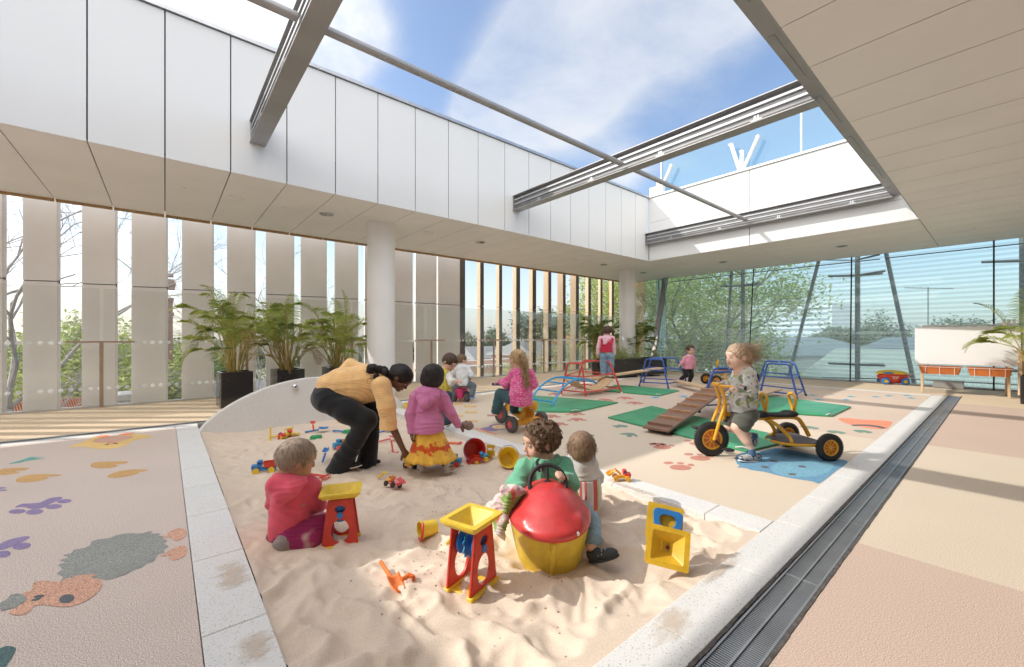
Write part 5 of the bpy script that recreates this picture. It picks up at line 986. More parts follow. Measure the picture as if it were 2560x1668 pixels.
# ------------------------------------------------------------ smooth solid modelling for people
class Solid:
    def __init__(s): s.p = []
    def cone(s, a, b, ra, rb=None, k=0.02, sub=False, fl=1.0, fx=None):
        s.p.append(('c', Vector(a), Vector(b), ra, ra if rb is None else rb, k, sub)); return s
    def chain(s, pts, rs, k=0.02):
        for i in range(len(pts) - 1): s.cone(pts[i], pts[i + 1], rs[i], rs[i + 1], k)
        return s
    def ell(s, c, r, ax=None, k=0.02, sub=False):
        r = (r, r, r) if isinstance(r, (int, float)) else r
        s.p.append(('e', Vector(c), tuple(r), ax or (Vector((1, 0, 0)), Vector((0, 1, 0)), Vector((0, 0, 1))), k, sub)); return s
    def cut(s, c, n, k=0.01):   # remove everything on the +n side of the plane through c
        s.p.append(('h', Vector(c), Vector(n).normalized(), k)); return s
    def arrays(s, h):
        lo = np.array([1e9] * 3); hi = -lo
        for q in s.p:
            if q[0] == 'c' and not q[6]:
                for v, r in ((q[1], q[3]), (q[2], q[4])): lo = np.minimum(lo, np.array(v) - r); hi = np.maximum(hi, np.array(v) + r)
            elif q[0] == 'e' and not q[5]:
                e = np.sqrt(sum((np.array(q[3][i]) * q[2][i]) ** 2 for i in range(3))); lo = np.minimum(lo, np.array(q[1]) - e); hi = np.maximum(hi, np.array(q[1]) + e)
        lo -= 5 * h; hi += 5 * h; n = np.ceil((hi - lo) / h).astype(int) + 1
        D = np.full(n, 0.5, dtype=np.float32); ax = [lo[i] + h * np.arange(n[i]) for i in range(3)]
        for q in s.p:
            if q[0] == 'h':
                d = (ax[0][:, None, None] - q[1].x) * q[2].x + (ax[1][None, :, None] - q[1].y) * q[2].y + (ax[2][None, None, :] - q[1].z) * q[2].z
                D = np.maximum(D, d); continue
            if q[0] == 'c': c0 = np.minimum(np.array(q[1]) - q[3], np.array(q[2]) - q[4]); c1 = np.maximum(np.array(q[1]) + q[3], np.array(q[2]) + q[4]); k = q[5]; sub = q[6]
            else:
                e = np.sqrt(sum((np.array(q[3][i]) * q[2][i]) ** 2 for i in range(3))); c0 = np.array(q[1]) - e; c1 = np.array(q[1]) + e; k = q[4]; sub = q[5]
            m = k + 3 * h; i0 = np.clip(np.floor((c0 - m - lo) / h).astype(int), 0, n); i1 = np.clip(np.ceil((c1 + m - lo) / h).astype(int) + 1, 0, n)
            if (i1 <= i0).any(): continue
            sl = tuple(slice(a, b) for a, b in zip(i0, i1)); X = ax[0][sl[0]][:, None, None]; Y = ax[1][sl[1]][None, :, None]; Z = ax[2][sl[2]][None, None, :]
            if q[0] == 'c':
                a, b = q[1], q[2]; ba = b - a; L2 = max(ba.length_squared, 1e-12); px, py, pz = X - a.x, Y - a.y, Z - a.z
                t = np.clip((px * ba.x + py * ba.y + pz * ba.z) / L2, 0, 1); d = np.sqrt((px - t * ba.x) ** 2 + (py - t * ba.y) ** 2 + (pz - t * ba.z) ** 2) - (q[3] + (q[4] - q[3]) * t)
            else:
                px, py, pz = X - q[1].x, Y - q[1].y, Z - q[1].z; k0 = 0; k1 = 0
                for i in range(3):
                    u = px * q[3][i].x + py * q[3][i].y + pz * q[3][i].z; k0 = k0 + (u / q[2][i]) ** 2; k1 = k1 + (u / q[2][i] ** 2) ** 2
                k0 = np.sqrt(k0); d = k0 * (k0 - 1) / np.maximum(np.sqrt(k1), 1e-6)
            O = D[sl]
            if sub: dd = -d; hh = np.maximum(k - np.abs(O - dd), 0) / max(k, 1e-6); D[sl] = np.maximum(O, dd) + hh * hh * k / 4
            else: hh = np.maximum(k - np.abs(O - d), 0) / max(k, 1e-6); D[sl] = np.minimum(O, d) - hh * hh * k / 4
        return D, lo
    def build(s, name, mt, parent, h=0.006, fold=None, label=None, cat=None, group=None, extra=None):
        D, lo = s.arrays(h); S = D < 0; n = D.shape
        C8 = [S[i:n[0] - 1 + i, j:n[1] - 1 + j, k:n[2] - 1 + k] for i in (0, 1) for j in (0, 1) for k in (0, 1)]
        cnt = sum(c.astype(np.int8) for c in C8); M = (cnt > 0) & (cnt < 8); idx = -np.ones(M.shape, dtype=np.int64); I = np.argwhere(M); idx[M] = np.arange(len(I)); pos = np.zeros((len(I), 3)); w_ = np.zeros(len(I))
        for axn in range(3):
            for o1 in (0, 1):
                for o2 in (0, 1):
                    off = [0, 0, 0]; oth = [q for q in range(3) if q != axn]; off[oth[0]] = o1; off[oth[1]] = o2; A = I + off; B = A.copy(); B[:, axn] += 1
                    da = D[A[:, 0], A[:, 1], A[:, 2]]; db = D[B[:, 0], B[:, 1], B[:, 2]]; c = (da < 0) != (db < 0); t = np.where(c, da / np.where(c, da - db, 1), 0)
                    P = np.array(off, float)[None, :] + np.zeros((len(I), 3)); P[:, axn] += t; pos += np.where(c[:, None], P, 0); w_ += c
        pos = (pos / w_[:, None] + I) * h + lo
        F = []
        for axn in range(3):
            a = [slice(1, -1)] * 3; a[axn] = slice(0, -1); b = list(a); b[axn] = slice(1, None)
            sa = S[tuple(a)]; sb = S[tuple(b)]; E = np.argwhere(sa != sb); base = E.copy(); o1, o2 = [(1, 2), (2, 0), (0, 1)][axn]
            for q in range(3):
                if q != axn: base[:, q] += 1
            sg = sa[tuple(E.T)]; qd = []
            for d1, d2 in ((-1, -1), (0, -1), (0, 0), (-1, 0)):
                c = base.copy(); c[:, o1] += d1; c[:, o2] += d2; qd.append(idx[c[:, 0], c[:, 1], c[:, 2]])
            Q = np.stack(qd, 1); Q[~sg] = Q[~sg][:, ::-1]; F.append(Q)
        F = np.concatenate(F)
        # relax a little
        for _ in range(2):
            acc = np.zeros_like(pos); ct = np.zeros(len(pos))
            for i in range(4): np.add.at(acc, F[:, i], pos[F[:, (i + 1) % 4]] + pos[F[:, i - 1]]); np.add.at(ct, F[:, i], 2)
            pos = pos * 0.45 + 0.55 * acc / np.maximum(ct, 1)[:, None]
        if fold:
            v = pos[F]; nn = np.cross(v[:, 2] - v[:, 0], v[:, 3] - v[:, 1]); N_ = np.zeros_like(pos)
            for i in range(4): np.add.at(N_, F[:, i], nn)
            N_ /= np.maximum(np.linalg.norm(N_, axis=1), 1e-9)[:, None]; pos = pos + N_ * fold(pos)[:, None]
        me = bpy.data.meshes.new(name); me.vertices.add(len(pos)); me.vertices.foreach_set('co', pos.astype(np.float32).ravel()); me.loops.add(F.size); me.loops.foreach_set('vertex_index', F.astype(np.int32).ravel())
        me.polygons.add(len(F)); me.polygons.foreach_set('loop_start', np.arange(0, F.size, 4, dtype=np.int32)); me.polygons.foreach_set('use_smooth', np.ones(len(F), bool)); me.update(calc_edges=True); me.validate()
        if extra is not None:
            me2 = bpy.data.meshes.new('x'); me2.from_pydata([tuple(v) for v in extra.v], [], extra.f); bm = bmesh.new(); bm.from_mesh(me); bm.from_mesh(me2); bm.to_mesh(me); bm.free(); me.polygons.foreach_set('use_smooth', [True] * len(me.polygons))
        me.materials.append(mt); o = bpy.data.objects.new(name, me); C.objects.link(o)
        return fin(o, parent, label, cat, group)
def folds(amp, fr=38, seed=0, ax=(0.3, 0.2, 1)):
    a = np.array(ax, float); a /= np.linalg.norm(a); r_ = np.random.RandomState(seed); V = r_.randn(4, 3); V /= np.linalg.norm(V, axis=1)[:, None]
    def f(p):
        w1 = np.sin(p @ V[0] * fr * 0.45 + seed) + 0.7 * np.sin(p @ V[1] * fr * 0.7 + 1.3); u = p @ a * fr + 1.9 * w1; v = p @ V[2] * fr * 0.8 + 1.5 * np.sin(p @ V[3] * fr * 0.5)
        return amp * (0.6 * (1 - np.abs(np.sin(u)) * 1.6) + 0.4 * np.sin(v)) 
    return f
RTn, FWn = RT, FW
def dirn(r, u, f): return (RT * r + UP * u + FW * f).normalized()      # right, up, away

SK = {}
def skin(name, c): return mat('skin_' + name, c, 0.5, var=0.07, vs=18, sss=0.12, bump=0.08, bs=180, spec=0.35)
SK_fair = skin('fair', (0.66, 0.41, 0.30)); SK_pale = skin('pale', (0.74, 0.50, 0.40)); SK_tan = skin('tan', (0.50, 0.28, 0.17)); SK_brown = skin('brown', (0.21, 0.105, 0.06)); SK_brown2 = skin('dark_brown', (0.17, 0.085, 0.052))
M_eye = mat('eye_white', (0.55, 0.50, 0.47), 0.2, var=0); M_iris = mat('eye_iris', (0.03, 0.02, 0.015), 0.15, var=0); M_lip = mat('lips', (0.50, 0.20, 0.17), 0.45, var=0.05); M_lipd = mat('lips_dark', (0.20, 0.07, 0.06), 0.45)
def hairmat(name, c, c2):
    m = mat('hair_' + name, c, 0.55, var=0.3, vs=55, col2=c2, bump=0.9, bs=140, stretch=(1, 1, 0.22), spec=0.35); return m
def head(S, c, Rr, F, U, neck=None, nr=0.034, male=0):
    """adds a head to the solid S: c centre, Rr half the height, F face direction, U up"""
    F = F.normalized(); U = (U - F * U.dot(F)).normalized(); Ls = U.cross(F)
    A = (F, Ls, U); P = lambda f, l, u: c + F * (f * Rr) + Ls * (l * Rr) + U * (u * Rr); e = lambda *r: tuple(x * Rr for x in r)
    S.ell(P(-.10, 0, .22), e(.93, .76, .78), A, k=.2 * Rr); S.ell(P(.20, 0, -.34), e(.62, .58, .62), A, k=.25 * Rr)
    for l in (-1, 1):
        S.ell(P(.48, .33 * l, -.36), e(.28, .26, .27), A, k=.2 * Rr); S.ell(P(-.06, .76 * l, -.12), e(.17, .08, .23), A, k=.05 * Rr); S.ell(P(-.02, .82 * l, -.10), e(.07, .06, .12), A, k=.04 * Rr, sub=True)
        S.ell(P(.96, .32 * l, .00), e(.13, .17, .08), A, k=.08 * Rr, sub=True)
    S.ell(P(.60, 0, -.82), e(.22, .20, .17), A, k=.2 * Rr); S.cone(P(.83, 0, .02), P(.95, 0, -.27), .06 * Rr, .10 * Rr, k=.10 * Rr)
    for l in (-1, 1): S.ell(P(.90, .09 * l, -.30), e(.07, .06, .05), A, k=.05 * Rr)
    S.ell(P(.80, 0, -.50), e(.08, .19, .045), A, k=.05 * Rr); S.ell(P(.78, 0, -.60), e(.09, .16, .05), A, k=.05 * Rr); S.ell(P(.70, 0, .30), e(.2, .42, .2), A, k=.2 * Rr)
    if neck is not None: S.cone(P(-.12, 0, -.55), neck, nr * 1.05, nr * 1.25, k=.03)
    return P, A
def face(P, A, Rr, parent, brow, lip=None):
    F, Ls, U = A
    for l in (-1, 1):
        S = Solid(); S.ell(P(.765, .30 * l, .0), (.10 * Rr, .115 * Rr, .062 * Rr), A); S.build('eye', M_eye, parent, h=.03 * Rr)
        S = Solid(); S.ell(P(.842, .295 * l, .0), (.032 * Rr, .062 * Rr, .056 * Rr), A); S.build('iris', M_iris, parent, h=.018 * Rr)
        mb = MB(); mb.tube([P(.86, .14 * l, .15), P(.88, .28 * l, .21), P(.80, .44 * l, .17)], [.012 * Rr, .018 * Rr, .010 * Rr], 6); mb.build('eyebrow', brow, parent, smooth=True)
    S = Solid(); S.ell(P(.865, 0, -.505), (.035 * Rr, .17 * Rr, .035 * Rr), A, k=.01); S.ell(P(.85, 0, -.575), (.04 * Rr, .14 * Rr, .04 * Rr), A, k=.01); S.build('lips', lip or M_lip, parent, h=.022 * Rr)
def haircap(P, A, Rr, face_c=(1.05, 0, -.30), face_r=(.80, .74, .80), back=(-.45, -.1), thick=1.0, low=-.45):
    S = Solid(); t = thick; e = lambda *r: tuple(x * Rr for x in r)
    S.ell(P(-.13, 0, .27), e(.97 * t, .82 * t, .80 * t), A, k=.1 * Rr); S.ell(P(back[0], 0, back[1]), e(.60 * t, .72 * t, .55 * t), A, k=.25 * Rr)
    S.ell(P(*face_c), e(*face_r), A, k=.08 * Rr, sub=True)
    for l in (-1, 1): S.ell(P(.0, .92 * l, -.16), e(.24, .26, .28), A, k=.06 * Rr, sub=True)
    S.cut(P(0, 0, low), -A[2]); return S
def wisps(P, A, Rr, n, rg, start, ln, flow, r=0.010, curl=0.0, jitter=0.25, grav=0.3, segs=5):
    """thin locks of hair: each starts near one of the start points and follows the flow direction"""
    mb = MB()
    for i in range(n):
        s = start(rg); d = (flow(rg, s) + Vector((rg.gauss(0, jitter), rg.gauss(0, jitter), rg.gauss(0, jitter)))).normalized(); q = s.copy(); pts = [q.copy()]; L_ = ln * rg.uniform(.6, 1.2); ph = rg.uniform(0, 6.28); a = d.cross(UP); a = a.normalized() if a.length > .01 else RT; b = d.cross(a)
        for k in range(1, segs + 1):
            d = (d + Vector((0, 0, -grav / segs))).normalized(); q = q + d * L_ / segs
            pts.append(q + (a * math.cos(ph + k * 1.7) + b * math.sin(ph + k * 1.7)) * curl * (0.4 + .6 * k / segs))
        rr = r * rg.uniform(.6, 1.2); mb.tube(pts, [rr * (1 - .8 * k / segs) for k in range(segs + 1)], 5)
    return mb
def shell_pts(P, Rr, k=1.0, lo=-.3, face=.55):
    def f(rg):
        while True:
            v = Vector((rg.gauss(0, 1), rg.gauss(0, 1), rg.gauss(0, 1))).normalized()
            if v.z > lo and not (v.x > face and v.z < .55): return P(-.13 + v.x * .95 * k, v.y * .80 * k, .27 + v.z * .78 * k)
    return f
def hand(S, w, d, nrm, s=1.0, curl=0.5, side=1, spread=0.12, thumb=0.5):
    """palm and five fingers: w wrist, d pointing direction, nrm back-of-hand direction, side which side the thumb is on"""
    d = d.normalized(); nrm = (nrm - d * nrm.dot(d)).normalized(); x = d.cross(nrm) * side; L_ = 0.048 * s; A = (d, x, nrm)
    S.ell(w + d * L_ * .52, (L_ * .62, .023 * s, .012 * s), A, k=.01 * s)
    for i, (o, l, r) in enumerate(((.016, .036, .0062), (.0055, .040, .0064), (-.005, .037, .0062), (-.0155, .029, .0055))):
        b = w + d * L_ * .95 + x * o * s; dd = (d + x * (o * spread * 14)).normalized(); pts = [b]; q = b
        for j, f in enumerate((.42, .33, .25)):
            a = curl * (0.9 if j == 0 else 1.25); dd = (dd * math.cos(a) - nrm * math.sin(a)).normalized() if j or curl > .2 else dd
            nn_ = dd.cross(x); nrm2 = nn_ * -1 if nn_.dot(nrm) < 0 else nn_; q = q + dd * l * f * s; pts.append(q.copy()); nrm = nrm2.normalized() if False else nrm
            nrm = (nrm * math.cos(a) + d * 0).normalized() if False else (x.cross(dd) * (1 if x.cross(dd).dot(nrm) > 0 else -1)).normalized()
        S.chain(pts, [r * s, r * .95 * s, r * .88 * s, r * .75 * s], k=.0035 * s); nrm = A[2]
    b = w + d * L_ * .28 + x * .018 * s; t1 = b + (x * .75 + d * .75 - A[2] * thumb).normalized() * .021 * s; t2 = t1 + (x * .25 + d * .9 - A[2] * thumb * 1.3).normalized() * .017 * s
    S.chain([b, t1, t2], [.0085 * s, .0072 * s, .0058 * s], k=.006 * s)
def shoe(parent, heel, toe, mt, sole=None, w=0.030, h=0.04, up=UP, strap=None):
    d = (toe - heel); L_ = d.length; d.normalize(); s = up.cross(d).normalized(); u = d.cross(s); A = (d, s, u)
    S = Solid(); S.ell(heel + d * L_ * .24 + u * h * .62, (L_ * .27, w * .92, h * .72), A, k=.015); S.ell(heel + d * L_ * .66 + u * h * .40, (L_ * .36, w * 1.05, h * .50), A, k=.02); S.ell(heel + d * L_ * .2 + u * h * 1.35, (L_ * .14, w * .62, h * .5), A, k=.01, sub=True); S.cut(heel + u * h * .06, -u)
    o = S.build('shoe', mt, parent, h=.0045)
    S = Solid(); S.ell(heel + d * L_ * .5 + u * h * .10, (L_ * .54, w * 1.10, h * .32), A, k=.01); S.cut(heel + u * 0.001, -u); S.cut(heel + u * h * .26, u); S.build('sole', sole or M_strut, o, h=.004)
    if strap:
        for k in (.42, .54, .66): mb = MB(); q = heel + d * L_ * k; mb.tube([q + s * w * .85 + u * h * .62, q + u * h * (1.18 - k * .35), q - s * w * .85 + u * h * .62], .0035, 5); mb.build('lace', strap, o, smooth=True)
    return o
def person(loc, label, group=None): 
    return thing('person', (loc.x, loc.y, 0), label, 'person', group)
# ------------------------------------------------------------ people
def JJ(zoom, d0): return lambda x, y, dd=0.0: at(*zoom(x, y), d0 + dd)
TO = -FW      # towards the viewer
blk_cloth = fabric('black_denim', (0.016, 0.017, 0.02), bs=300); M_sole = mat('white_sole', (0.72, 0.70, 0.66), 0.6); M_blkshoe = mat('black_canvas', (0.012, 0.012, 0.014), 0.7)
def printed(name, base, cols, sc=40, th=0.5, rough=0.9):
    m = fabric(name, base); t = m.node_tree; K = t.links.new; pb = t.nodes['Principled BSDF']; co = t.nodes.new('ShaderNodeTexCoord'); last = pb.inputs['Base Color'].links[0].from_socket
    for i, (c, s_, lo, hi) in enumerate(cols):
        if s_ < 0: n = t.nodes.new('ShaderNodeTexVoronoi'); n.inputs['Scale'].default_value = -s_; out = n.outputs['Distance']
        else: n = t.nodes.new('ShaderNodeTexNoise'); n.inputs['Scale'].default_value = s_; n.inputs['Detail'].default_value = 1.5; out = n.outputs['Fac']
        mp = t.nodes.new('ShaderNodeMapping'); mp.inputs['Location'].default_value = (i * 3.7, i * 1.9, i * 5.1); K(co.outputs['Object'], mp.inputs[0]); K(mp.outputs[0], n.inputs['Vector'])
        r = t.nodes.new('ShaderNodeMapRange'); r.inputs[1].default_value = lo; r.inputs[2].default_value = hi; K(out, r.inputs[0]); mx = t.nodes.new('ShaderNodeMix'); mx.data_type = 'RGBA'; K(r.outputs[0], mx.inputs[0]); K(last, mx.inputs[6]); mx.inputs[7].default_value = (*c, 1); last = mx.outputs[2]
    K(last, pb.inputs['Base Color']); return m

# ---- woman bending
zw = Zm(780, 880, .1934); J = JJ(zw, 3.96); t = person(J(400, 1500), 'woman in a yellow-orange shirt and black trousers bending down to the sand')
Fh = dirn(.66, -.75, -.10); Uh = dirn(.75, .66, .0); Rh = .112; hc = J(1150, 335, -.02)
B = Solid(); P, A = head(B, hc, Rh, Fh, Uh, J(930, 350), .05)
hipN, hipF = J(230, 620, -.08), J(250, 600, .10); B.chain([J(210, 540), J(480, 430), J(760, 400), J(880, 380)], [.13, .115, .13, .09], k=.05)
kN, kF = J(700, 880, -.10), J(790, 770, .10); aN, aF = J(430, 1450, -.06), J(730, 1385, .12)
B.chain([hipN, kN, aN], [.09, .06, .038], k=.03); B.chain([hipF, kF, aF], [.09, .06, .038], k=.03); B.cone(aN, J(560, 1500, -.06), .035, .025); B.cone(aF, J(820, 1440, .12), .035, .025)
shN, elN, wrN = J(900, 440, -.16), J(985, 850, -.20), J(1185, 1275, -.16); B.chain([shN, elN, wrN], [.052, .040, .024], k=.02); B.cone(J(860, 400, 0), shN, .07, .05, k=.03)
shF, elF, wrF = J(860, 330, .14), J(500, 175, .30), J(470, 520, .08); B.chain([shF, elF, wrF], [.05, .038, .024], k=.02)
hand(B, wrN, J(1245, 1370, -.14) - wrN, dirn(.7, .4, -.6), 1.55, .55, 1); hand(B, wrF, J(540, 620, -.05) - wrF, dirn(0, .2, -1), 1.5, .4, -1)
B.build('body', SK_brown2, t, h=.0052); hm = hairmat('black', (0.022, 0.016, 0.014), (0.008, 0.006, 0.006)); face(P, A, Rh, t, hm, M_lipd)
H = haircap(P, A, Rh, thick=1.06, low=-.62, face_c=(1.06, 0, -.38), face_r=(.80, .74, .84)); H.ell(P(-.95, 0, .1), (.35 * Rh,) * 3, A, k=.03)
rg = random.Random(2); blobs = [(1000, 300), (950, 260), (930, 235), (870, 215), (800, 205), (750, 200), (745, 250), (790, 270), (850, 275), (770, 310), (830, 325), (880, 350), (870, 390)]
for i, (x, y) in enumerate(blobs): H.ell(J(x, y, -.09 + rg.uniform(-.03, .03)), rg.uniform(.030, .042) * (0.5 if y > 345 else 1), k=.015)
wm = wisps(P, A, Rh, 90, rg, lambda r: J(*r.choice(blobs), -.11 + r.uniform(-.03, .03)), .07, lambda r, s: dirn(-.4, -.6, 0), .0035, .012, .5); 
H.build('hair', hm, t, h=.005, fold=folds(.003, 120, 3), extra=wm)
M_shirt = fabric('yellow_orange_shirt', (0.86, 0.56, 0.26), bs=260); tn = M_shirt.node_tree; 
wv = tn.nodes.new('ShaderNodeTexWave'); wv.inputs['Scale'].default_value = 26; wv.inputs['Distortion'].default_value = 0.3; wv.bands_direction = 'DIAGONAL'; co = tn.nodes.new('ShaderNodeTexCoord'); tn.links.new(co.outputs['Object'], wv.inputs[0])
rp = tn.nodes.new('ShaderNodeValToRGB'); rp.color_ramp.elements[0].position = .6; rp.color_ramp.elements[1].position = 1.0; rp.color_ramp.elements[0].color = (1, 1, 1, 1); rp.color_ramp.elements[1].color = (.88, .80, .70, 1); tn.links.new(wv.outputs[0], rp.inputs[0])
pb = tn.nodes['Principled BSDF']; ls = pb.inputs['Base Color'].links[0].from_socket; mx = tn.nodes.new('ShaderNodeMix'); mx.data_type = 'RGBA'; mx.blend_type = 'MULTIPLY'; mx.inputs[0].default_value = 1; tn.links.new(ls, mx.inputs[6]); tn.links.new(rp.outputs[0], mx.inputs[7]); tn.links.new(mx.outputs[2], pb.inputs['Base Color'])
S = Solid(); S.chain([J(235, 440), J(420, 390), J(700, 370), J(850, 370), J(940, 370)], [.125, .135, .145, .12, .062], k=.06); S.chain([J(250, 470), J(420, 480), J(640, 500), J(800, 480)], [.10, .115, .115, .11], k=.06)
S.chain([shN, J(965, 700, -.20), J(990, 960, -.20)], [.088, .076, .072], k=.04); S.cone(J(990, 830, -.20), J(985, 985, -.20), .070, .083, k=.01); S.chain([shF, elF, J(430, 230, .26)], [.075, .065, .06], k=.03)
S.cut(J(985, 1000, -.2), dirn(-.08, -1, 0)); S.build('shirt', M_shirt, t, h=.0065, fold=folds(.0042, 22, 4, (0.2, .3, .9)))
S = Solid(); S.ell(J(215, 590, .01), (.155, .17, .15), (RT, FW, UP), k=.06); S.chain([hipN, J(470, 760, -.10), kN], [.125, .115, .10], k=.05); S.chain([kN, J(560, 1140, -.08), J(400, 1420, -.06)], [.098, .082, .095], k=.03); S.cone(J(400, 1380, -.06), J(345, 1560, -.06), .090, .118, k=.03)
S.chain([hipF, J(540, 690, .10), kF], [.12, .11, .095], k=.05); S.chain([kF, J(760, 1100, .12), J(690, 1540, .12)], [.09, .075, .11], k=.03); S.cut(J(400, 1512, 0), dirn(-.10, -1, 0)); S.build('trousers', blk_cloth, t, h=.0065, fold=folds(.005, 26, 6))
shoe(t, J(330, 1533, -.06), J(640, 1475, -.06), M_blkshoe, M_sole, .042, .055); shoe(t, J(640, 1470, .13), J(885, 1445, .13), M_blkshoe, M_sole, .042, .055)

# ---- girl in a pink hooded jacket and tie-dye skirt
zh = Zm(1000, 860, .2063); J = JJ(zh, 3.85); t = person(J(400, 1540), 'small girl with black bobbed hair, pink hooded jacket and yellow tie-dye skirt, back turned')
Fh = dirn(.30, -.12, .94); Rh = .106; hc = J(405, 395); B = Solid(); P, A = head(B, hc, Rh, Fh, UP, J(370, 600), .04)
B.chain([J(355, 620), J(355, 850), J(360, 1050)], [.085, .082, .09], k=.04); fL, fR = J(245, 1500, -.02), J(575, 1490, -.02)
for x0, f in ((300, fL), (430, fR)): B.chain([J(x0, 1080), J((x0 + zh(0, 0)[0] * 0 + x0) / 2, 1280), f], [.06, .042, .028], k=.02)
sL, eL, wL = J(190, 650), J(130, 860, -.03), J(142, 1095, -.08); sR, eR, wR = J(515, 650), J(610, 830, .03), J(715, 990, .12)
B.chain([sL, eL, wL], [.036, .03, .02]); B.chain([sR, eR, wR], [.036, .03, .02]); B.cone(J(300, 620), sL, .05, .036); B.cone(J(420, 620), sR, .05, .036)
hand(B, wL, dirn(.1, -1, -.1), dirn(-1, 0, 0), 1.05, .55, -1); hand(B, wR, dirn(.7, -.6, .3), dirn(.4, .8, .1), 1.05, .6, 1); B.build('body', SK_brown, t, h=.0048)
hm2 = hairmat('soft_black', (0.030, 0.024, 0.022), (0.010, 0.008, 0.008)); face(P, A, Rh, t, hm2, M_lipd)
H = Solid(); e = lambda *r: tuple(x * Rh for x in r); H.ell(P(-.10, 0, .25), e(1.05, .96, .90), A, k=.02); H.ell(P(-.30, 0, -.35), e(.85, 1.02, .72), A, k=.04); H.ell(P(1.1, 0, -.35), e(.75, .62, .85), A, k=.02, sub=True); H.cut(P(-.2, 0, -.98), -UP + FW * .2)
rg = random.Random(5); H.build('hair', hm2, t, h=.005, fold=folds(.0015, 95, 8, (0, 1, .1)), extra=wisps(P, A, Rh, 130, rg, shell_pts(P, Rh, 1.12, -.8, .5), .06, lambda r, s: dirn(0, -1, 0), .0040, .006, .22))
M_jkt = fabric('pink_jersey', (0.60, 0.205, 0.40), bs=240)
S = Solid(); S.chain([J(355, 640), J(350, 800)], [.098, .105], k=.04); S.chain([J(350, 820), J(350, 950), J(350, 1040)], [.112, .130, .138], k=.03); S.cone(J(230, 630), J(475, 630), .065, .065, k=.03)
S.chain([sL, eL, J(140, 1060, -.07)], [.058, .050, .038], k=.025); S.chain([sR, eR, J(700, 975, .11)], [.058, .050, .038], k=.025); S.cut(J(350, 1062), dirn(.03, -1, 0)); S.build('jacket', M_jkt, t, h=.0058, fold=folds(.0045, 44, 9))
S = Solid(); S.ell(J(345, 570, -.05), (.115, .085, .055), (RT, FW, UP), k=.03); S.chain([J(230, 600, -.09), J(300, 720, -.13), J(440, 640, -.10)], [.035, .038, .03], k=.05); S.ell(J(330, 640, -.09), (.085, .045, .06), (RT, FW, UP), k=.04); hd = S.build('hood', M_jkt, t, h=.005, fold=folds(.004, 60, 2, (1, 0, .3)))
mb = MB(); ring = [J(345, 800) + (RT * math.cos(a) * .120 + FW * math.sin(a) * .118) for a in (2 * math.pi * i / 40 for i in range(40))]; mb.tube(ring, .006, 6, closed=True); mb.build('waist_seam', M_jkt, t, smooth=True)
# skirt: flared, pleated
M_skirt = fabric('tie_dye_skirt', (0.80, 0.47, 0.07), bs=260); tn = M_skirt.node_tree; K = tn.links.new; pb = tn.nodes['Principled BSDF']; g = tn.nodes.new('ShaderNodeTexCoord'); sx = tn.nodes.new('ShaderNodeSeparateXYZ'); K(g.outputs['Object'], sx.inputs[0]); nz = tn.nodes.new('ShaderNodeTexNoise'); nz.inputs['Scale'].default_value = 22; nz.inputs['Detail'].default_value = 3; K(g.outputs['Object'], nz.inputs[0])
ad = mth('ADD', sx.outputs[2], mth('MULTIPLY', mth('SUBTRACT', nz.outputs['Fac'], .5, tn), .16, tn), tn); zc = J(350, 1230).z; bd = mth('ABSOLUTE', mth('SUBTRACT', ad, zc, tn), 0, tn); mr_ = tn.nodes.new('ShaderNodeMapRange'); mr_.inputs[1].default_value = .042; mr_.inputs[2].default_value = .026; K(bd, mr_.inputs[0]); mx = tn.nodes.new('ShaderNodeMix'); mx.data_type = 'RGBA'; K(mr_.outputs[0], mx.inputs[0]); K(pb.inputs['Base Color'].links[0].from_socket, mx.inputs[6]); mx.inputs[7].default_value = (0.62, 0.09, 0.02, 1); K(mx.outputs[2], pb.inputs['Base Color'])
mb = MB(); n, m = 110, 16; c0, c1 = J(350, 1010), J(375, 1400)
for j in range(m + 1):
    f = j / m; c = c0.lerp(c1, f); r0 = .120 + .095 * f ** 1.1 + (.012 if f > .82 else 0)
    for i in range(n):
        a = 2 * math.pi * i / n; pl = 1 + f * (.055 * math.sin(a * 9 + 1) + .035 * math.sin(a * 17) + (.03 * math.sin(a * 31) if f > .8 else 0)); mb.v.append(tuple(c + RT * math.cos(a) * r0 * pl + FW * math.sin(a) * r0 * .82 * pl + UP * (.008 * math.sin(a * 9) * f)))
mb.f = [(j * n + i, j * n + (i + 1) % n, (j + 1) * n + (i + 1) % n, (j + 1) * n + i) for j in range(m) for i in range(n)]; mb.m = [0] * len(mb.f)
o = mb.build('skirt', M_skirt, t, smooth='all'); md = o.modifiers.new('th', 'SOLIDIFY'); md.thickness = .004
M_sock = fabric('grey_white_sock', (0.55, 0.52, 0.52)); M_tanshoe = mat('tan_suede', (0.36, 0.26, 0.15), 0.85, var=.15, vs=30, bump=.3, bs=100)
for x, y in ((248, 1420), (565, 1420)): S = Solid(); S.cone(J(x, y, -.02), J(x, y + 90, -.02), .033, .032); S.build('sock', M_sock, t, h=.005, fold=folds(.002, 90, 1))
shoe(t, J(235, 1560, -.05), J(265, 1515, .09), M_tanshoe, M_sole, .032, .045); shoe(t, J(540, 1560, -.04), J(660, 1520, .06), M_tanshoe, M_sole, .032, .045)

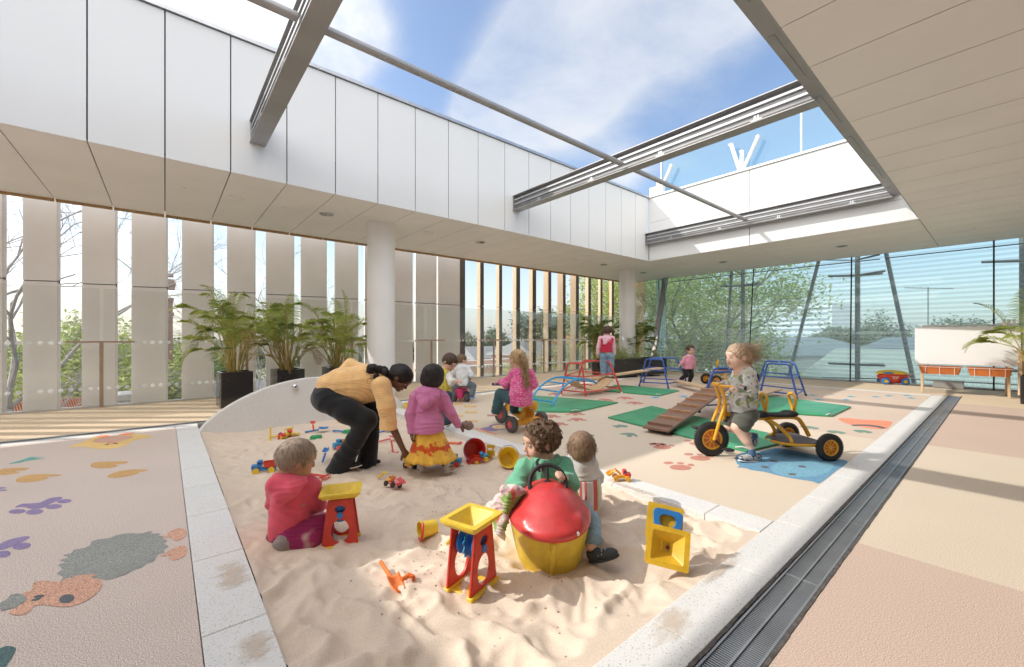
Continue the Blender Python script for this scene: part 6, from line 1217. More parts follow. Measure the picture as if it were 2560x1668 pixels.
# ---- boy in a yellow top
J = JJ(zh, 5.30); t = person(J(575, 1000), 'dark-haired boy in a yellow top leaning over behind the girl in the tie-dye skirt')
Fh = dirn(.62, -.55, -.56); Uh = dirn(.35, .94, 0); Rh = .106; hc = J(605, 225); B = Solid(); P, A = head(B, hc, Rh, Fh, Uh, J(520, 330), .042); B.chain([J(510, 370), J(515, 500), J(530, 620)], [.09, .085, .09], k=.04)
for x0, x1, d_ in ((510, 520, .10), (560, 568, -.04)): B.chain([J(x0, 640, d_), J(x0 + 15, 800, d_), J(x1, 965, d_)], [.06, .042, .03])
sR, eR, wR = J(585, 370, -.03), J(620, 470, -.14), J(665, 440, -.20); B.chain([sR, eR, wR], [.035, .028, .019]); hand(B, wR, J(740, 460, -.22) - wR, dirn(-.1, .7, -.5), 1.1, .12, 1, spread=.3); sL = J(460, 360, .05); B.chain([sL, J(440, 500, .02), J(480, 600, -.05)], [.035, .03, .02])
B.build('body', SK_fair, t, h=.0055); hm3 = hairmat('dark_brown', (0.10, 0.06, 0.038), (0.045, 0.027, 0.018)); face(P, A, Rh, t, hm3)
rg = random.Random(8); H = haircap(P, A, Rh, thick=1.05, face_c=(1.12, 0, -.30), face_r=(.74, .72, .72)); H.build('hair', hm3, t, h=.0055, fold=folds(.003, 110, 5), extra=wisps(P, A, Rh, 120, rg, shell_pts(P, Rh, 1.03), .05, lambda r, s: Fh * .6 - Uh * .5, .004, .003, .2))
M_yel = printed('yellow_print_top', (0.72, 0.60, 0.10), [((0.25, 0.30, 0.12), 30, .56, .60)])
S = Solid(); S.chain([J(515, 370), J(515, 500), J(525, 600)], [.105, .10, .108], k=.04); S.cone(J(450, 360, .03), J(580, 370, -.02), .05, .05, k=.03); S.cut(J(525, 640), dirn(0, -1, 0)); S.build('top', M_yel, t, h=.006, fold=folds(.004, 40, 3))
mb = MB(); mb.tube([J(520, 335) + (RT * math.cos(a) * .055 + FW * math.sin(a) * .05 + UP * (-.02 * math.cos(a))) for a in (2 * math.pi * i / 24 for i in range(24))], .010, 6, closed=True); mb.build('collar', blk_cloth, t, smooth=True)
M_whites = fabric('white_sleeve', (0.72, 0.71, 0.68)); S = Solid(); S.chain([sR, eR, J(655, 440, -.195)], [.050, .040, .028], k=.02); S.build('sleeve', M_whites, t, h=.005, fold=folds(.003, 70, 3)); S = Solid(); S.chain([sL, J(440, 500, .02), J(478, 590, -.05)], [.05, .042, .03]); S.build('sleeve', M_whites, t, h=.006)
M_jeans = fabric('dark_jeans', (0.06, 0.09, 0.13)); S = Solid()
for x0, d_ in ((510, .10), (560, -.04)): S.chain([J(x0, 630, d_), J(x0 + 15, 800, d_), J(x0 + 14, 950, d_)], [.082, .062, .055], k=.03)
S.build('trousers', M_jeans, t, h=.006, fold=folds(.004, 40, 4)); shoe(t, J(540, 1000, -.1), J(608, 985, -.14), M_blkshoe, M_sole, .03, .04); shoe(t, J(505, 985, .06), J(560, 970, .0), M_blkshoe, M_sole, .03, .04)

# ---- toddler on the pink ride-on
J = JJ(zh, 7.55); t = person(J(760, 700), 'toddler in a white top and grey trousers sitting on the pink ride-on car')
Fh = dirn(.82, .05, .45); Rh = .100; hc = J(752, 192); B = Solid(); P, A = head(B, hc, Rh, Fh, UP, J(740, 265), .04); B.chain([J(745, 285), J(755, 380), J(765, 470)], [.085, .085, .09], k=.04)
sR, eR, wR = J(825, 300), J(865, 375, -.04), J(855, 415, .14); B.chain([sR, eR, wR], [.033, .028, .019]); hand(B, wR, dirn(-.2, -.3, .8), dirn(0, 1, 0), 1.0, .6, -1); sL, eL = J(680, 300), J(625, 370, .02); B.chain([sL, eL, J(650, 420, .14)], [.033, .028, .019])
B.chain([J(810, 480), J(880, 520, .04), J(875, 640, -.02)], [.055, .04, .028]); B.chain([J(700, 480), J(650, 520, .1), J(650, 620, .1)], [.055, .04, .028]); B.build('body', SK_fair, t, h=.006); hm4 = hairmat('light_brown', (0.21, 0.13, 0.08), (0.11, 0.07, 0.045)); face(P, A, Rh, t, hm4)
H = haircap(P, A, Rh, thick=1.03, low=-.42); H.build('hair', hm4, t, h=.006, fold=folds(.003, 110, 5)); M_tee = fabric('white_top', (0.70, 0.72, 0.76))
S = Solid(); S.chain([J(745, 290), J(752, 380), J(762, 470)], [.102, .108, .115], k=.04); S.cone(J(690, 290), J(815, 290), .05, .05, k=.03); S.chain([sR, eR, J(857, 405, .1)], [.05, .045, .03], k=.02); S.chain([sL, eL, J(648, 410, .1)], [.05, .045, .03], k=.02); S.cut(J(762, 500), dirn(0, -1, 0)); S.build('top', M_tee, t, h=.007, fold=folds(.004, 40, 3))
M_gry = fabric('slate_trousers', (0.13, 0.16, 0.19)); S = Solid(); S.ell(J(755, 485), (.12, .10, .06), (RT, FW, UP), k=.03); S.chain([J(810, 480), J(882, 515, .03), J(875, 610, -.02)], [.07, .062, .055], k=.03); S.chain([J(700, 480), J(650, 520, .1), J(650, 610, .1)], [.07, .062, .055], k=.03); S.build('trousers', M_gry, t, h=.007, fold=folds(.004, 40, 3))
M_bshoe = mat('blue_trainer', (0.05, 0.22, 0.50), 0.5); shoe(t, J(850, 668, .02), J(908, 668, -.08), M_bshoe, M_sole, .032, .045); shoe(t, J(640, 650, .15), J(600, 650, .25), M_bshoe, M_sole, .032, .045)

# ---- girl on the orange tricycle
zp = Zm(1220, 860, .1548); J = JJ(zp, 5.05); t = person(J(480, 1300), 'girl with a long blonde ponytail and pink dotted blouse riding the orange plastic tricycle')
Fh = dirn(-.62, -.04, .76); Rh = .112; hc = J(472, 245); B = Solid(); P, A = head(B, hc, Rh, Fh, UP, J(500, 420), .042); B.chain([J(540, 470), J(540, 700), J(545, 900)], [.09, .085, .10], k=.04)
sL, eL, wL = J(420, 480, .03), J(290, 640, .10), J(185, 615, .22); sR, eR, wR = J(680, 500, .0), J(735, 650, .0), J(640, 690, .22); B.chain([sL, eL, wL], [.036, .03, .02]); B.chain([sR, eR, wR], [.036, .03, .02]); hand(B, wL, dirn(-.8, -.1, .4), dirn(0, 1, .2), 1.05, .7, -1); hand(B, wR, dirn(-.6, 0, .8), dirn(0, 1, 0), 1.05, .7, 1)
kL, aL = J(205, 820, .16), J(130, 1110, .10); kR, aR = J(430, 830, .42), J(420, 1080, .42); B.chain([J(470, 900, .02), kL, aL], [.062, .045, .03]); B.chain([J(600, 900, .1), kR, aR], [.062, .045, .03]); B.build('body', SK_fair, t, h=.0052)
hm5 = hairmat('blonde', (0.52, 0.36, 0.19), (0.27, 0.175, 0.095)); face(P, A, Rh, t, hm5); rg = random.Random(9); e = lambda *r: tuple(x * Rh for x in r)
H = haircap(P, A, Rh, thick=1.04, low=-.55, face_c=(1.08, 0, -.36), face_r=(.80, .76, .84)); tail = [(520, 170), (555, 230), (580, 320), (590, 420), (600, 500), (620, 560)]; H.chain([J(x, y, -.10 + .02 * i) for i, (x, y) in enumerate(tail)], [.032, .046, .050, .052, .050, .030], k=.02)
H.build('hair', hm5, t, h=.0052, fold=folds(.005, 75, 7, (.2, 0, 1)), extra=wisps(P, A, Rh, 230, rg, lambda r: (lambda q: J(q[0] + r.uniform(-45, 45), q[1] + r.uniform(-20, 40), -.12 + r.uniform(-.03, .05)))(r.choice(tail)), .13, lambda r, s: dirn(.12, -1, 0), .0042, .010, .18))
mb = MB(); mb.lathe([(.02, -.01), (.03, 0), (.02, .01)], J(520, 135, -.05), (0, 0, 1), n=12); mb.build('hair_tie', blk_cloth, t, smooth=True)
M_blouse = printed('pink_dotted_blouse', (0.70, 0.09, 0.30), [((0.90, 0.80, 0.86), -75, .30, .24), ((0.85, 0.35, 0.55), -33, .25, .20)])
S = Solid(); S.chain([J(540, 470), J(530, 640), J(530, 800), J(530, 915)], [.10, .112, .135, .142], k=.04); S.cone(J(430, 460), J(660, 470), .055, .055, k=.03); S.chain([sL, eL, J(200, 615, .2)], [.060, .058, .034], k=.03); S.chain([sR, eR, J(655, 690, .2)], [.06, .056, .034], k=.03); S.cut(J(530, 985), dirn(-.02, -1, 0)); S.build('blouse', M_blouse, t, h=.006, fold=folds(.006, 36, 5))
M_tj = fabric('teal_jeans', (0.035, 0.085, 0.10)); S = Solid(); S.ell(J(530, 920), (.11, .10, .06), (RT, FW, UP), k=.03); S.chain([J(450, 900), kL, J(130, 1080, .10)], [.085, .075, .062], k=.03); S.chain([J(600, 900, .1), kR, J(420, 1060, .42)], [.08, .07, .06], k=.03); S.build('jeans', M_tj, t, h=.006, fold=folds(.004, 40, 2))
M_wsh = mat('white_trainer', (0.70, 0.62, 0.62), 0.5); shoe(t, J(150, 1165, .06), J(-5, 1165, .18), M_wsh, mat('coral_sole', (0.62, 0.16, 0.10), .5), .032, .045); shoe(t, J(430, 1130, .42), J(330, 1130, .55), M_wsh, None, .032, .045)

# ---- girl in the red vest on the plank
zv1 = Zm(1480, 780, .1418); J = JJ(zv1, 9.05); t = person(J(260, 1130), 'girl in a red vest over a pink hooded top, standing on a plank, back turned')
Fh = dirn(.05, -.1, 1); Rh = .108; hc = J(268, 335); B = Solid(); P, A = head(B, hc, Rh, Fh, UP, J(262, 430), .04); B.chain([J(260, 460), J(255, 600), J(260, 720)], [.095, .085, .10], k=.04)
arms = ((J(150, 470), J(115, 620), J(100, 740)), (J(365, 470), J(378, 620), J(392, 735)))
for i, (a, b, c) in enumerate(arms): B.chain([a, b, c], [.036, .03, .02]); hand(B, c, dirn(0, -1, -.1), dirn(-1 if i == 0 else 1, 0, 0), 1.05, .35, 1)
for x0, x1 in ((205, 208), (320, 325)): B.chain([J(x0, 760), J(x0, 920), J(x1, 1080)], [.07, .048, .032])
B.build('body', SK_fair, t, h=.007); face(P, A, Rh, t, hm3); H = haircap(P, A, Rh, thick=1.06, low=-.6)
for x, y in ((190, 350), (180, 400), (362, 340), (372, 385), (360, 320)): H.ell(J(x, y, -.02), .032, k=.02)
H.build('hair', hm3, t, h=.0065, fold=folds(.004, 90, 5)); M_pk = fabric('pale_pink_top', (0.78, 0.48, 0.58)); M_vest = fabric('red_vest', (0.55, 0.03, 0.07)); M_lj = fabric('light_blue_jeans', (0.20, 0.31, 0.43), var=.25)
S = Solid(); S.chain([J(258, 470), J(258, 560)], [.105, .10], k=.04); S.cone(J(170, 460), J(350, 460), .055, .055, k=.03); S.ell(J(258, 450, -.03), (.10, .08, .05), (RT, FW, UP), k=.03); S.chain([J(210, 460, -.10), J(225, 550, -.12), J(290, 480, -.10)], [.035, .03, .035], k=.04)
for a, b, c in arms: S.chain([a, b, c], [.052, .045, .035], k=.02)
S.build('hooded_top', M_pk, t, h=.007, fold=folds(.004, 50, 3)); S = Solid(); S.chain([J(250, 560), J(250, 680)], [.125, .13], k=.02); S.ell(J(250, 520, -.01), (.115, .09, .08), (RT, FW, UP), k=.03); S.chain([J(180, 480, -.03), J(200, 560, -.06)], [.042, .05], k=.02); S.chain([J(350, 480, -.03), J(320, 560, -.06)], [.042, .05], k=.02); S.cut(J(250, 705), dirn(0, -1, 0)); S.build('vest', M_vest, t, h=.007, fold=folds(.004, 40, 3))
S = Solid(); S.ell(J(258, 760), (.135, .105, .10), (RT, FW, UP), k=.04)
for x0 in (205, 325): S.chain([J(x0, 780), J(x0, 920), J(x0 + 2, 1075)], [.092, .075, .068], k=.03)
S.cut(J(260, 1110), dirn(0, -1, 0)); S.build('jeans', M_lj, t, h=.007, fold=folds(.005, 40, 9)); shoe(t, J(200, 1140, -.08), J(230, 1120, .10), M_wsh, M_sole, .036, .045); shoe(t, J(320, 1145, -.08), J(355, 1120, .10), M_wsh, M_sole, .036, .045)

# ---- running toddler in the pink jacket
J = JJ(zv1, 10.1); t = person(J(1735, 1290), 'toddler in a pale pink jacket and black leggings running by the glass corner')
Fh = dirn(.05, -.08, -1); Rh = .118; hc = J(1735, 675); B = Solid(); P, A = head(B, hc, Rh, Fh, UP, J(1735, 770), .04); B.chain([J(1720, 810), J(1700, 900), J(1690, 990)], [.09, .085, .09], k=.04)
arms = ((J(1640, 815), J(1600, 890, -.02), J(1555, 930, -.05)), (J(1785, 830), J(1795, 920), J(1798, 985)))
for i, (a, b, c) in enumerate(arms): B.chain([a, b, c], [.036, .03, .02]); hand(B, c, (c - b), dirn(-1 if i == 0 else 1, 0, 0), 1.1, .35, 1)
B.chain([J(1735, 1020), J(1752, 1120, -.03), J(1722, 1240, 0)], [.06, .045, .03]); B.chain([J(1650, 1020), J(1665, 1110, -.05), J(1560, 1190, .12)], [.06, .045, .03]); B.build('body', SK_fair, t, h=.007); face(P, A, Rh, t, hm3); H = haircap(P, A, Rh, thick=1.04, face_c=(1.0, 0, -.42), face_r=(.75, .66, .76)); H.build('hair', hm3, t, h=.0065, fold=folds(.004, 90, 5))
M_pj = fabric('rose_jacket', (0.66, 0.28, 0.38)); S = Solid(); S.chain([J(1720, 810), J(1705, 900), J(1690, 975)], [.105, .108, .118], k=.04); S.cone(J(1655, 810), J(1780, 815), .055, .05, k=.03)
for a, b, c in arms: S.chain([a, b, b.lerp(c, .5)], [.055, .048, .04], k=.02)
S.cut(J(1690, 1005), dirn(0, -1, 0)); S.build('jacket', M_pj, t, h=.007, fold=folds(.005, 45, 6)); S = Solid(); S.ell(J(1720, 770, -.03), (.07, .06, .02), (RT, FW, UP), k=.02); S.build('collar', M_tee, t, h=.006)
S = Solid(); S.ell(J(1692, 1010), (.11, .09, .07), (RT, FW, UP), k=.03); S.chain([J(1735, 1020), J(1752, 1120, -.03), J(1722, 1225)], [.072, .058, .045], k=.03); S.chain([J(1650, 1020), J(1665, 1110, -.05), J(1572, 1180, .11)], [.072, .058, .045], k=.03); S.build('leggings', blk_cloth, t, h=.007)
M_gsh = mat('grey_trainer', (0.40, 0.40, 0.42), .5); shoe(t, J(1690, 1298, .05), J(1800, 1298, -.05), M_gsh, M_sole, .034, .045); shoe(t, J(1560, 1200, .15), J(1480, 1190, .17), mat('lilac_trainer', (0.55, 0.42, 0.52), .5), M_sole, .034, .045, up=dirn(.1, .9, -.3))
# ---- child riding the yellow tricycle
zt = Zm(1680, 840, .2192); J = JJ(zt, 4.12); t = person(J(850, 1400), 'child with windblown light brown hair and grey camouflage hooded top riding the yellow tricycle')
Fh = dirn(-.97, -.10, -.14); Rh = .118; hc = J(748, 232); B = Solid(); P, A = head(B, hc, Rh, Fh, UP, J(835, 365), .042); B.chain([J(820, 420), J(810, 620), J(840, 830)], [.095, .09, .10], k=.04)
sN, eN, wN = J(880, 440, -.10), J(915, 590, -.15), J(745, 600, -.14); B.chain([sN, eN, wN], [.037, .03, .021]); hand(B, wN, dirn(-1, .08, -.1), dirn(0, 1, -.2), 1.1, .75, -1, thumb=.8)
sF, eF, wF = J(760, 430, .11), J(700, 540, .18), J(575, 545, .16); B.chain([sF, eF, wF], [.037, .03, .021]); hand(B, wF, dirn(-1, .05, .0), dirn(0, 1, 0), 1.1, .75, 1, thumb=.8)
kN, aN = J(745, 1040, -.08), J(900, 1275, -.12); kF, aF = J(650, 1040, .10), J(880, 1130, .16); B.chain([J(850, 890, -.04), kN, aN], [.075, .048, .030], k=.03); B.cone(kN, J(850, 1190, -.11), .046, .040, k=.03); B.chain([J(810, 890, .06), kF, aF], [.072, .046, .032], k=.03)
B.build('body', SK_pale, t, h=.005); hm6 = hairmat('light_sandy', (0.50, 0.36, 0.24), (0.30, 0.20, 0.13)); face(P, A, Rh, t, hm6); rg = random.Random(14)
H = haircap(P, A, Rh, thick=1.05, low=-.5, face_c=(1.10, 0, -.34), face_r=(.80, .78, .80)); H.ell(P(-.95, 0, .05), (.5 * Rh, .6 * Rh, .5 * Rh), A, k=.05); H.ell(P(-.85, 0, -.5), (.45 * Rh, .55 * Rh, .35 * Rh), A, k=.05)
H.build('hair', hm6, t, h=.005, fold=folds(.004, 80, 7, (0, .3, 1)), extra=wisps(P, A, Rh, 260, rg, lambda r: P(-.75 + r.uniform(-.35, .6), r.uniform(-.75, .75), r.uniform(-.6, .85)), .17, lambda r, s: dirn(.95, .15 + r.uniform(-.5, .45), .1), .0026, .008, .22, .25, 6))
M_camo = printed('camouflage_jersey', (0.52, 0.53, 0.52), [((0.20, 0.24, 0.17), 14, .55, .60), ((0.46, 0.45, 0.12), 22, .60, .63), ((0.36, 0.16, 0.08), 12, .66, .69), ((0.78, 0.78, 0.76), 16, .62, .66)]); M_greyj = fabric('grey_jersey', (0.38, 0.38, 0.39), bs=240)
S = Solid(); S.chain([J(825, 430), J(815, 560), J(815, 700), J(815, 780)], [.098, .108, .120, .124], k=.05); S.cone(sN, sF, .055, .05, k=.03); S.ell(J(850, 400), (.08, .09, .055), (RT, FW, UP), k=.04); S.chain([sN, eN, J(785, 598, -.145)], [.062, .056, .042], k=.025); S.chain([sF, eF, J(610, 545, .16)], [.06, .052, .038], k=.025)
S.cut(J(815, 812), dirn(0, -1, 0)); S.build('hooded_top', M_camo, t, h=.0056, fold=folds(.0055, 40, 8)); S = Solid(); S.chain([J(813, 795), J(812, 845)], [.126, .118], k=.02); S.cut(J(800, 782), dirn(.03, 1, 0)); S.cut(J(800, 868), dirn(-.05, -1, 0)); S.build('hem_band', M_greyj, t, h=.0056, fold=folds(.003, 60, 8, (1, 1, 0)))
S = Solid(); S.chain([J(775, 599, -.142), J(745, 600, -.14)], [.040, .032]); S.build('cuff', M_greyj, t, h=.005); S = Solid(); S.chain([J(610, 545, .16), J(580, 545, .16)], [.037, .031]); S.build('cuff', M_greyj, t, h=.005)
M_short = fabric('dark_olive_shorts', (0.10, 0.105, 0.09), bs=200); S = Solid(); S.ell(J(850, 890), (.12, .11, .07), (RT, FW, UP), k=.04); S.chain([J(860, 900, -.05), J(790, 1010, -.07)], [.092, .09], k=.04); S.chain([J(800, 900, .07), J(680, 990, .10)], [.095, .085], k=.04); S.cut(J(790, 1085, -.07), dirn(-.35, -1, 0)); S.build('shorts', M_short, t, h=.0056, fold=folds(.005, 45, 5))
M_bsock = fabric('blue_sock', (0.08, 0.17, 0.30)); S = Solid(); S.cone(J(905, 1305, -.12), J(915, 1340, -.12), .032, .034); S.build('sock', M_bsock, t, h=.005); S = Solid(); S.cone(J(905, 1135, .165), J(935, 1142, .17), .033, .034); S.build('sock', M_bsock, t, h=.005)
M_nsh = printed('navy_silver_trainer', (0.42, 0.42, 0.42), [((0.05, 0.07, 0.12), 24, .50, .53)]); shoe(t, J(1000, 1440, -.08), J(765, 1430, -.16), M_nsh, M_sole, .044, .072, strap=M_sole); shoe(t, J(975, 1110, .17), J(950, 1260, .19), M_nsh, M_sole, .036, .05, up=dirn(-1, -.1, 0))

# ---- boy in the green jacket at the wheel of the rocker
zg = Zm(1080, 1030, .3224); J = JJ(zg, 2.70); t = person(J(900, 1200), 'curly-haired boy in a green fleece jacket steering the red and yellow rocker')
Fh = dirn(-.90, -.10, -.36); Rh = .118; hc = J(838, 232); B = Solid(); P, A = head(B, hc, Rh, Fh, UP, J(870, 420), .045); B.chain([J(870, 430), J(880, 600), J(880, 800)], [.10, .10, .11], k=.04)
sR, eR, wR = J(725, 440, -.02), J(655, 560, -.10), J(690, 610, -.20); B.chain([sR, eR, wR], [.040, .034, .024]); hand(B, wR, dirn(-.5, -.5, -.6), dirn(0, 1, .2), 1.1, .6, 1); sL, eL, wL = J(1020, 430, 0), J(1070, 560, -.10), J(1030, 515, -.22); B.chain([sL, eL, wL], [.040, .034, .024])
hand(B, J(1030, 515, -.22), J(985, 470, -.27) - J(1030, 515, -.22), dirn(.25, .75, -.5), 1.15, .85, 1, thumb=.5)
B.chain([J(940, 800), J(1160, 790, .05), J(1215, 850, -.22), J(1240, 1040, -.39)], [.065, .052, .05, .033], k=.03); B.chain([J(840, 800), J(800, 860, -.2), J(800, 950, -.25)], [.065, .05, .035], k=.03); B.build('body', SK_fair, t, h=.0045)
hm7 = hairmat('brown_curly', (0.22, 0.135, 0.08), (0.085, 0.05, 0.03)); face(P, A, Rh, t, hm7); rg = random.Random(19); H = haircap(P, A, Rh, thick=1.06, low=-.55, face_c=(1.14, 0, -.34), face_r=(.74, .80, .80))
sh = shell_pts(P, Rh, 1.06, -.75, .62); pts_ = []
for i in range(150):
    q = sh(rg); 
    if (q - P(.0, 0, .2)).dot(A[0]) > .55 * Rh and (q - hc).dot(A[2]) < .35 * Rh: continue
    pts_.append(q); H.ell(q, rg.uniform(.010, .019), k=.006)
for x, y in ((850, 85), (870, 75), (760, 110), (800, 100)): H.ell(J(x, y), .018, k=.01)
cm = MB()
for q in pts_:
    n_ = (q - P(-.1, 0, .2)).normalized(); a = n_.orthogonal().normalized(); b = n_.cross(a); r0 = rg.uniform(.009, .016); ph = rg.uniform(0, 6.3); turns = rg.uniform(1.2, 2.0)
    cm.tube([q + n_ * (.006 + .016 * k / 12) + (a * math.cos(ph + 6.28 * turns * k / 12) + b * math.sin(ph + 6.28 * turns * k / 12)) * r0 for k in range(13)], .0030, 4)
H.build('hair', hm7, t, h=.0045, extra=cm)
M_grn = fabric('green_fleece', (0.15, 0.42, 0.27), bs=260); S = Solid(); S.chain([J(870, 440), J(880, 560), J(880, 700)], [.105, .112, .12], k=.05); S.cone(sR, sL, .062, .062, k=.04); S.chain([sR, eR, J(675, 600, -.17)], [.066, .058, .046], k=.03); S.chain([sL, eL, J(1040, 525, -.19)], [.064, .056, .042], k=.03); S.build('jacket', M_grn, t, h=.005, fold=folds(.0055, 42, 12))
S = Solid(); S.chain([J(790, 360, -.05), J(850, 400, -.11), J(960, 390, -.04), J(970, 350, .04)], [.020, .022, .024, .022], k=.02); S.build('collar', M_grn, t, h=.0045); mb = MB(); mb.tube([J(845, 400, -.135), J(850, 470, -.16), J(855, 570, -.165)], .0045, 6); mb.build('zip', MC['chrome'], t, smooth=True)
S = Solid(); S.cone(J(835, 395, -.10), J(838, 440, -.125), .028, .022); S.build('undershirt', blk_cloth, t, h=.005)
M_lj2 = fabric('faded_jeans', (0.22, 0.33, 0.40), var=.25); S = Solid(); S.chain([J(960, 800), J(1160, 780, .05), J(1215, 850, -.22), J(1245, 985, -.36)], [.085, .07, .064, .054], k=.03); S.cut(J(1245, 1015, -.37), dirn(.05, -1, 0)); S.build('jeans', M_lj2, t, h=.005, fold=folds(.004, 60, 3))
M_dsh = mat('black_trainer', (0.03, 0.035, 0.035), .6); shoe(t, J(1225, 1165, -.40), J(1450, 1120, -.46), M_dsh, M_dsh, .040, .058, strap=M_greyj)

# ---- small child with back turned
zb = Zm(1400, 1080, .1681); J = JJ(zb, 2.98); t = person(J(380, 1080), 'small child in a white top seated on the sand, back turned, behind the rocker')
Fh = dirn(.10, -.18, .98); Rh = .110; hc = J(322, 235); B = Solid(); P, A = head(B, hc, Rh, Fh, UP, J(300, 470), .042); B.chain([J(300, 480), J(330, 700), J(340, 980)], [.09, .09, .105], k=.04)
for a, b, c in ((J(170, 480), J(110, 640, .04), J(170, 700, .2)), (J(450, 490), J(530, 680, .04), J(520, 780, .18))): B.chain([a, b, c], [.036, .03, .02]); hand(B, c, dirn(0, -.3, 1), dirn(0, 1, 0), 1, .5, 1)
for x0 in (260, 420): B.chain([J(x0, 1000, .05), J(x0 + 20, 960, .3), J(x0 + 20, 1050, .5)], [.065, .045, .03])
B.build('body', SK_pale, t, h=.005); hm8 = hairmat('fine_brown', (0.30, 0.19, 0.115), (0.15, 0.095, 0.06)); face(P, A, Rh, t, hm8); rg = random.Random(24); H = haircap(P, A, Rh, thick=1.05, low=-.85); H.ell(P(-.55, 0, -.45), (.45 * Rh, .62 * Rh, .40 * Rh), A, k=.04)
H.build('hair', hm8, t, h=.0045, fold=folds(.0010, 85, 7, (.3, .2, 1)), extra=wisps(P, A, Rh, 520, rg, shell_pts(P, Rh, 1.04, -1.0, .5), .06, lambda r, s: (dirn(0, -1, 0) + (s - hc).normalized() * .25).normalized(), .0024, .008, .2, .15))
M_w2 = fabric('white_cotton_top', (0.74, 0.72, 0.73)); S = Solid(); S.chain([J(300, 490), J(320, 640)], [.105, .11], k=.04); S.cone(J(180, 470), J(440, 480), .055, .055, k=.03); S.chain([J(170, 480), J(110, 640, .04), J(160, 695, .18)], [.056, .05, .034], k=.03); S.chain([J(450, 490), J(530, 680, .04), J(520, 770, .16)], [.056, .052, .036], k=.03); S.build('top', M_w2, t, h=.005, fold=folds(.005, 50, 4))
M_str = fabric('striped_pinafore', (0.76, 0.70, 0.72)); tn = M_str.node_tree; K = tn.links.new; g = tn.nodes.new('ShaderNodeTexCoord'); dp = tn.nodes.new('ShaderNodeVectorMath'); dp.operation = 'DOT_PRODUCT'; K(g.outputs['Object'], dp.inputs[0]); dp.inputs[1].default_value = tuple(RT * 62); cr_ = tn.nodes.new('ShaderNodeTexWhiteNoise'); cr_.noise_dimensions = '1D'; fl = tn.nodes.new('ShaderNodeMath'); fl.operation = 'FLOOR'; K(dp.outputs['Value'], fl.inputs[0]); K(fl.outputs[0], cr_.inputs['W']); rp = tn.nodes.new('ShaderNodeValToRGB'); rp.color_ramp.interpolation = 'CONSTANT'
for i, (p_, c_) in enumerate(((0, (.78, .74, .76)), (.45, (.72, .15, .13)), (.58, (.78, .74, .76)), (.68, (.60, .12, .36)), (.8, (.55, .70, .40)), (.9, (.78, .70, .74)))):
    e_ = rp.color_ramp.elements[i] if i < 2 else rp.color_ramp.elements.new(p_); e_.position = p_; e_.color = (*c_, 1)
K(cr_.outputs['Value'], rp.inputs[0]); K(rp.outputs[0], tn.nodes['Principled BSDF'].inputs['Base Color'])
S = Solid(); S.chain([J(325, 690), J(335, 850), J(340, 1000)], [.115, .125, .135], k=.04); S.cut(J(330, 668), UP); S.cut(J(330, 1085), -UP); S.build('pinafore', M_str, t, h=.005, fold=folds(.004, 60, 6, (1, .4, 0)))

# ---- toddler in the red hooded top, kneeling
zr = Zm(640, 1080, .2063); J = JJ(zr, 2.55); t = person(J(500, 1390), 'toddler in a coral red hooded fleece kneeling on the sand beside a sand wheel')
Fh = dirn(.74, -.30, .60); Rh = .112; hc = J(500, 325); B = Solid(); P, A = head(B, hc, Rh, Fh, dirn(.12, 1, 0), J(450, 540), .044); B.chain([J(430, 560), J(430, 850), J(400, 1180)], [.095, .095, .11], k=.04)
sR, eR, wR = J(660, 680, .03), J(720, 860, .10), J(800, 900, .2); B.chain([sR, eR, wR], [.038, .032, .022]); hand(B, wR, dirn(.6, -.4, .6), dirn(0, 1, 0), 1.05, .4, -1); B.chain([J(230, 640), J(215, 850, .1), J(330, 950, .28)], [.038, .032, .022])
B.chain([J(430, 1250, -.02), J(770, 1180, .04), J(620, 1330, -.02), J(400, 1360, -.08)], [.07, .052, .045, .03], k=.03); B.chain([J(430, 1230, .12), J(760, 1060, .26), J(780, 1120, .35)], [.06, .045, .03], k=.03); B.chain([J(400, 1360, -.08), J(300, 1370, -.10), J(245, 1385, -.10)], [.030, .030, .018], k=.02); B.build('body', SK_tan, t, h=.0046)
hm9 = hairmat('ash_brown', (0.40, 0.30, 0.225), (0.22, 0.16, 0.115)); face(P, A, Rh, t, hm9); rg = random.Random(31); H = haircap(P, A, Rh, thick=1.04, low=-.62, face_c=(1.08, 0, -.34), face_r=(.80, .72, .82))
H.build('hair', hm9, t, h=.0046, fold=folds(.0008, 120, 7, (.3, .2, 1)), extra=wisps(P, A, Rh, 700, rg, shell_pts(P, Rh, 1.02, -.5, .45), .045, lambda r, s: (lambda n_, v: (v - n_ * v.dot(n_)).normalized() + n_ * .04)((s - hc).normalized(), (s - P(-.55, .2, 1.0))), .0016, .001, .08, .25))
M_rh = fabric('coral_red_fleece', (0.78, 0.11, 0.165), bs=250); S = Solid(); S.chain([J(440, 590), J(430, 760), J(410, 960), J(400, 1150)], [.092, .102, .108, .116], k=.04); S.cone(J(285, 650), J(620, 650, .02), .058, .056, k=.03); S.chain([sR, eR, J(785, 890, .18)], [.066, .058, .042], k=.03); S.chain([J(245, 650), J(235, 850, .1), J(330, 945, .27)], [.054, .05, .04], k=.03); S.cut(J(400, 1215), dirn(.40, -.9, 0)); S.build('hooded_top', M_rh, t, h=.005, fold=folds(.0065, 38, 15))
S = Solid(); S.chain([J(260, 560, -.03), J(240, 640, -.10), J(300, 800, -.13), J(430, 700, -.12), J(570, 600, -.06)], [.034, .036, .028, .034, .028], k=.05); S.ell(J(360, 640, -.08), (.085, .05, .07), (RT, FW, UP), k=.04); S.ell(J(420, 555, -.01), (.105, .085, .032), (RT, FW, UP), k=.03); S.build('hood', M_rh, t, h=.0046, fold=folds(.004, 60, 4))
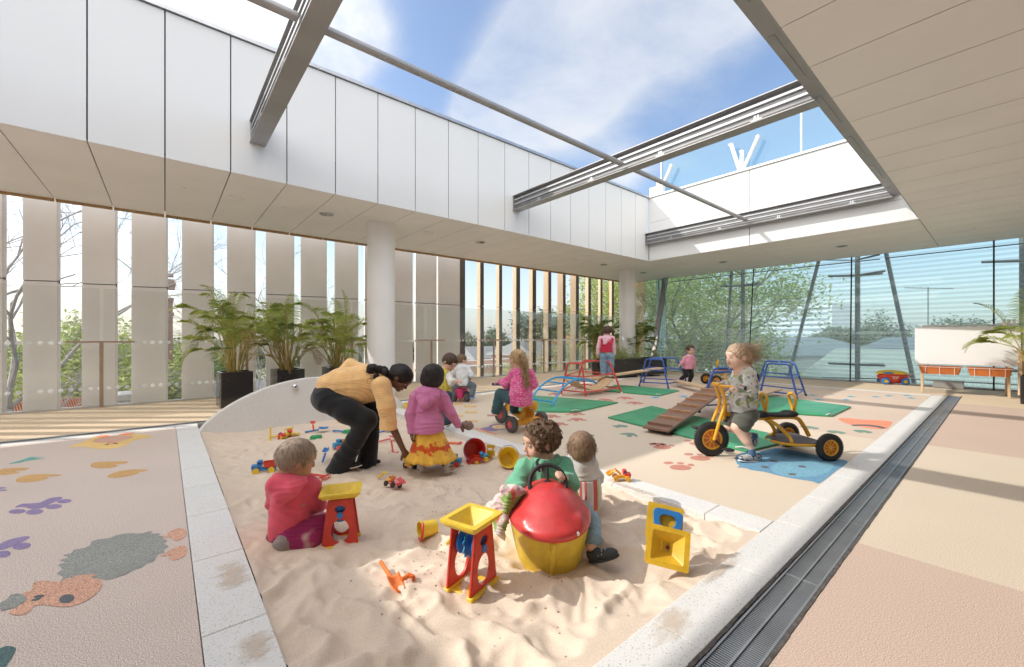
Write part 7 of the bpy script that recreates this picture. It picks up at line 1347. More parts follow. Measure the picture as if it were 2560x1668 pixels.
M_mar = printed('maroon_corduroy', (0.32, 0.025, 0.115), [((0.58, 0.47, 0.36), 9, .56, .70)]); S = Solid(); S.ell(J(400, 1220), (.125, .11, .07), (RT, FW, UP), k=.04); S.chain([J(430, 1250, -.05), J(790, 1150, .02)], [.088, .070], k=.03); S.chain([J(790, 1210, .02), J(640, 1310, -.05), J(480, 1330, -.08)], [.068, .062, .052], k=.03); S.chain([J(430, 1230, .12), J(760, 1070, .26)], [.08, .062], k=.03); S.build('trousers', M_mar, t, h=.005, fold=folds(.0055, 55, 5))
M_sk2 = fabric('grey_sock', (0.30, 0.255, 0.25)); S = Solid(); S.chain([J(450, 1335, -.08), J(350, 1330, -.10), J(250, 1380, -.11)], [.046, .050, .022], k=.03); S.ell(J(370, 1280, -.09), .034, k=.02); S.build('sock', M_sk2, t, h=.0046, fold=folds(.003, 60, 5)); shoe(t, J(800, 1080, .36), J(830, 1110, .50), M_gsh, M_sole, .034, .05)
# ------------------------------------------------------------ tricycles
P_yel = plastic('yellow_plastic', (0.80, 0.56, 0.045)); P_red = plastic('red_plastic', (0.66, 0.055, 0.035)); P_blu = plastic('blue_plastic', (0.03, 0.20, 0.56)); P_grn = plastic('green_plastic', (0.03, 0.36, 0.13)); P_org = plastic('orange_plastic', (0.85, 0.20, 0.03)); P_pnk = plastic('pink_plastic', (0.62, 0.05, 0.22)); P_pur = plastic('purple_plastic', (0.13, 0.07, 0.30)); P_amb = plastic('amber_plastic', (0.84, 0.42, 0.035)); P_navy = plastic('navy_plastic', (0.03, 0.05, 0.20)); P_tea = plastic('sky_blue_plastic', (0.03, 0.33, 0.62)); P_sal = plastic('rose_plastic', (0.78, 0.16, 0.18))
E_yel = mat('yellow_enamel', (0.78, 0.40, 0.03), 0.35, var=.06, vs=8, coat=.25); M_board = mat('dark_board', (0.12, 0.11, 0.115), .7, var=.15, vs=40)
def wheel(t, c, ax, R_, w_, rim, disc, tread=True, spokes=9):
    c = Vector(c); ax = Vector(ax).normalized(); h = w_ / 2; mb = MB(); prof = [(R_ * .60, -h * .7), (R_ * .66, -h * .95), (R_ * .86, -h), (R_ * .96, -h * .72), (R_, -h * .3), (R_, h * .3), (R_ * .96, h * .72), (R_ * .86, h), (R_ * .66, h * .95), (R_ * .60, h * .7), (R_ * .60, -h * .7)]
    mb.lathe(prof, c, ax, 44); a = Vector((0, 0, 1)); x = ax.cross(a).normalized()
    if tread:
        for k in range(44):
            th = 2 * math.pi * k / 44; rd = x * math.cos(th) + a * math.sin(th); tg = ax.cross(rd)
            for s_ in (-1, 1): mb.box(c + rd * (R_ + .0005) + ax * s_ * h * .42, (R_ * .075, h * .6, .004), Matrix((tg, ax, rd)).transposed())
    ty = mb.build('tyre', M_rubber, t, smooth=True)
    mb = MB(); mb.lathe([(R_ * .50, -h * .6), (R_ * .60, -h * .74), (R_ * .63, -h * .5), (R_ * .63, h * .5), (R_ * .60, h * .74), (R_ * .50, h * .6), (R_ * .50, -h * .6)], c, ax, 40); mb.lathe([(0, -h * .66), (R_ * .13, -h * .66), (R_ * .15, 0), (R_ * .13, h * .66), (0, h * .66)], c, ax, 18)
    for k in range(spokes):
        th = 2 * math.pi * k / spokes + .2; rd = x * math.cos(th) + a * math.sin(th)
        for s_ in (-1, 1): mb.bar(c + rd * R_ * .12 + ax * s_ * h * .42, c + rd * R_ * .53 + ax * s_ * h * .42, .007, .010, ax)
    r_ = mb.build('rim', rim, t, smooth=True); mb = MB(); mb.lathe([(0, -h * .28), (R_ * .52, -h * .28), (R_ * .52, h * .28), (0, h * .28)], c, ax, 30); mb.build('wheel_disc', disc, r_)
    mb = MB(); mb.lathe([(0, -h * .82), (R_ * .045, -h * .82), (R_ * .045, h * .82), (0, h * .82)], c, ax, 10); mb.build('axle_nut', MC['chrome'], r_)
P_odisc = plastic('burnt_orange_plastic', (0.55, 0.16, 0.03)); Y = Vector((0, 1, 0))
def trike(loc, rz, label):
    t = thing('tricycle', loc, label, 'tricycle', 'yellow metal tricycles', rz=rz, local=True)
    wheel(t, (1.04, 0, .172), (.06, 1, 0), .172, .052, E_yel, P_odisc); wheel(t, (0, .27, .131), Y, .131, .056, E_yel, P_odisc); wheel(t, (0, -.27, .131), Y, .131, .056, E_yel, P_odisc)
    T = lambda n, pts, r, m=E_yel, k=5: (lambda mb: (mb.tube(smoothpath(pts, k), r, 12), mb.build(n, m, t, smooth=True)))(MB())
    for s_ in (-1, 1): T('fork', [(1.045, .055 * s_, .172), (.985, .052 * s_, .36), (.925, .045 * s_, .53), (.945, .045 * s_, .63), (.975, .045 * s_, .715)], .0165)
    T('handlebar', [(.985, -.06, .72), (.975, 0, .725), (.985, .06, .72)], .022); T('handlebar', [(.99, -.05, .715), (.91, -.17, .715), (.86, -.24, .712)], .014); T('handlebar', [(.99, .05, .715), (.91, .17, .715), (.86, .24, .712)], .014)
    for s_ in (-1, 1): T('grip', [(.895, .19 * s_, .713), (.845, .265 * s_, .711)], .024, M_rubber)
    T('head_tube', [(.915, 0, .37), (.90, 0, .52)], .026); T('main_tube', [(.91, 0, .44), (.82, 0, .405), (.66, 0, .37), (.42, 0, .372), (.14, 0, .372), (.05, 0, .30), (-.02, 0, .18)], .020); T('main_tube', [(.46, .03, .365), (.36, .05, .30), (.28, .10, .20), (.30, .16, .15)], .018); T('main_tube', [(.46, -.03, .365), (.36, -.05, .30), (.28, -.10, .20), (.30, -.16, .15)], .018)
    for i, x in enumerate((.60, .29)):
        S = Solid(); Ax = (Vector((1, 0, 0)), Vector((0, 1, 0)), UP); S.ell((x, 0, .405), (.155, .085, .026), Ax, k=.02); S.ell((x - .10, 0, .418), (.06, .095, .028), Ax, k=.03); S.ell((x + .01, 0, .448), (.08, .07, .022), Ax, k=.03, sub=True); S.build('saddle', M_rubber, t, h=.006)
        x0 = x - .155; T('back_loop', [(x0 + .02, 0, .375), (x0 + .045, .045, .46), (x0 + .05, .068, .54), (x0 + .04, .05, .60), (x0 + .035, 0, .622), (x0 + .03, -.05, .60), (x0, -.068, .54), (x0 - .01, -.045, .46), (x0, 0, .375)], .015)
    pts = [(.40, 0), (.37, .11), (.28, .18), (.15, .21), (.05, .225), (.0, .23), (-.03, .2), (-.03, -.2), (.0, -.23), (.05, -.225), (.15, -.21), (.28, -.18), (.37, -.11)]
    mb = MB(); mb.prism(pts, .150, .162); mb.build('foot_board', M_board, t, bevel=.003); mb = MB(); mb.tube([(x, y, .138) for x, y in smoothpath([Vector((*p, 0)) for p in pts] , 3) and [(v.x, v.y) for v in smoothpath([Vector((*p, 0)) for p in pts], 3)]], .015, 8, closed=False); mb.build('board_rim', E_yel, t, smooth=True)
    T('axle', [(0, -.26, .131), (0, 0, .135), (0, .26, .131)], .012, M_steel)
    for s_, an in ((1, -.75), (-1, 2.4)):
        e = Vector((1.04 - .0 + .13 * math.cos(an + math.pi), .07 * s_, .172 + .12 * math.sin(an if s_ > 0 else .85))); T('crank', [(1.04, .065 * s_, .172), tuple(e)], .011, M_rubber)
        mb = MB(); mb.box(e + Vector((-.01, .045 * s_, 0)), (.085, .075, .022), b=.005); mb.build('pedal', M_rubber, t)
    for x, z in ((.955, .44), (.995, .33)): mb = MB(); mb.box((x, 0, z), (.008, .12, .004)); mb.build('cable_tie', E_yel, t)
    return t
org_ = Vector((5.085, 1.315, 0)); tk = trike(org_, math.atan2(.568, -.823), 'yellow metal tricycle with two black saddles, ridden by the child with windblown hair')
tk2 = copy_tree(tk); p = at(1777, 963, 10.4); tk2.location = (p.x, p.y, 0); tk2.rotation_euler = (0, 0, YAW - R(90)); tk2['label'] = 'distant yellow metal tricycle parked behind the blue trestles near the glass wall'

# orange plastic tricycle
t = thing('tricycle', (3.61, 4.0, 0), 'orange plastic tricycle with purple handlebar and chunky grey tyres, ridden by the girl in pink', 'tricycle', rz=R(92), local=True); M_gt = mat('grey_tyre', (0.10, 0.10, 0.105), .75, var=.2, vs=30, bump=.4, bs=80)
def fatwheel(t, c, R_, w_, rim, ax=Y, tm=None):
    c = Vector(c); h = w_ / 2; mb = MB(); mb.lathe([(R_ * .5, -h), (R_ * .8, -h), (R_ * .95, -h * .75), (R_, -h * .2), (R_, h * .2), (R_ * .95, h * .75), (R_ * .8, h), (R_ * .5, h), (R_ * .5, -h)], c, ax, 32); ty = mb.build('tyre', tm or M_gt, t, smooth=True)
    mb = MB(); mb.lathe([(0, -h * .8), (R_ * .2, -h * .9), (R_ * .22, -h * .6), (R_ * .48, -h * .55), (R_ * .55, -h * 1.03), (R_ * .58, 0), (R_ * .55, h * 1.03), (R_ * .48, h * .55), (R_ * .22, h * .6), (R_ * .2, h * .9), (0, h * .8)], c, ax, 28)
    for k in range(5):
        a_ = k * 1.257; mb.box(c + Vector((math.cos(a_) * R_ * .35, 0, math.sin(a_) * R_ * .35)), (R_ * .3, w_ * .8, .008), Matrix.Rotation(-a_, 3, 'Y'))
    mb.build('rim', rim, ty, smooth=True)
fatwheel(t, (0, .27, .102), .102, .078, P_sal); fatwheel(t, (0, -.27, .102), .102, .078, P_sal); fatwheel(t, (.52, .0, .13), .13, .055, P_sal)
S = Solid(); Ax = (Vector((1, 0, 0)), Vector((0, 1, 0)), UP); S.ell((.0, 0, .345), (.17, .105, .032), Ax, k=.02); S.chain([(-.12, 0, .33), (-.16, 0, .30)], [.05, .03], k=.03); S.cone((.02, 0, .32), (.0, 0, .14), .055, .075, k=.03); S.cone((.0, -.19, .105), (.0, .19, .105), .040, .040, k=.03); S.cone((.0, 0, .13), (.34, 0, .22), .05, .045, k=.03); S.chain([(.12, 0, .32), (.28, 0, .24), (.40, 0, .36)], [.05, .04, .045], k=.03); S.chain([(.42, .055, .44), (.50, .055, .14)], [.026, .02], k=.01); S.chain([(.42, -.055, .44), (.50, -.055, .14)], [.026, .02], k=.01)
for k in range(5): S.ell((-.06, .0, .175 + k * .022), (.055, .085, .008), Ax, k=.004)
S.build('body', P_amb, t, h=.006); S = Solid(); S.cone((.40, 0, .44), (.36, 0, .54), .045, .05, k=.02); S.chain([(.36, .22, .575), (.38, .08, .56), (.38, -.08, .56), (.36, -.22, .575)], [.018, .024, .024, .018], k=.02); S.ell((.33, 0, .56), (.03, .07, .05), Ax, k=.02); S.build('handlebar', P_pur, t, h=.005)
for s_ in (-1, 1): mb = MB(); mb.tube([(.36, .21 * s_, .575), (.35, .29 * s_, .58)], .019, 10); mb.build('grip', P_pur, t, smooth=True); mb = MB(); mb.box((.52, .11 * s_, .13 + .05 * s_), (.07, .07, .02), b=.004); mb.build('pedal', M_rubber, t)

# pink ride-on car
c = onz(*Zm(1000, 860, .2063)(735, 700)); t = thing('ride_on_car', c, 'small pink plastic ride-on car with fat grey wheels, a toddler sitting on it', 'ride-on toy', rz=YAW - R(8), local=True)
for s_ in (-1, 1): fatwheel(t, (0, .125 * s_, .098), .098, .09, P_pnk); fatwheel(t, (.36, .125 * s_, .085), .085, .07, P_pnk)
S = Solid(); S.ell((.08, 0, .24), (.22, .13, .055), Ax, k=.03); S.ell((.18, 0, .15), (.24, .085, .085), Ax, k=.03); S.cone((-.03, 0, .12), (-.04, 0, .22), .07, .10, k=.03); S.ell((.36, 0, .24), (.09, .08, .09), Ax, k=.03); S.build('body', P_pnk, t, h=.006); mb = MB(); mb.lathe([(.085, -.01), (.1, 0), (.085, .01), (.075, 0), (.085, -.01)], (.36, 0, .37), (-.5, 0, 1), n=24); mb.tube([(.37, 0, .30), (.36, 0, .37)], .015, 8); mb.build('steering_wheel', M_gt, t, smooth=True)

# red and yellow rocker with steering wheel
zg = Zm(1080, 1030, .3224); Cc = at(*zg(905, 1000), 2.44); ax_ = (FW, -RT, UP); fr = lambda f, l, u: Vector((Cc.x, Cc.y, 0)) + FW * f - RT * l + UP * u
t = thing('ride_on_rocker', (Cc.x, Cc.y, -.1), 'large yellow tub rocker toy with a red bonnet, black steering wheel and yellow seat back', 'ride-on toy')
P_tub = plastic('tub_yellow', (0.74, 0.53, 0.05), .42); P_cap = plastic('bonnet_red', (0.62, 0.05, 0.05), .33)
mb = MB(); nS, nR = 56, 14
for j in range(nR + 1):
    f = j / nR; z = -.125 + .285 * f; a_ = .235 + .10 * f ** .8; b_ = .165 + .070 * f ** .75; cx = .04
    if f < .12: a_ *= .90 + .1 * (f / .12); b_ *= .9 + .1 * (f / .12)
    for i in range(nS):
        th = 2 * math.pi * i / nS; e_ = 2.5; ct, st = math.cos(th), math.sin(th); gr = 1 - (.012 if abs((z * 1000) % 62) < 8 and f > .15 else 0); mb.v.append(tuple(fr(cx + a_ * gr * math.copysign(abs(ct) ** (2 / e_), ct), b_ * gr * math.copysign(abs(st) ** (2 / e_), st), z)))
mb.f = [(j * nS + i, j * nS + (i + 1) % nS, (j + 1) * nS + (i + 1) % nS, (j + 1) * nS + i) for j in range(nR) for i in range(nS)] + [tuple(range(nS))[::-1]]; mb.m = [0] * len(mb.f); tub = mb.build('tub', P_tub, t, smooth='all'); md = tub.modifiers.new('th', 'SOLIDIFY'); md.thickness = .006
S = Solid(); S.cone(fr(-.285, 0, .12), fr(-.205, 0, -.11), .017, .015); S.build('front_rib', P_tub, tub, h=.005)
S = Solid(); S.ell(fr(-.02, 0, .175), (.325, .238, .085), ax_, k=.03); S.ell(fr(.0, 0, .195), (.25, .175, .150), ax_, k=.08); S.chain([fr(-.06, .20, .195), fr(-.21, .13, .195), fr(-.255, 0, .19), fr(-.21, -.13, .195), fr(-.06, -.20, .195)], [.012, .020, .022, .020, .012], k=.04)
S.ell(fr(.36, 0, .30), (.23, .17, .25), ax_, k=.02, sub=True); S.cut(fr(0, 0, .098), (-UP - FW * .13)); S.build('bonnet', P_cap, t, h=.0055)
for l in (.105, -.125): mb = MB(); mb.lathe([(0, .004), (.009, .003), (.011, 0), (.011, -.02)], fr(-.335 + abs(l) * .32, l, .178), (FW * -1 + RT * (-l) * 1.2), n=14); mb.build('headlamp_stud', M_strut, t, smooth=True)
wc = fr(.0, .005, .335); wa = dirn(.05, .42, -.85); x = wa.cross(UP).normalized(); y = wa.cross(x); mb = MB(); mb.tube([wc + x * .108 * math.cos(a) + y * .108 * math.sin(a) for a in (2 * math.pi * i / 40 for i in range(40))], .0125, 10, closed=True)
for a in (.5, 2.64, 4.71): mb.tube([wc - wa * .01, wc + x * .105 * math.cos(a) + y * .105 * math.sin(a)], .010, 8)
mb.lathe([(0, .005), (.024, .002), (.026, -.012), (.018, -.09)], wc, wa, n=18); mb.build('steering_wheel', M_rubber, t, smooth=True)
S = Solid(); S.ell(fr(.29, 0, .10), (.09, .235, .22), ax_, k=.02); S.ell(fr(.22, 0, .19), (.10, .175, .22), ax_, k=.02, sub=True); S.cut(fr(.2, 0, .0), -FW + UP * .2); S.cut(fr(.3, 0, -.09), -UP); S.build('seat_back', P_tub, t, h=.0065)

# patchwork cloth hanging over the rocker
M_pw = printed('patchwork_cloth', (0.72, 0.70, 0.66), [((0.28, 0.48, 0.13), 7, .54, .57), ((0.62, 0.10, 0.10), 9, .60, .62), ((0.70, 0.52, 0.55), 11, .60, .63)])
tn = M_pw.node_tree; ck = tn.nodes.new('ShaderNodeTexChecker'); ck.inputs['Scale'].default_value = 130; co = tn.nodes.new('ShaderNodeTexCoord'); tn.links.new(co.outputs['Object'], ck.inputs[0]); ck.inputs[1].default_value = (1, 1, 1, 1); ck.inputs[2].default_value = (.78, .62, .62, 1); pb = tn.nodes['Principled BSDF']; ls = pb.inputs['Base Color'].links[0].from_socket; mx = tn.nodes.new('ShaderNodeMix'); mx.data_type = 'RGBA'; mx.blend_type = 'MULTIPLY'; mx.inputs[0].default_value = 1; tn.links.new(ls, mx.inputs[6]); tn.links.new(ck.outputs[0], mx.inputs[7]); tn.links.new(mx.outputs[2], pb.inputs['Base Color'])
J = JJ(zg, 2.40); S = Solid()
S.chain([J(690, 620, -.0), J(600, 650, -.02), J(540, 700, .02), J(470, 740, .10), J(430, 740, .16)], [.030, .045, .040, .032, .022], k=.03); S.chain([J(620, 620, 0), J(580, 720, -.04), J(550, 840, -.05), J(530, 920, -.04), J(565, 1000, -.04)], [.040, .036, .032, .026, .008], k=.025); S.chain([J(560, 680, 0), J(500, 800, .0), J(495, 900, -.02)], [.03, .028, .012], k=.02)
for x, y in ((560, 600), (640, 600), (610, 660)): S.ell(J(x, y, -.03), .024, k=.012)
S.build('patchwork_cloth', M_pw, None, h=.0048, fold=folds(.007, 85, 4), label='knotted patchwork cloth of green, white and red checks hanging over the rocker side', cat='cloth')

# ------------------------------------------------------------ sand wheels
def sandwheel(loc, rz, label, tilt=None, sc=1.0):
    t = thing('sand_mill', loc, label, 'sand wheel toy', 'red and yellow sand wheels', rz=rz, local=True); t.scale = (sc,) * 3
    for s_ in (-1, 1):
        mb = MB(); n = 36; out = []; W0, W1, Hh = .098, .060, .30
        A_ = [(-W0, .02), (W0, .02), (W1, Hh), (-W1, Hh)]
        # plate as frame around an oval hole, then an upper band with a small hole
        def ringpts(cx, cz, rx, rz_): return [(cx + rx * math.cos(2 * math.pi * i / n + math.pi / 4), cz + rz_ * math.sin(2 * math.pi * i / n + math.pi / 4)) for i in range(n)]
        def quadpts(x0b, x0t, z0, z1):
            q = []; cs = [(x0t, z1), (-x0t, z1), (-x0b, z0), (x0b, z0)]
            for k in range(4):
                a, b = cs[k], cs[(k + 1) % 4]; q += [(a[0] + (b[0] - a[0]) * i / (n // 4), a[1] + (b[1] - a[1]) * i / (n // 4)) for i in range(n // 4)]
            return q
        f = lambda x, z, y: (x, s_ * (.062 + y), z)
        mb.frame(quadpts(W0, .076, .02, .19), ringpts(0, .108, .052, .072), 0, .012, f=f); mb.frame(quadpts(.0758, W1, .1902, Hh), ringpts(0, .243, .030, .024), 0, .012, f=f)
        for q in (-1, 1): mb.bar(f(q * (W0 - .004), .02, .006), f(q * (W1 - .002), Hh, .006), .026, .008, (0, 1, 0))
        pl = mb.build('side_plate', P_red, t); mb = MB(); mb.lathe([(0, .019), (.018, .018), (.020, .008)], (0, s_ * .062, .205), (0, s_, 0), n=18); mb.build('axle_cap', P_blu, pl, smooth=True)
        mb = MB(); mb.rbox(Vector((0, s_ * .070, .010)), (.225, .036, .024), None, 0, .007)
        for k in (-.05, -.02, .01): mb.box((k, s_ * .0895, .012), (.010, .002, .006))
        mb.build('foot', P_yel, t, smooth=True)
    mb = MB(); mb.rbox(Vector((0, 0, .006)), (.17, .118, .008), None, 0, .003); mb.build('base', P_yel, t)
    mb = MB(); mb.lathe([(0, -.052), (.058, -.052), (.062, -.046), (.058, -.040), (.02, -.038), (.02, -.006), (.058, -.004), (.058, .004), (.02, .006), (.02, .038), (.058, .040), (.062, .046), (.058, .052), (0, .052)], (0, 0, .215), (0, 1, 0), n=28); w_ = mb.build('paddle_wheel', P_blu, t, smooth=True)
    mb = MB()
    for k in range(6): a = k * math.pi / 3; mb.bar(Vector((math.cos(a) * .018, 0, .215 + math.sin(a) * .018)), Vector((math.cos(a) * .056, 0, .215 + math.sin(a) * .056)), .10, .005, (0, 1, 0))
    mb.build('paddles', P_tea, w_)
    hopper(t, Matrix.Translation((0, 0, .335)))
    return t
def hopper(t, M, m=None):
    o = roundrect(.235, .215, .012, 3); o = [(x * (1 + .07 * (1 - (y / .108) ** 2)), y) for x, y in o]; i_ = roundrect(.18, .16, .012, 3); b = roundrect(.05, .05, .006, 3); n = len(o); f = lambda x, y, z: M @ Vector((x, y, z)); mb = MB()
    mb.frame(o, i_, -.002, .010, f=f); vs = [f(x, y, .0098) for x, y in i_] + [f(x, y, -.06) for x, y in b]; mb.add(vs, [(k, (k + 1) % n, n + (k + 1) % n, n + k) for k in range(n)]); vs = [f(x * .94, y * .94, -.002) for x, y in o] + [f(x * .86, y * .86, -.022) for x, y in o]; mb.add(vs, [(k, (k + 1) % n, n + (k + 1) % n, n + k) for k in range(n)])
    vs = [f(x * 1.02, y * 1.02, -.002) for x, y in i_] + [f(x * 1.15, y * 1.15, -.063) for x, y in b]; mb.add(vs, [(k, (k + 1) % n, n + (k + 1) % n, n + k) for k in range(n)]); mb.build('hopper', m or P_yel, t, smooth=True)
sandwheel((1.19, 1.735, sand_h(1.19, 1.735) - .012), R(18), 'red and yellow sand wheel with blue paddles standing left of the rocker', sc=1.04)
sandwheel((.842, 2.66, sand_h(.84, 2.66) - .03), R(-23), 'red and yellow sand wheel standing beside the toddler in the red hooded top', sc=.98)
t = thing('sand_mill', (2.2, 1.28, -.07), 'overturned yellow hopper toy with a blue handle lying by the right kerb', 'sand wheel toy')
c0 = at(*zg(1826, 1050), 2.14); n0 = dirn(-.12, .42, -.9); x0 = (dirn(1, -.26, 0)); x0 = (x0 - n0 * x0.dot(n0)).normalized(); y0 = n0.cross(x0); M0 = Matrix((x0, y0, n0)).transposed().to_4x4(); M0.translation = c0; P_y2 = plastic('deep_yellow_plastic', (0.72, 0.44, 0.03)); hopper(t, M0 @ Matrix.Scale(.90, 4), P_y2)
mb = MB(); mb.lathe([(0, .0), (.012, 0), (.012, .006), (0, .006)], M0 @ Vector((.012, 0, -.060)), n0, n=4); mb.add([M0 @ Vector(q) for q in ((-.04, -.04, -.0605), (.04, -.04, -.0605), (.04, .04, -.0605), (-.04, .04, -.0605))], [(0, 1, 2, 3)], 1); mb.build('spout', [plastic('dark_red_plastic', (.25, .02, .03)), P_y2], t)
c1 = at(*zg(1805, 860), 2.26); M1 = M0 @ Matrix.Scale(.92, 4); M1.translation = c1; f = lambda x, y, z: M1 @ Vector((x, y, z)); mb = MB(); mb.prism(roundrect(.205, .20, .008, 2), -.012, -.004, f=f); mb.build('back_plate', P_y2, t)
mb = MB(); o = [(x * (1 + y * 1.2) + .012, y * .9 - .0) for x, y in roundrect(.155, .165, .03, 8)]; i_ = [(x * (1 + y * 1.2) + .012, y * .8 + .012) for x, y in roundrect(.095, .085, .035, 8)]; mb.frame(o, i_, 0, .022, f=f); mb.build('handle_plate', P_blu, t, smooth=True); mb = MB(); mb.prism([(x + .012, y - .052) for x, y in oval(0, 0, .026, .010)], .022, .025, f=f); mb.build('badge', P_sal, t)

# ------------------------------------------------------------ buckets, scoops, rakes, trucks in the sand
def bucket(c, axis, r0, r1, h, m, label, hm=None, hang=None, eyes=None, grp='toy buckets'):
    c = Vector(c); a = Vector(axis).normalized(); t = thing('toy_bucket', c, label, 'toy bucket', grp); mb = MB(); mb.lathe([(0, 0), (r0, 0), (r0 + (r1 - r0) * .5, h * .5), (r1, h), (r1 + .005, h), (r1 + .005, h - .008), (r1, h - .010)], c, a, 32); mb.lathe([(0, .004), (r0 - .003, .004), (r1 - .003, h - .001), (r1, h)], c, a, 32)
    b_ = mb.build('pail', m, t, smooth=True); u = a.orthogonal().normalized(); v = a.cross(u); hd = Vector(hang or (0, 0, -1)); hd = (hd - a * hd.dot(a)); hd = hd.normalized() if hd.length > .01 else u; q = hd.cross(a)
    if hm: mb = MB(); mb.tube([c + a * (h * .96) + q * (r1 + .006) * math.cos(w) + (hd * .75 + a * .2).normalized() * (r1 * 1.15) * math.sin(w) for w in (math.pi * k / 14 for k in range(15))], .0035 if hm is not P_red else .008, 7); mb.build('handle', hm, t, smooth=True)
    return t
s0 = Vector((1.35, 2.385, 0)); d0 = (Vector((1.165, 2.37, 0)) - s0); bucket((1.335, 2.36, sand_h(1.3, 2.38) + .042), (-1, .05, .02), .044, .050, .105, P_yel, 'yellow toy bucket with a red handle lying on its side between the two sand wheels', P_red, (-.2, -1, -.4))
bucket((2.47, 3.62, sand_h(2.47, 3.6) + .09), (-.30, -.85, .22), .075, .112, .17, P_red, 'red toy bucket lying on its side near the low kerb', P_blu, (-1, .3, 0))
bucket((2.60, 3.18, sand_h(2.6, 3.1) + .045), (-.45, -.80, .50), .06, .098, .13, P_yel, 'yellow toy bucket tipped open behind the curly-haired boy', M_greyj, (.3, .6, 1))
bucket((3.14, 6.47, .006), (0, 0, 1), .060, .062, .085, P_yel, 'yellow cup with a square handle standing on the far end of the kerb')
def spade(p, d, m, label, L_=.17, tilt=.1, rake=False, w_=.05, hm=None, name='toy_spade'):
    p = Vector(p); d = Vector(d); d.z = tilt; d.normalize(); s_ = d.cross(UP).normalized(); u = s_.cross(d); t = thing(name, p, label, name.replace('_', ' '), 'small digging toys in the sand'); mb = MB(); mb.tube([p, p + d * L_ * .6], .0105, 8); mb.build('handle', hm or m, t, smooth=True); q = p + d * L_ * .6
    if rake:
        mb = MB(); mb.bar(q - s_ * w_, q + s_ * w_, .012, .010, u)
        for k in range(6): x_ = q + s_ * w_ * (-.9 + 1.8 * k / 5); mb.tube([x_, x_ + d * .022, x_ + d * .030 - u * .028], .004, 5)
        mb.build('rake_head', m, t)
    else:
        mb = MB(); n = 8
        for i in range(n + 1):
            for j in range(n + 1):
                a, b = i / n, j / n * 2 - 1; mb.v.append(tuple(q + d * (a * L_ * .42) + s_ * b * w_ * (1 - .35 * max(0, a - .5) ** 1.2 * 2) + u * (.014 * b * b + .018 * (1 - a) ** 3)))
        mb.f = [(i * (n + 1) + j, i * (n + 1) + j + 1, (i + 1) * (n + 1) + j + 1, (i + 1) * (n + 1) + j) for i in range(n) for j in range(n)]; mb.m = [0] * len(mb.f); o = mb.build('blade', m, t, smooth='all'); md = o.modifiers.new('th', 'SOLIDIFY'); md.thickness = .004
    return t
G = lambda x, y, dz=.012: (x, y, sand_h(x, y) + dz)
spade(G(.872, 2.12, .05), (.02, -1, 0), P_org, 'orange toy scoop lying near the front of the sandpit', .24, -.22, w_=.034); spade(G(.90, 1.93, .02), (1, .3, 0), P_org, 'small orange fork stuck in the sand beside the orange scoop', .08, -.1, True, .02)
spade(G(.99, 4.0, .03), (.5, -.9, 0), P_red, 'red toy rake lying behind the red hooded toddler', .28, .0, True, .05, name='toy_rake'); spade(G(.985, 5.75, .17), (-.1, -.35, 0), P_yel, 'yellow scoop stuck upright in the sand at the left', .30, -2.2, w_=.05)
spade(G(1.00, 5.95), (1, -.35, 0), P_yel, 'long yellow spade lying flat behind the red tractor', .34, .02, w_=.04); spade(G(1.42, 5.95), (1, -.45, 0), P_blu, 'blue scoop with a wide blade near the arched wall', .28, .12, w_=.055); spade(G(1.50, 5.85, .04), (.1, .9, 0), P_red, 'small red spade standing behind the blue scoop', .14, .8, w_=.03)
spade(G(1.74, 5.83), (.45, -.9, 0), P_blu, 'blue toy rake lying behind the woman', .26, .04, True, .04, name='toy_rake'); spade(G(1.96, 4.46, .10), (-.15, -.55, 0), P_red, 'red spade leaning by the bending woman\'s hand', .30, -.42, w_=.055); spade(G(1.95, 4.80, .02), (1, -.1, 0), P_sal, 'rose pink spade lying behind the woman\'s lowered hand', .24, .10, w_=.05)
spade(G(2.60, 4.28), (.6, -.9, 0), P_sal, 'pink toy rake with orange handle beside the low kerb', .22, .05, True, .05, P_org, name='toy_rake'); spade(G(2.10, 5.25), (1, .1, 0), P_blu, 'large blue scoop half hidden by the woman\'s sleeve', .26, .05, w_=.07); spade(G(1.20, 4.36, .03), (.3, .5, 0), P_blu, 'bent blue toy tool lying by the woman\'s trouser hem', .18, .35, w_=.03); spade(G(1.95, 6.35), (1, -.2, 0), P_yel, 'thin yellow spade lying near the arched wall behind the woman', .2, .02, w_=.03)
spade(G(1.46, 3.62, .02), (.4, -.3, 0), P_yel, 'tiny yellow scoop alone in the middle of the sand', .09, .15, w_=.022); spade(G(1.22, 2.02, .10), (.8, .55, 0), P_yel, 'yellow toy spade sticking out behind the nearer sand wheel', .26, .05, w_=.03)
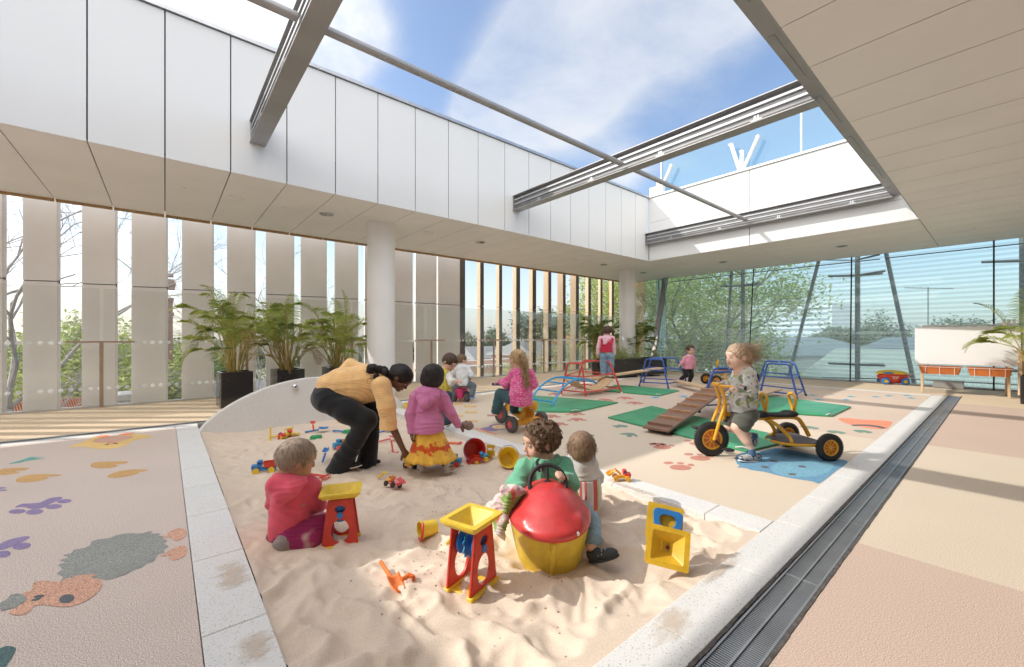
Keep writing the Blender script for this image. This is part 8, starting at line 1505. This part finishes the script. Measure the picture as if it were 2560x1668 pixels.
def truck(p, rz, cab, bed, wh, label, sc=1.0, kind=0, tilt=(0, 0)):
    t = thing('toy_truck', Vector(p), label, 'toy truck', 'toy trucks', rz=rz, local=True); t.scale = (sc,) * 3; t.rotation_euler = (tilt[0], tilt[1], rz)
    mb = MB(); mb.rbox(Vector((0, 0, .028)), (.15, .05, .018), None, 0, .005); mb.build('chassis', bed if kind else cab, t, smooth=True)
    mb = MB(); mb.rbox(Vector((.052, 0, .048)), (.05, .052, .026), None, 0, .006); mb.rbox(Vector((.026, 0, .068)), (.032, .048, .040), None, 0, .006); c_ = mb.build('cab', cab, t, smooth=True)
    mb = MB(); mb.box((.0425, 0, .073), (.002, .036, .016)); mb.box((.026, .0245, .073), (.018, .002, .016)); mb.box((.026, -.0245, .073), (.018, .002, .016)); mb.build('window', P_navy, c_)
    if kind == 0:
        o = roundrect(.075, .056, .006, 2); mb = MB(); f = lambda x, y, z: (x * (1 + z * 6) - .038, y * (1 + z * 4), z + .04); mb.frame(o, [(x * .88, y * .86) for x, y in o], 0, .034, f=f); mb.prism([(x * .88, y * .86) for x, y in o], 0, .005, f=f); mb.build('tipper', bed, t)
    else:
        mb = MB(); mb.tube([(.0, .026, .045), (-.05, .026, .085), (-.085, .026, .055)], .006, 6); mb.tube([(.0, -.026, .045), (-.05, -.026, .085), (-.085, -.026, .055)], .006, 6); mb.build('loader_arm', bed, t, smooth=True); mb = MB(); mb.add([(-.075, -.034, .075), (-.075, .034, .075), (-.095, .034, .04), (-.095, -.034, .04), (-.125, .034, .05), (-.125, -.034, .05)], [(0, 1, 2, 3), (3, 2, 4, 5), (0, 3, 5), (1, 4, 2)]); o = mb.build('shovel', bed, t); md = o.modifiers.new('th', 'SOLIDIFY'); md.thickness = .003
    for x in (-.045, .048):
        for s_ in (-1, 1): mb = MB(); mb.lathe([(0, -.008), (.010, -.008), (.012, -.005), (.020, -.008), (.022, 0), (.020, .008), (.012, .006), (0, .008)], (x, .034 * s_, .021), (0, 1, 0), n=18); mb.build('wheel', wh, t, smooth=True)
    return t
truck(G(.72, 4.5, .0), R(165), P_blu, P_red, P_yel, 'blue and red toy truck with yellow wheels behind the red hooded toddler', 1.35, 0); truck(G(1.19, 5.80, .02), R(-140), P_red, P_yel, P_red, 'red and yellow toy tractor lying on its side at the left', 1.25, 1, (1.2, .2)); truck(G(1.46, 3.30, .01), R(100), P_amb, P_sal, M_rubber, 'orange toy tractor with black wheels and a pink ladder in mid sand', 1.05, 1, (.3, .1))
truck((2.92, 2.06, .008), R(-45), P_red, P_amb, P_amb, 'red toy tractor with orange loader and wheels on the low kerb', 1.0, 1); truck(G(1.86, 3.70, .01), R(30), P_amb, P_yel, M_rubber, 'orange and yellow toy dump truck by the small girl\'s feet', 1.5, 0); truck(G(2.47, 3.44, .01), R(-20), P_tea, P_red, P_yel, 'blue toy digger with a red arm leaning on the red bucket', 1.1, 1, (.2, -.3)); truck(G(2.60, 3.46, .02), R(60), P_yel, P_yel, P_yel, 'yellow toy loader beside the red bucket', 1.2, 1, (.1, .9)); truck(G(2.16, 3.50, .0), R(-50), P_tea, P_tea, P_red, 'light blue toy digger behind the small girl\'s ankles', 1.3, 1); truck(G(1.55, 4.87, .0), R(190), P_tea, P_amb, P_sal, 'light blue toy train with pink knobs by the woman\'s leg', 1.3, 0)
def mould(p, m, label, s_=1.0):
    t = thing('sand_mould', p, label, 'sand mould', 'green sand moulds'); mb = MB(); n = 60; out = [((.048 + .007 * math.cos(6 * a)) * math.cos(a) * s_, (.038 + .006 * math.cos(6 * a)) * math.sin(a) * s_) for a in (2 * math.pi * i / n for i in range(n))]; P3 = Vector(p); f = lambda x, y, z: P3 + Vector((x, y, z)); mb.frame(out, [(x * .88, y * .88) for x, y in out], 0, .034, f=f); mb.frame([(x * 1.1, y * 1.1) for x, y in out], [(x * .9, y * .9) for x, y in out], .0, .005, f=f); mb.prism([(x * .88, y * .88) for x, y in out], .024, .029, f=f)
    o = mb.build('mould_shell', m, t, smooth=True); mb = MB()
    for k in range(4): mb.lathe([(0, .01), (.006, .007), (.009, 0)], P3 + Vector((.018 * math.cos(k * 1.57), .015 * math.sin(k * 1.57), .029)), n=10)
    mb.build('relief', m, o, smooth=True)
mould(G(1.437, 5.50, .002), P_grn, 'green scalloped sand mould lying alone in front of the blue scoop', 1.25); mould(G(1.87, 5.60, .004), P_grn, 'green sand mould beside the blue rake behind the woman', 1.35)
# brown soft toy held out by the girl
J = JJ(Zm(1000, 860, .2063), 4.02); M_fur = fabric('brown_fur', (0.26, 0.18, 0.155), bump=1, bs=160); S = Solid(); S.ell(J(835, 995), (.046, .04, .040), (RT, FW, UP), k=.02); S.ell(J(785, 985), (.034, .032, .034), (RT, FW, UP), k=.015); S.ell(J(800, 945), .016, k=.008); S.ell(J(765, 960), .014, k=.008); S.chain([J(850, 960), J(880, 1000)], [.018, .014], k=.01)
S.build('soft_toy', M_fur, None, h=.0045, fold=folds(.003, 160, 3), label='small brown furry soft toy held out by the girl in the tie-dye skirt', cat='soft toy')
# toy wagon by the glass
c = onz(*Zm(2040, 560, 520 / 1753)(650, 1352)); t = thing('toy_wagon', c, 'red toy wagon with blue wheels and a yellow top by the glass wall', 'toy wagon', rz=R(118), local=True)
S = Solid(); S.ell((0, 0, .20), (.33, .15, .11), Ax, k=.03); S.ell((.02, 0, .13), (.25, .11, .10), Ax, k=.04); S.cone((-.30, 0, .26), (-.36, 0, .26), .04, .02, k=.03); S.cut((0, 0, .27), UP); S.build('body', P_red, t, h=.009); S = Solid(); S.ell((.06, 0, .27), (.30, .13, .10), Ax, k=.02); S.ell((-.1, 0, .27), (.22, .13, .075), Ax, k=.02); S.cut((0, 0, .262), -UP); S.build('lid', P_yel, t, h=.009)
S = Solid(); S.ell((.10, 0, .28), (.22, .137, .065), Ax, k=.02); S.cut((0, 0, .27), -UP); S.build('side_panel', P_blu, t, h=.009)
for x in (-.19, .2):
    for s_ in (-1, 1): fatwheel(t, (x, .14 * s_, .088), .088, .055, P_yel, tm=P_blu)
mb = MB(); rg = random.Random(3)
for s_ in (-1, 1):
    q = [Vector((-.06 + .02 * k, s_ * .152, .20 + .022 * math.sin(k * 2.2))) for k in range(8)]; mb.tube(smoothpath(q, 3), .006, 5); mb.tube(smoothpath([v - Vector((-.02, 0, .035)) for v in q[:6]], 3), .005, 5)
mb.build('emblem', M_strut, t, smooth=True)
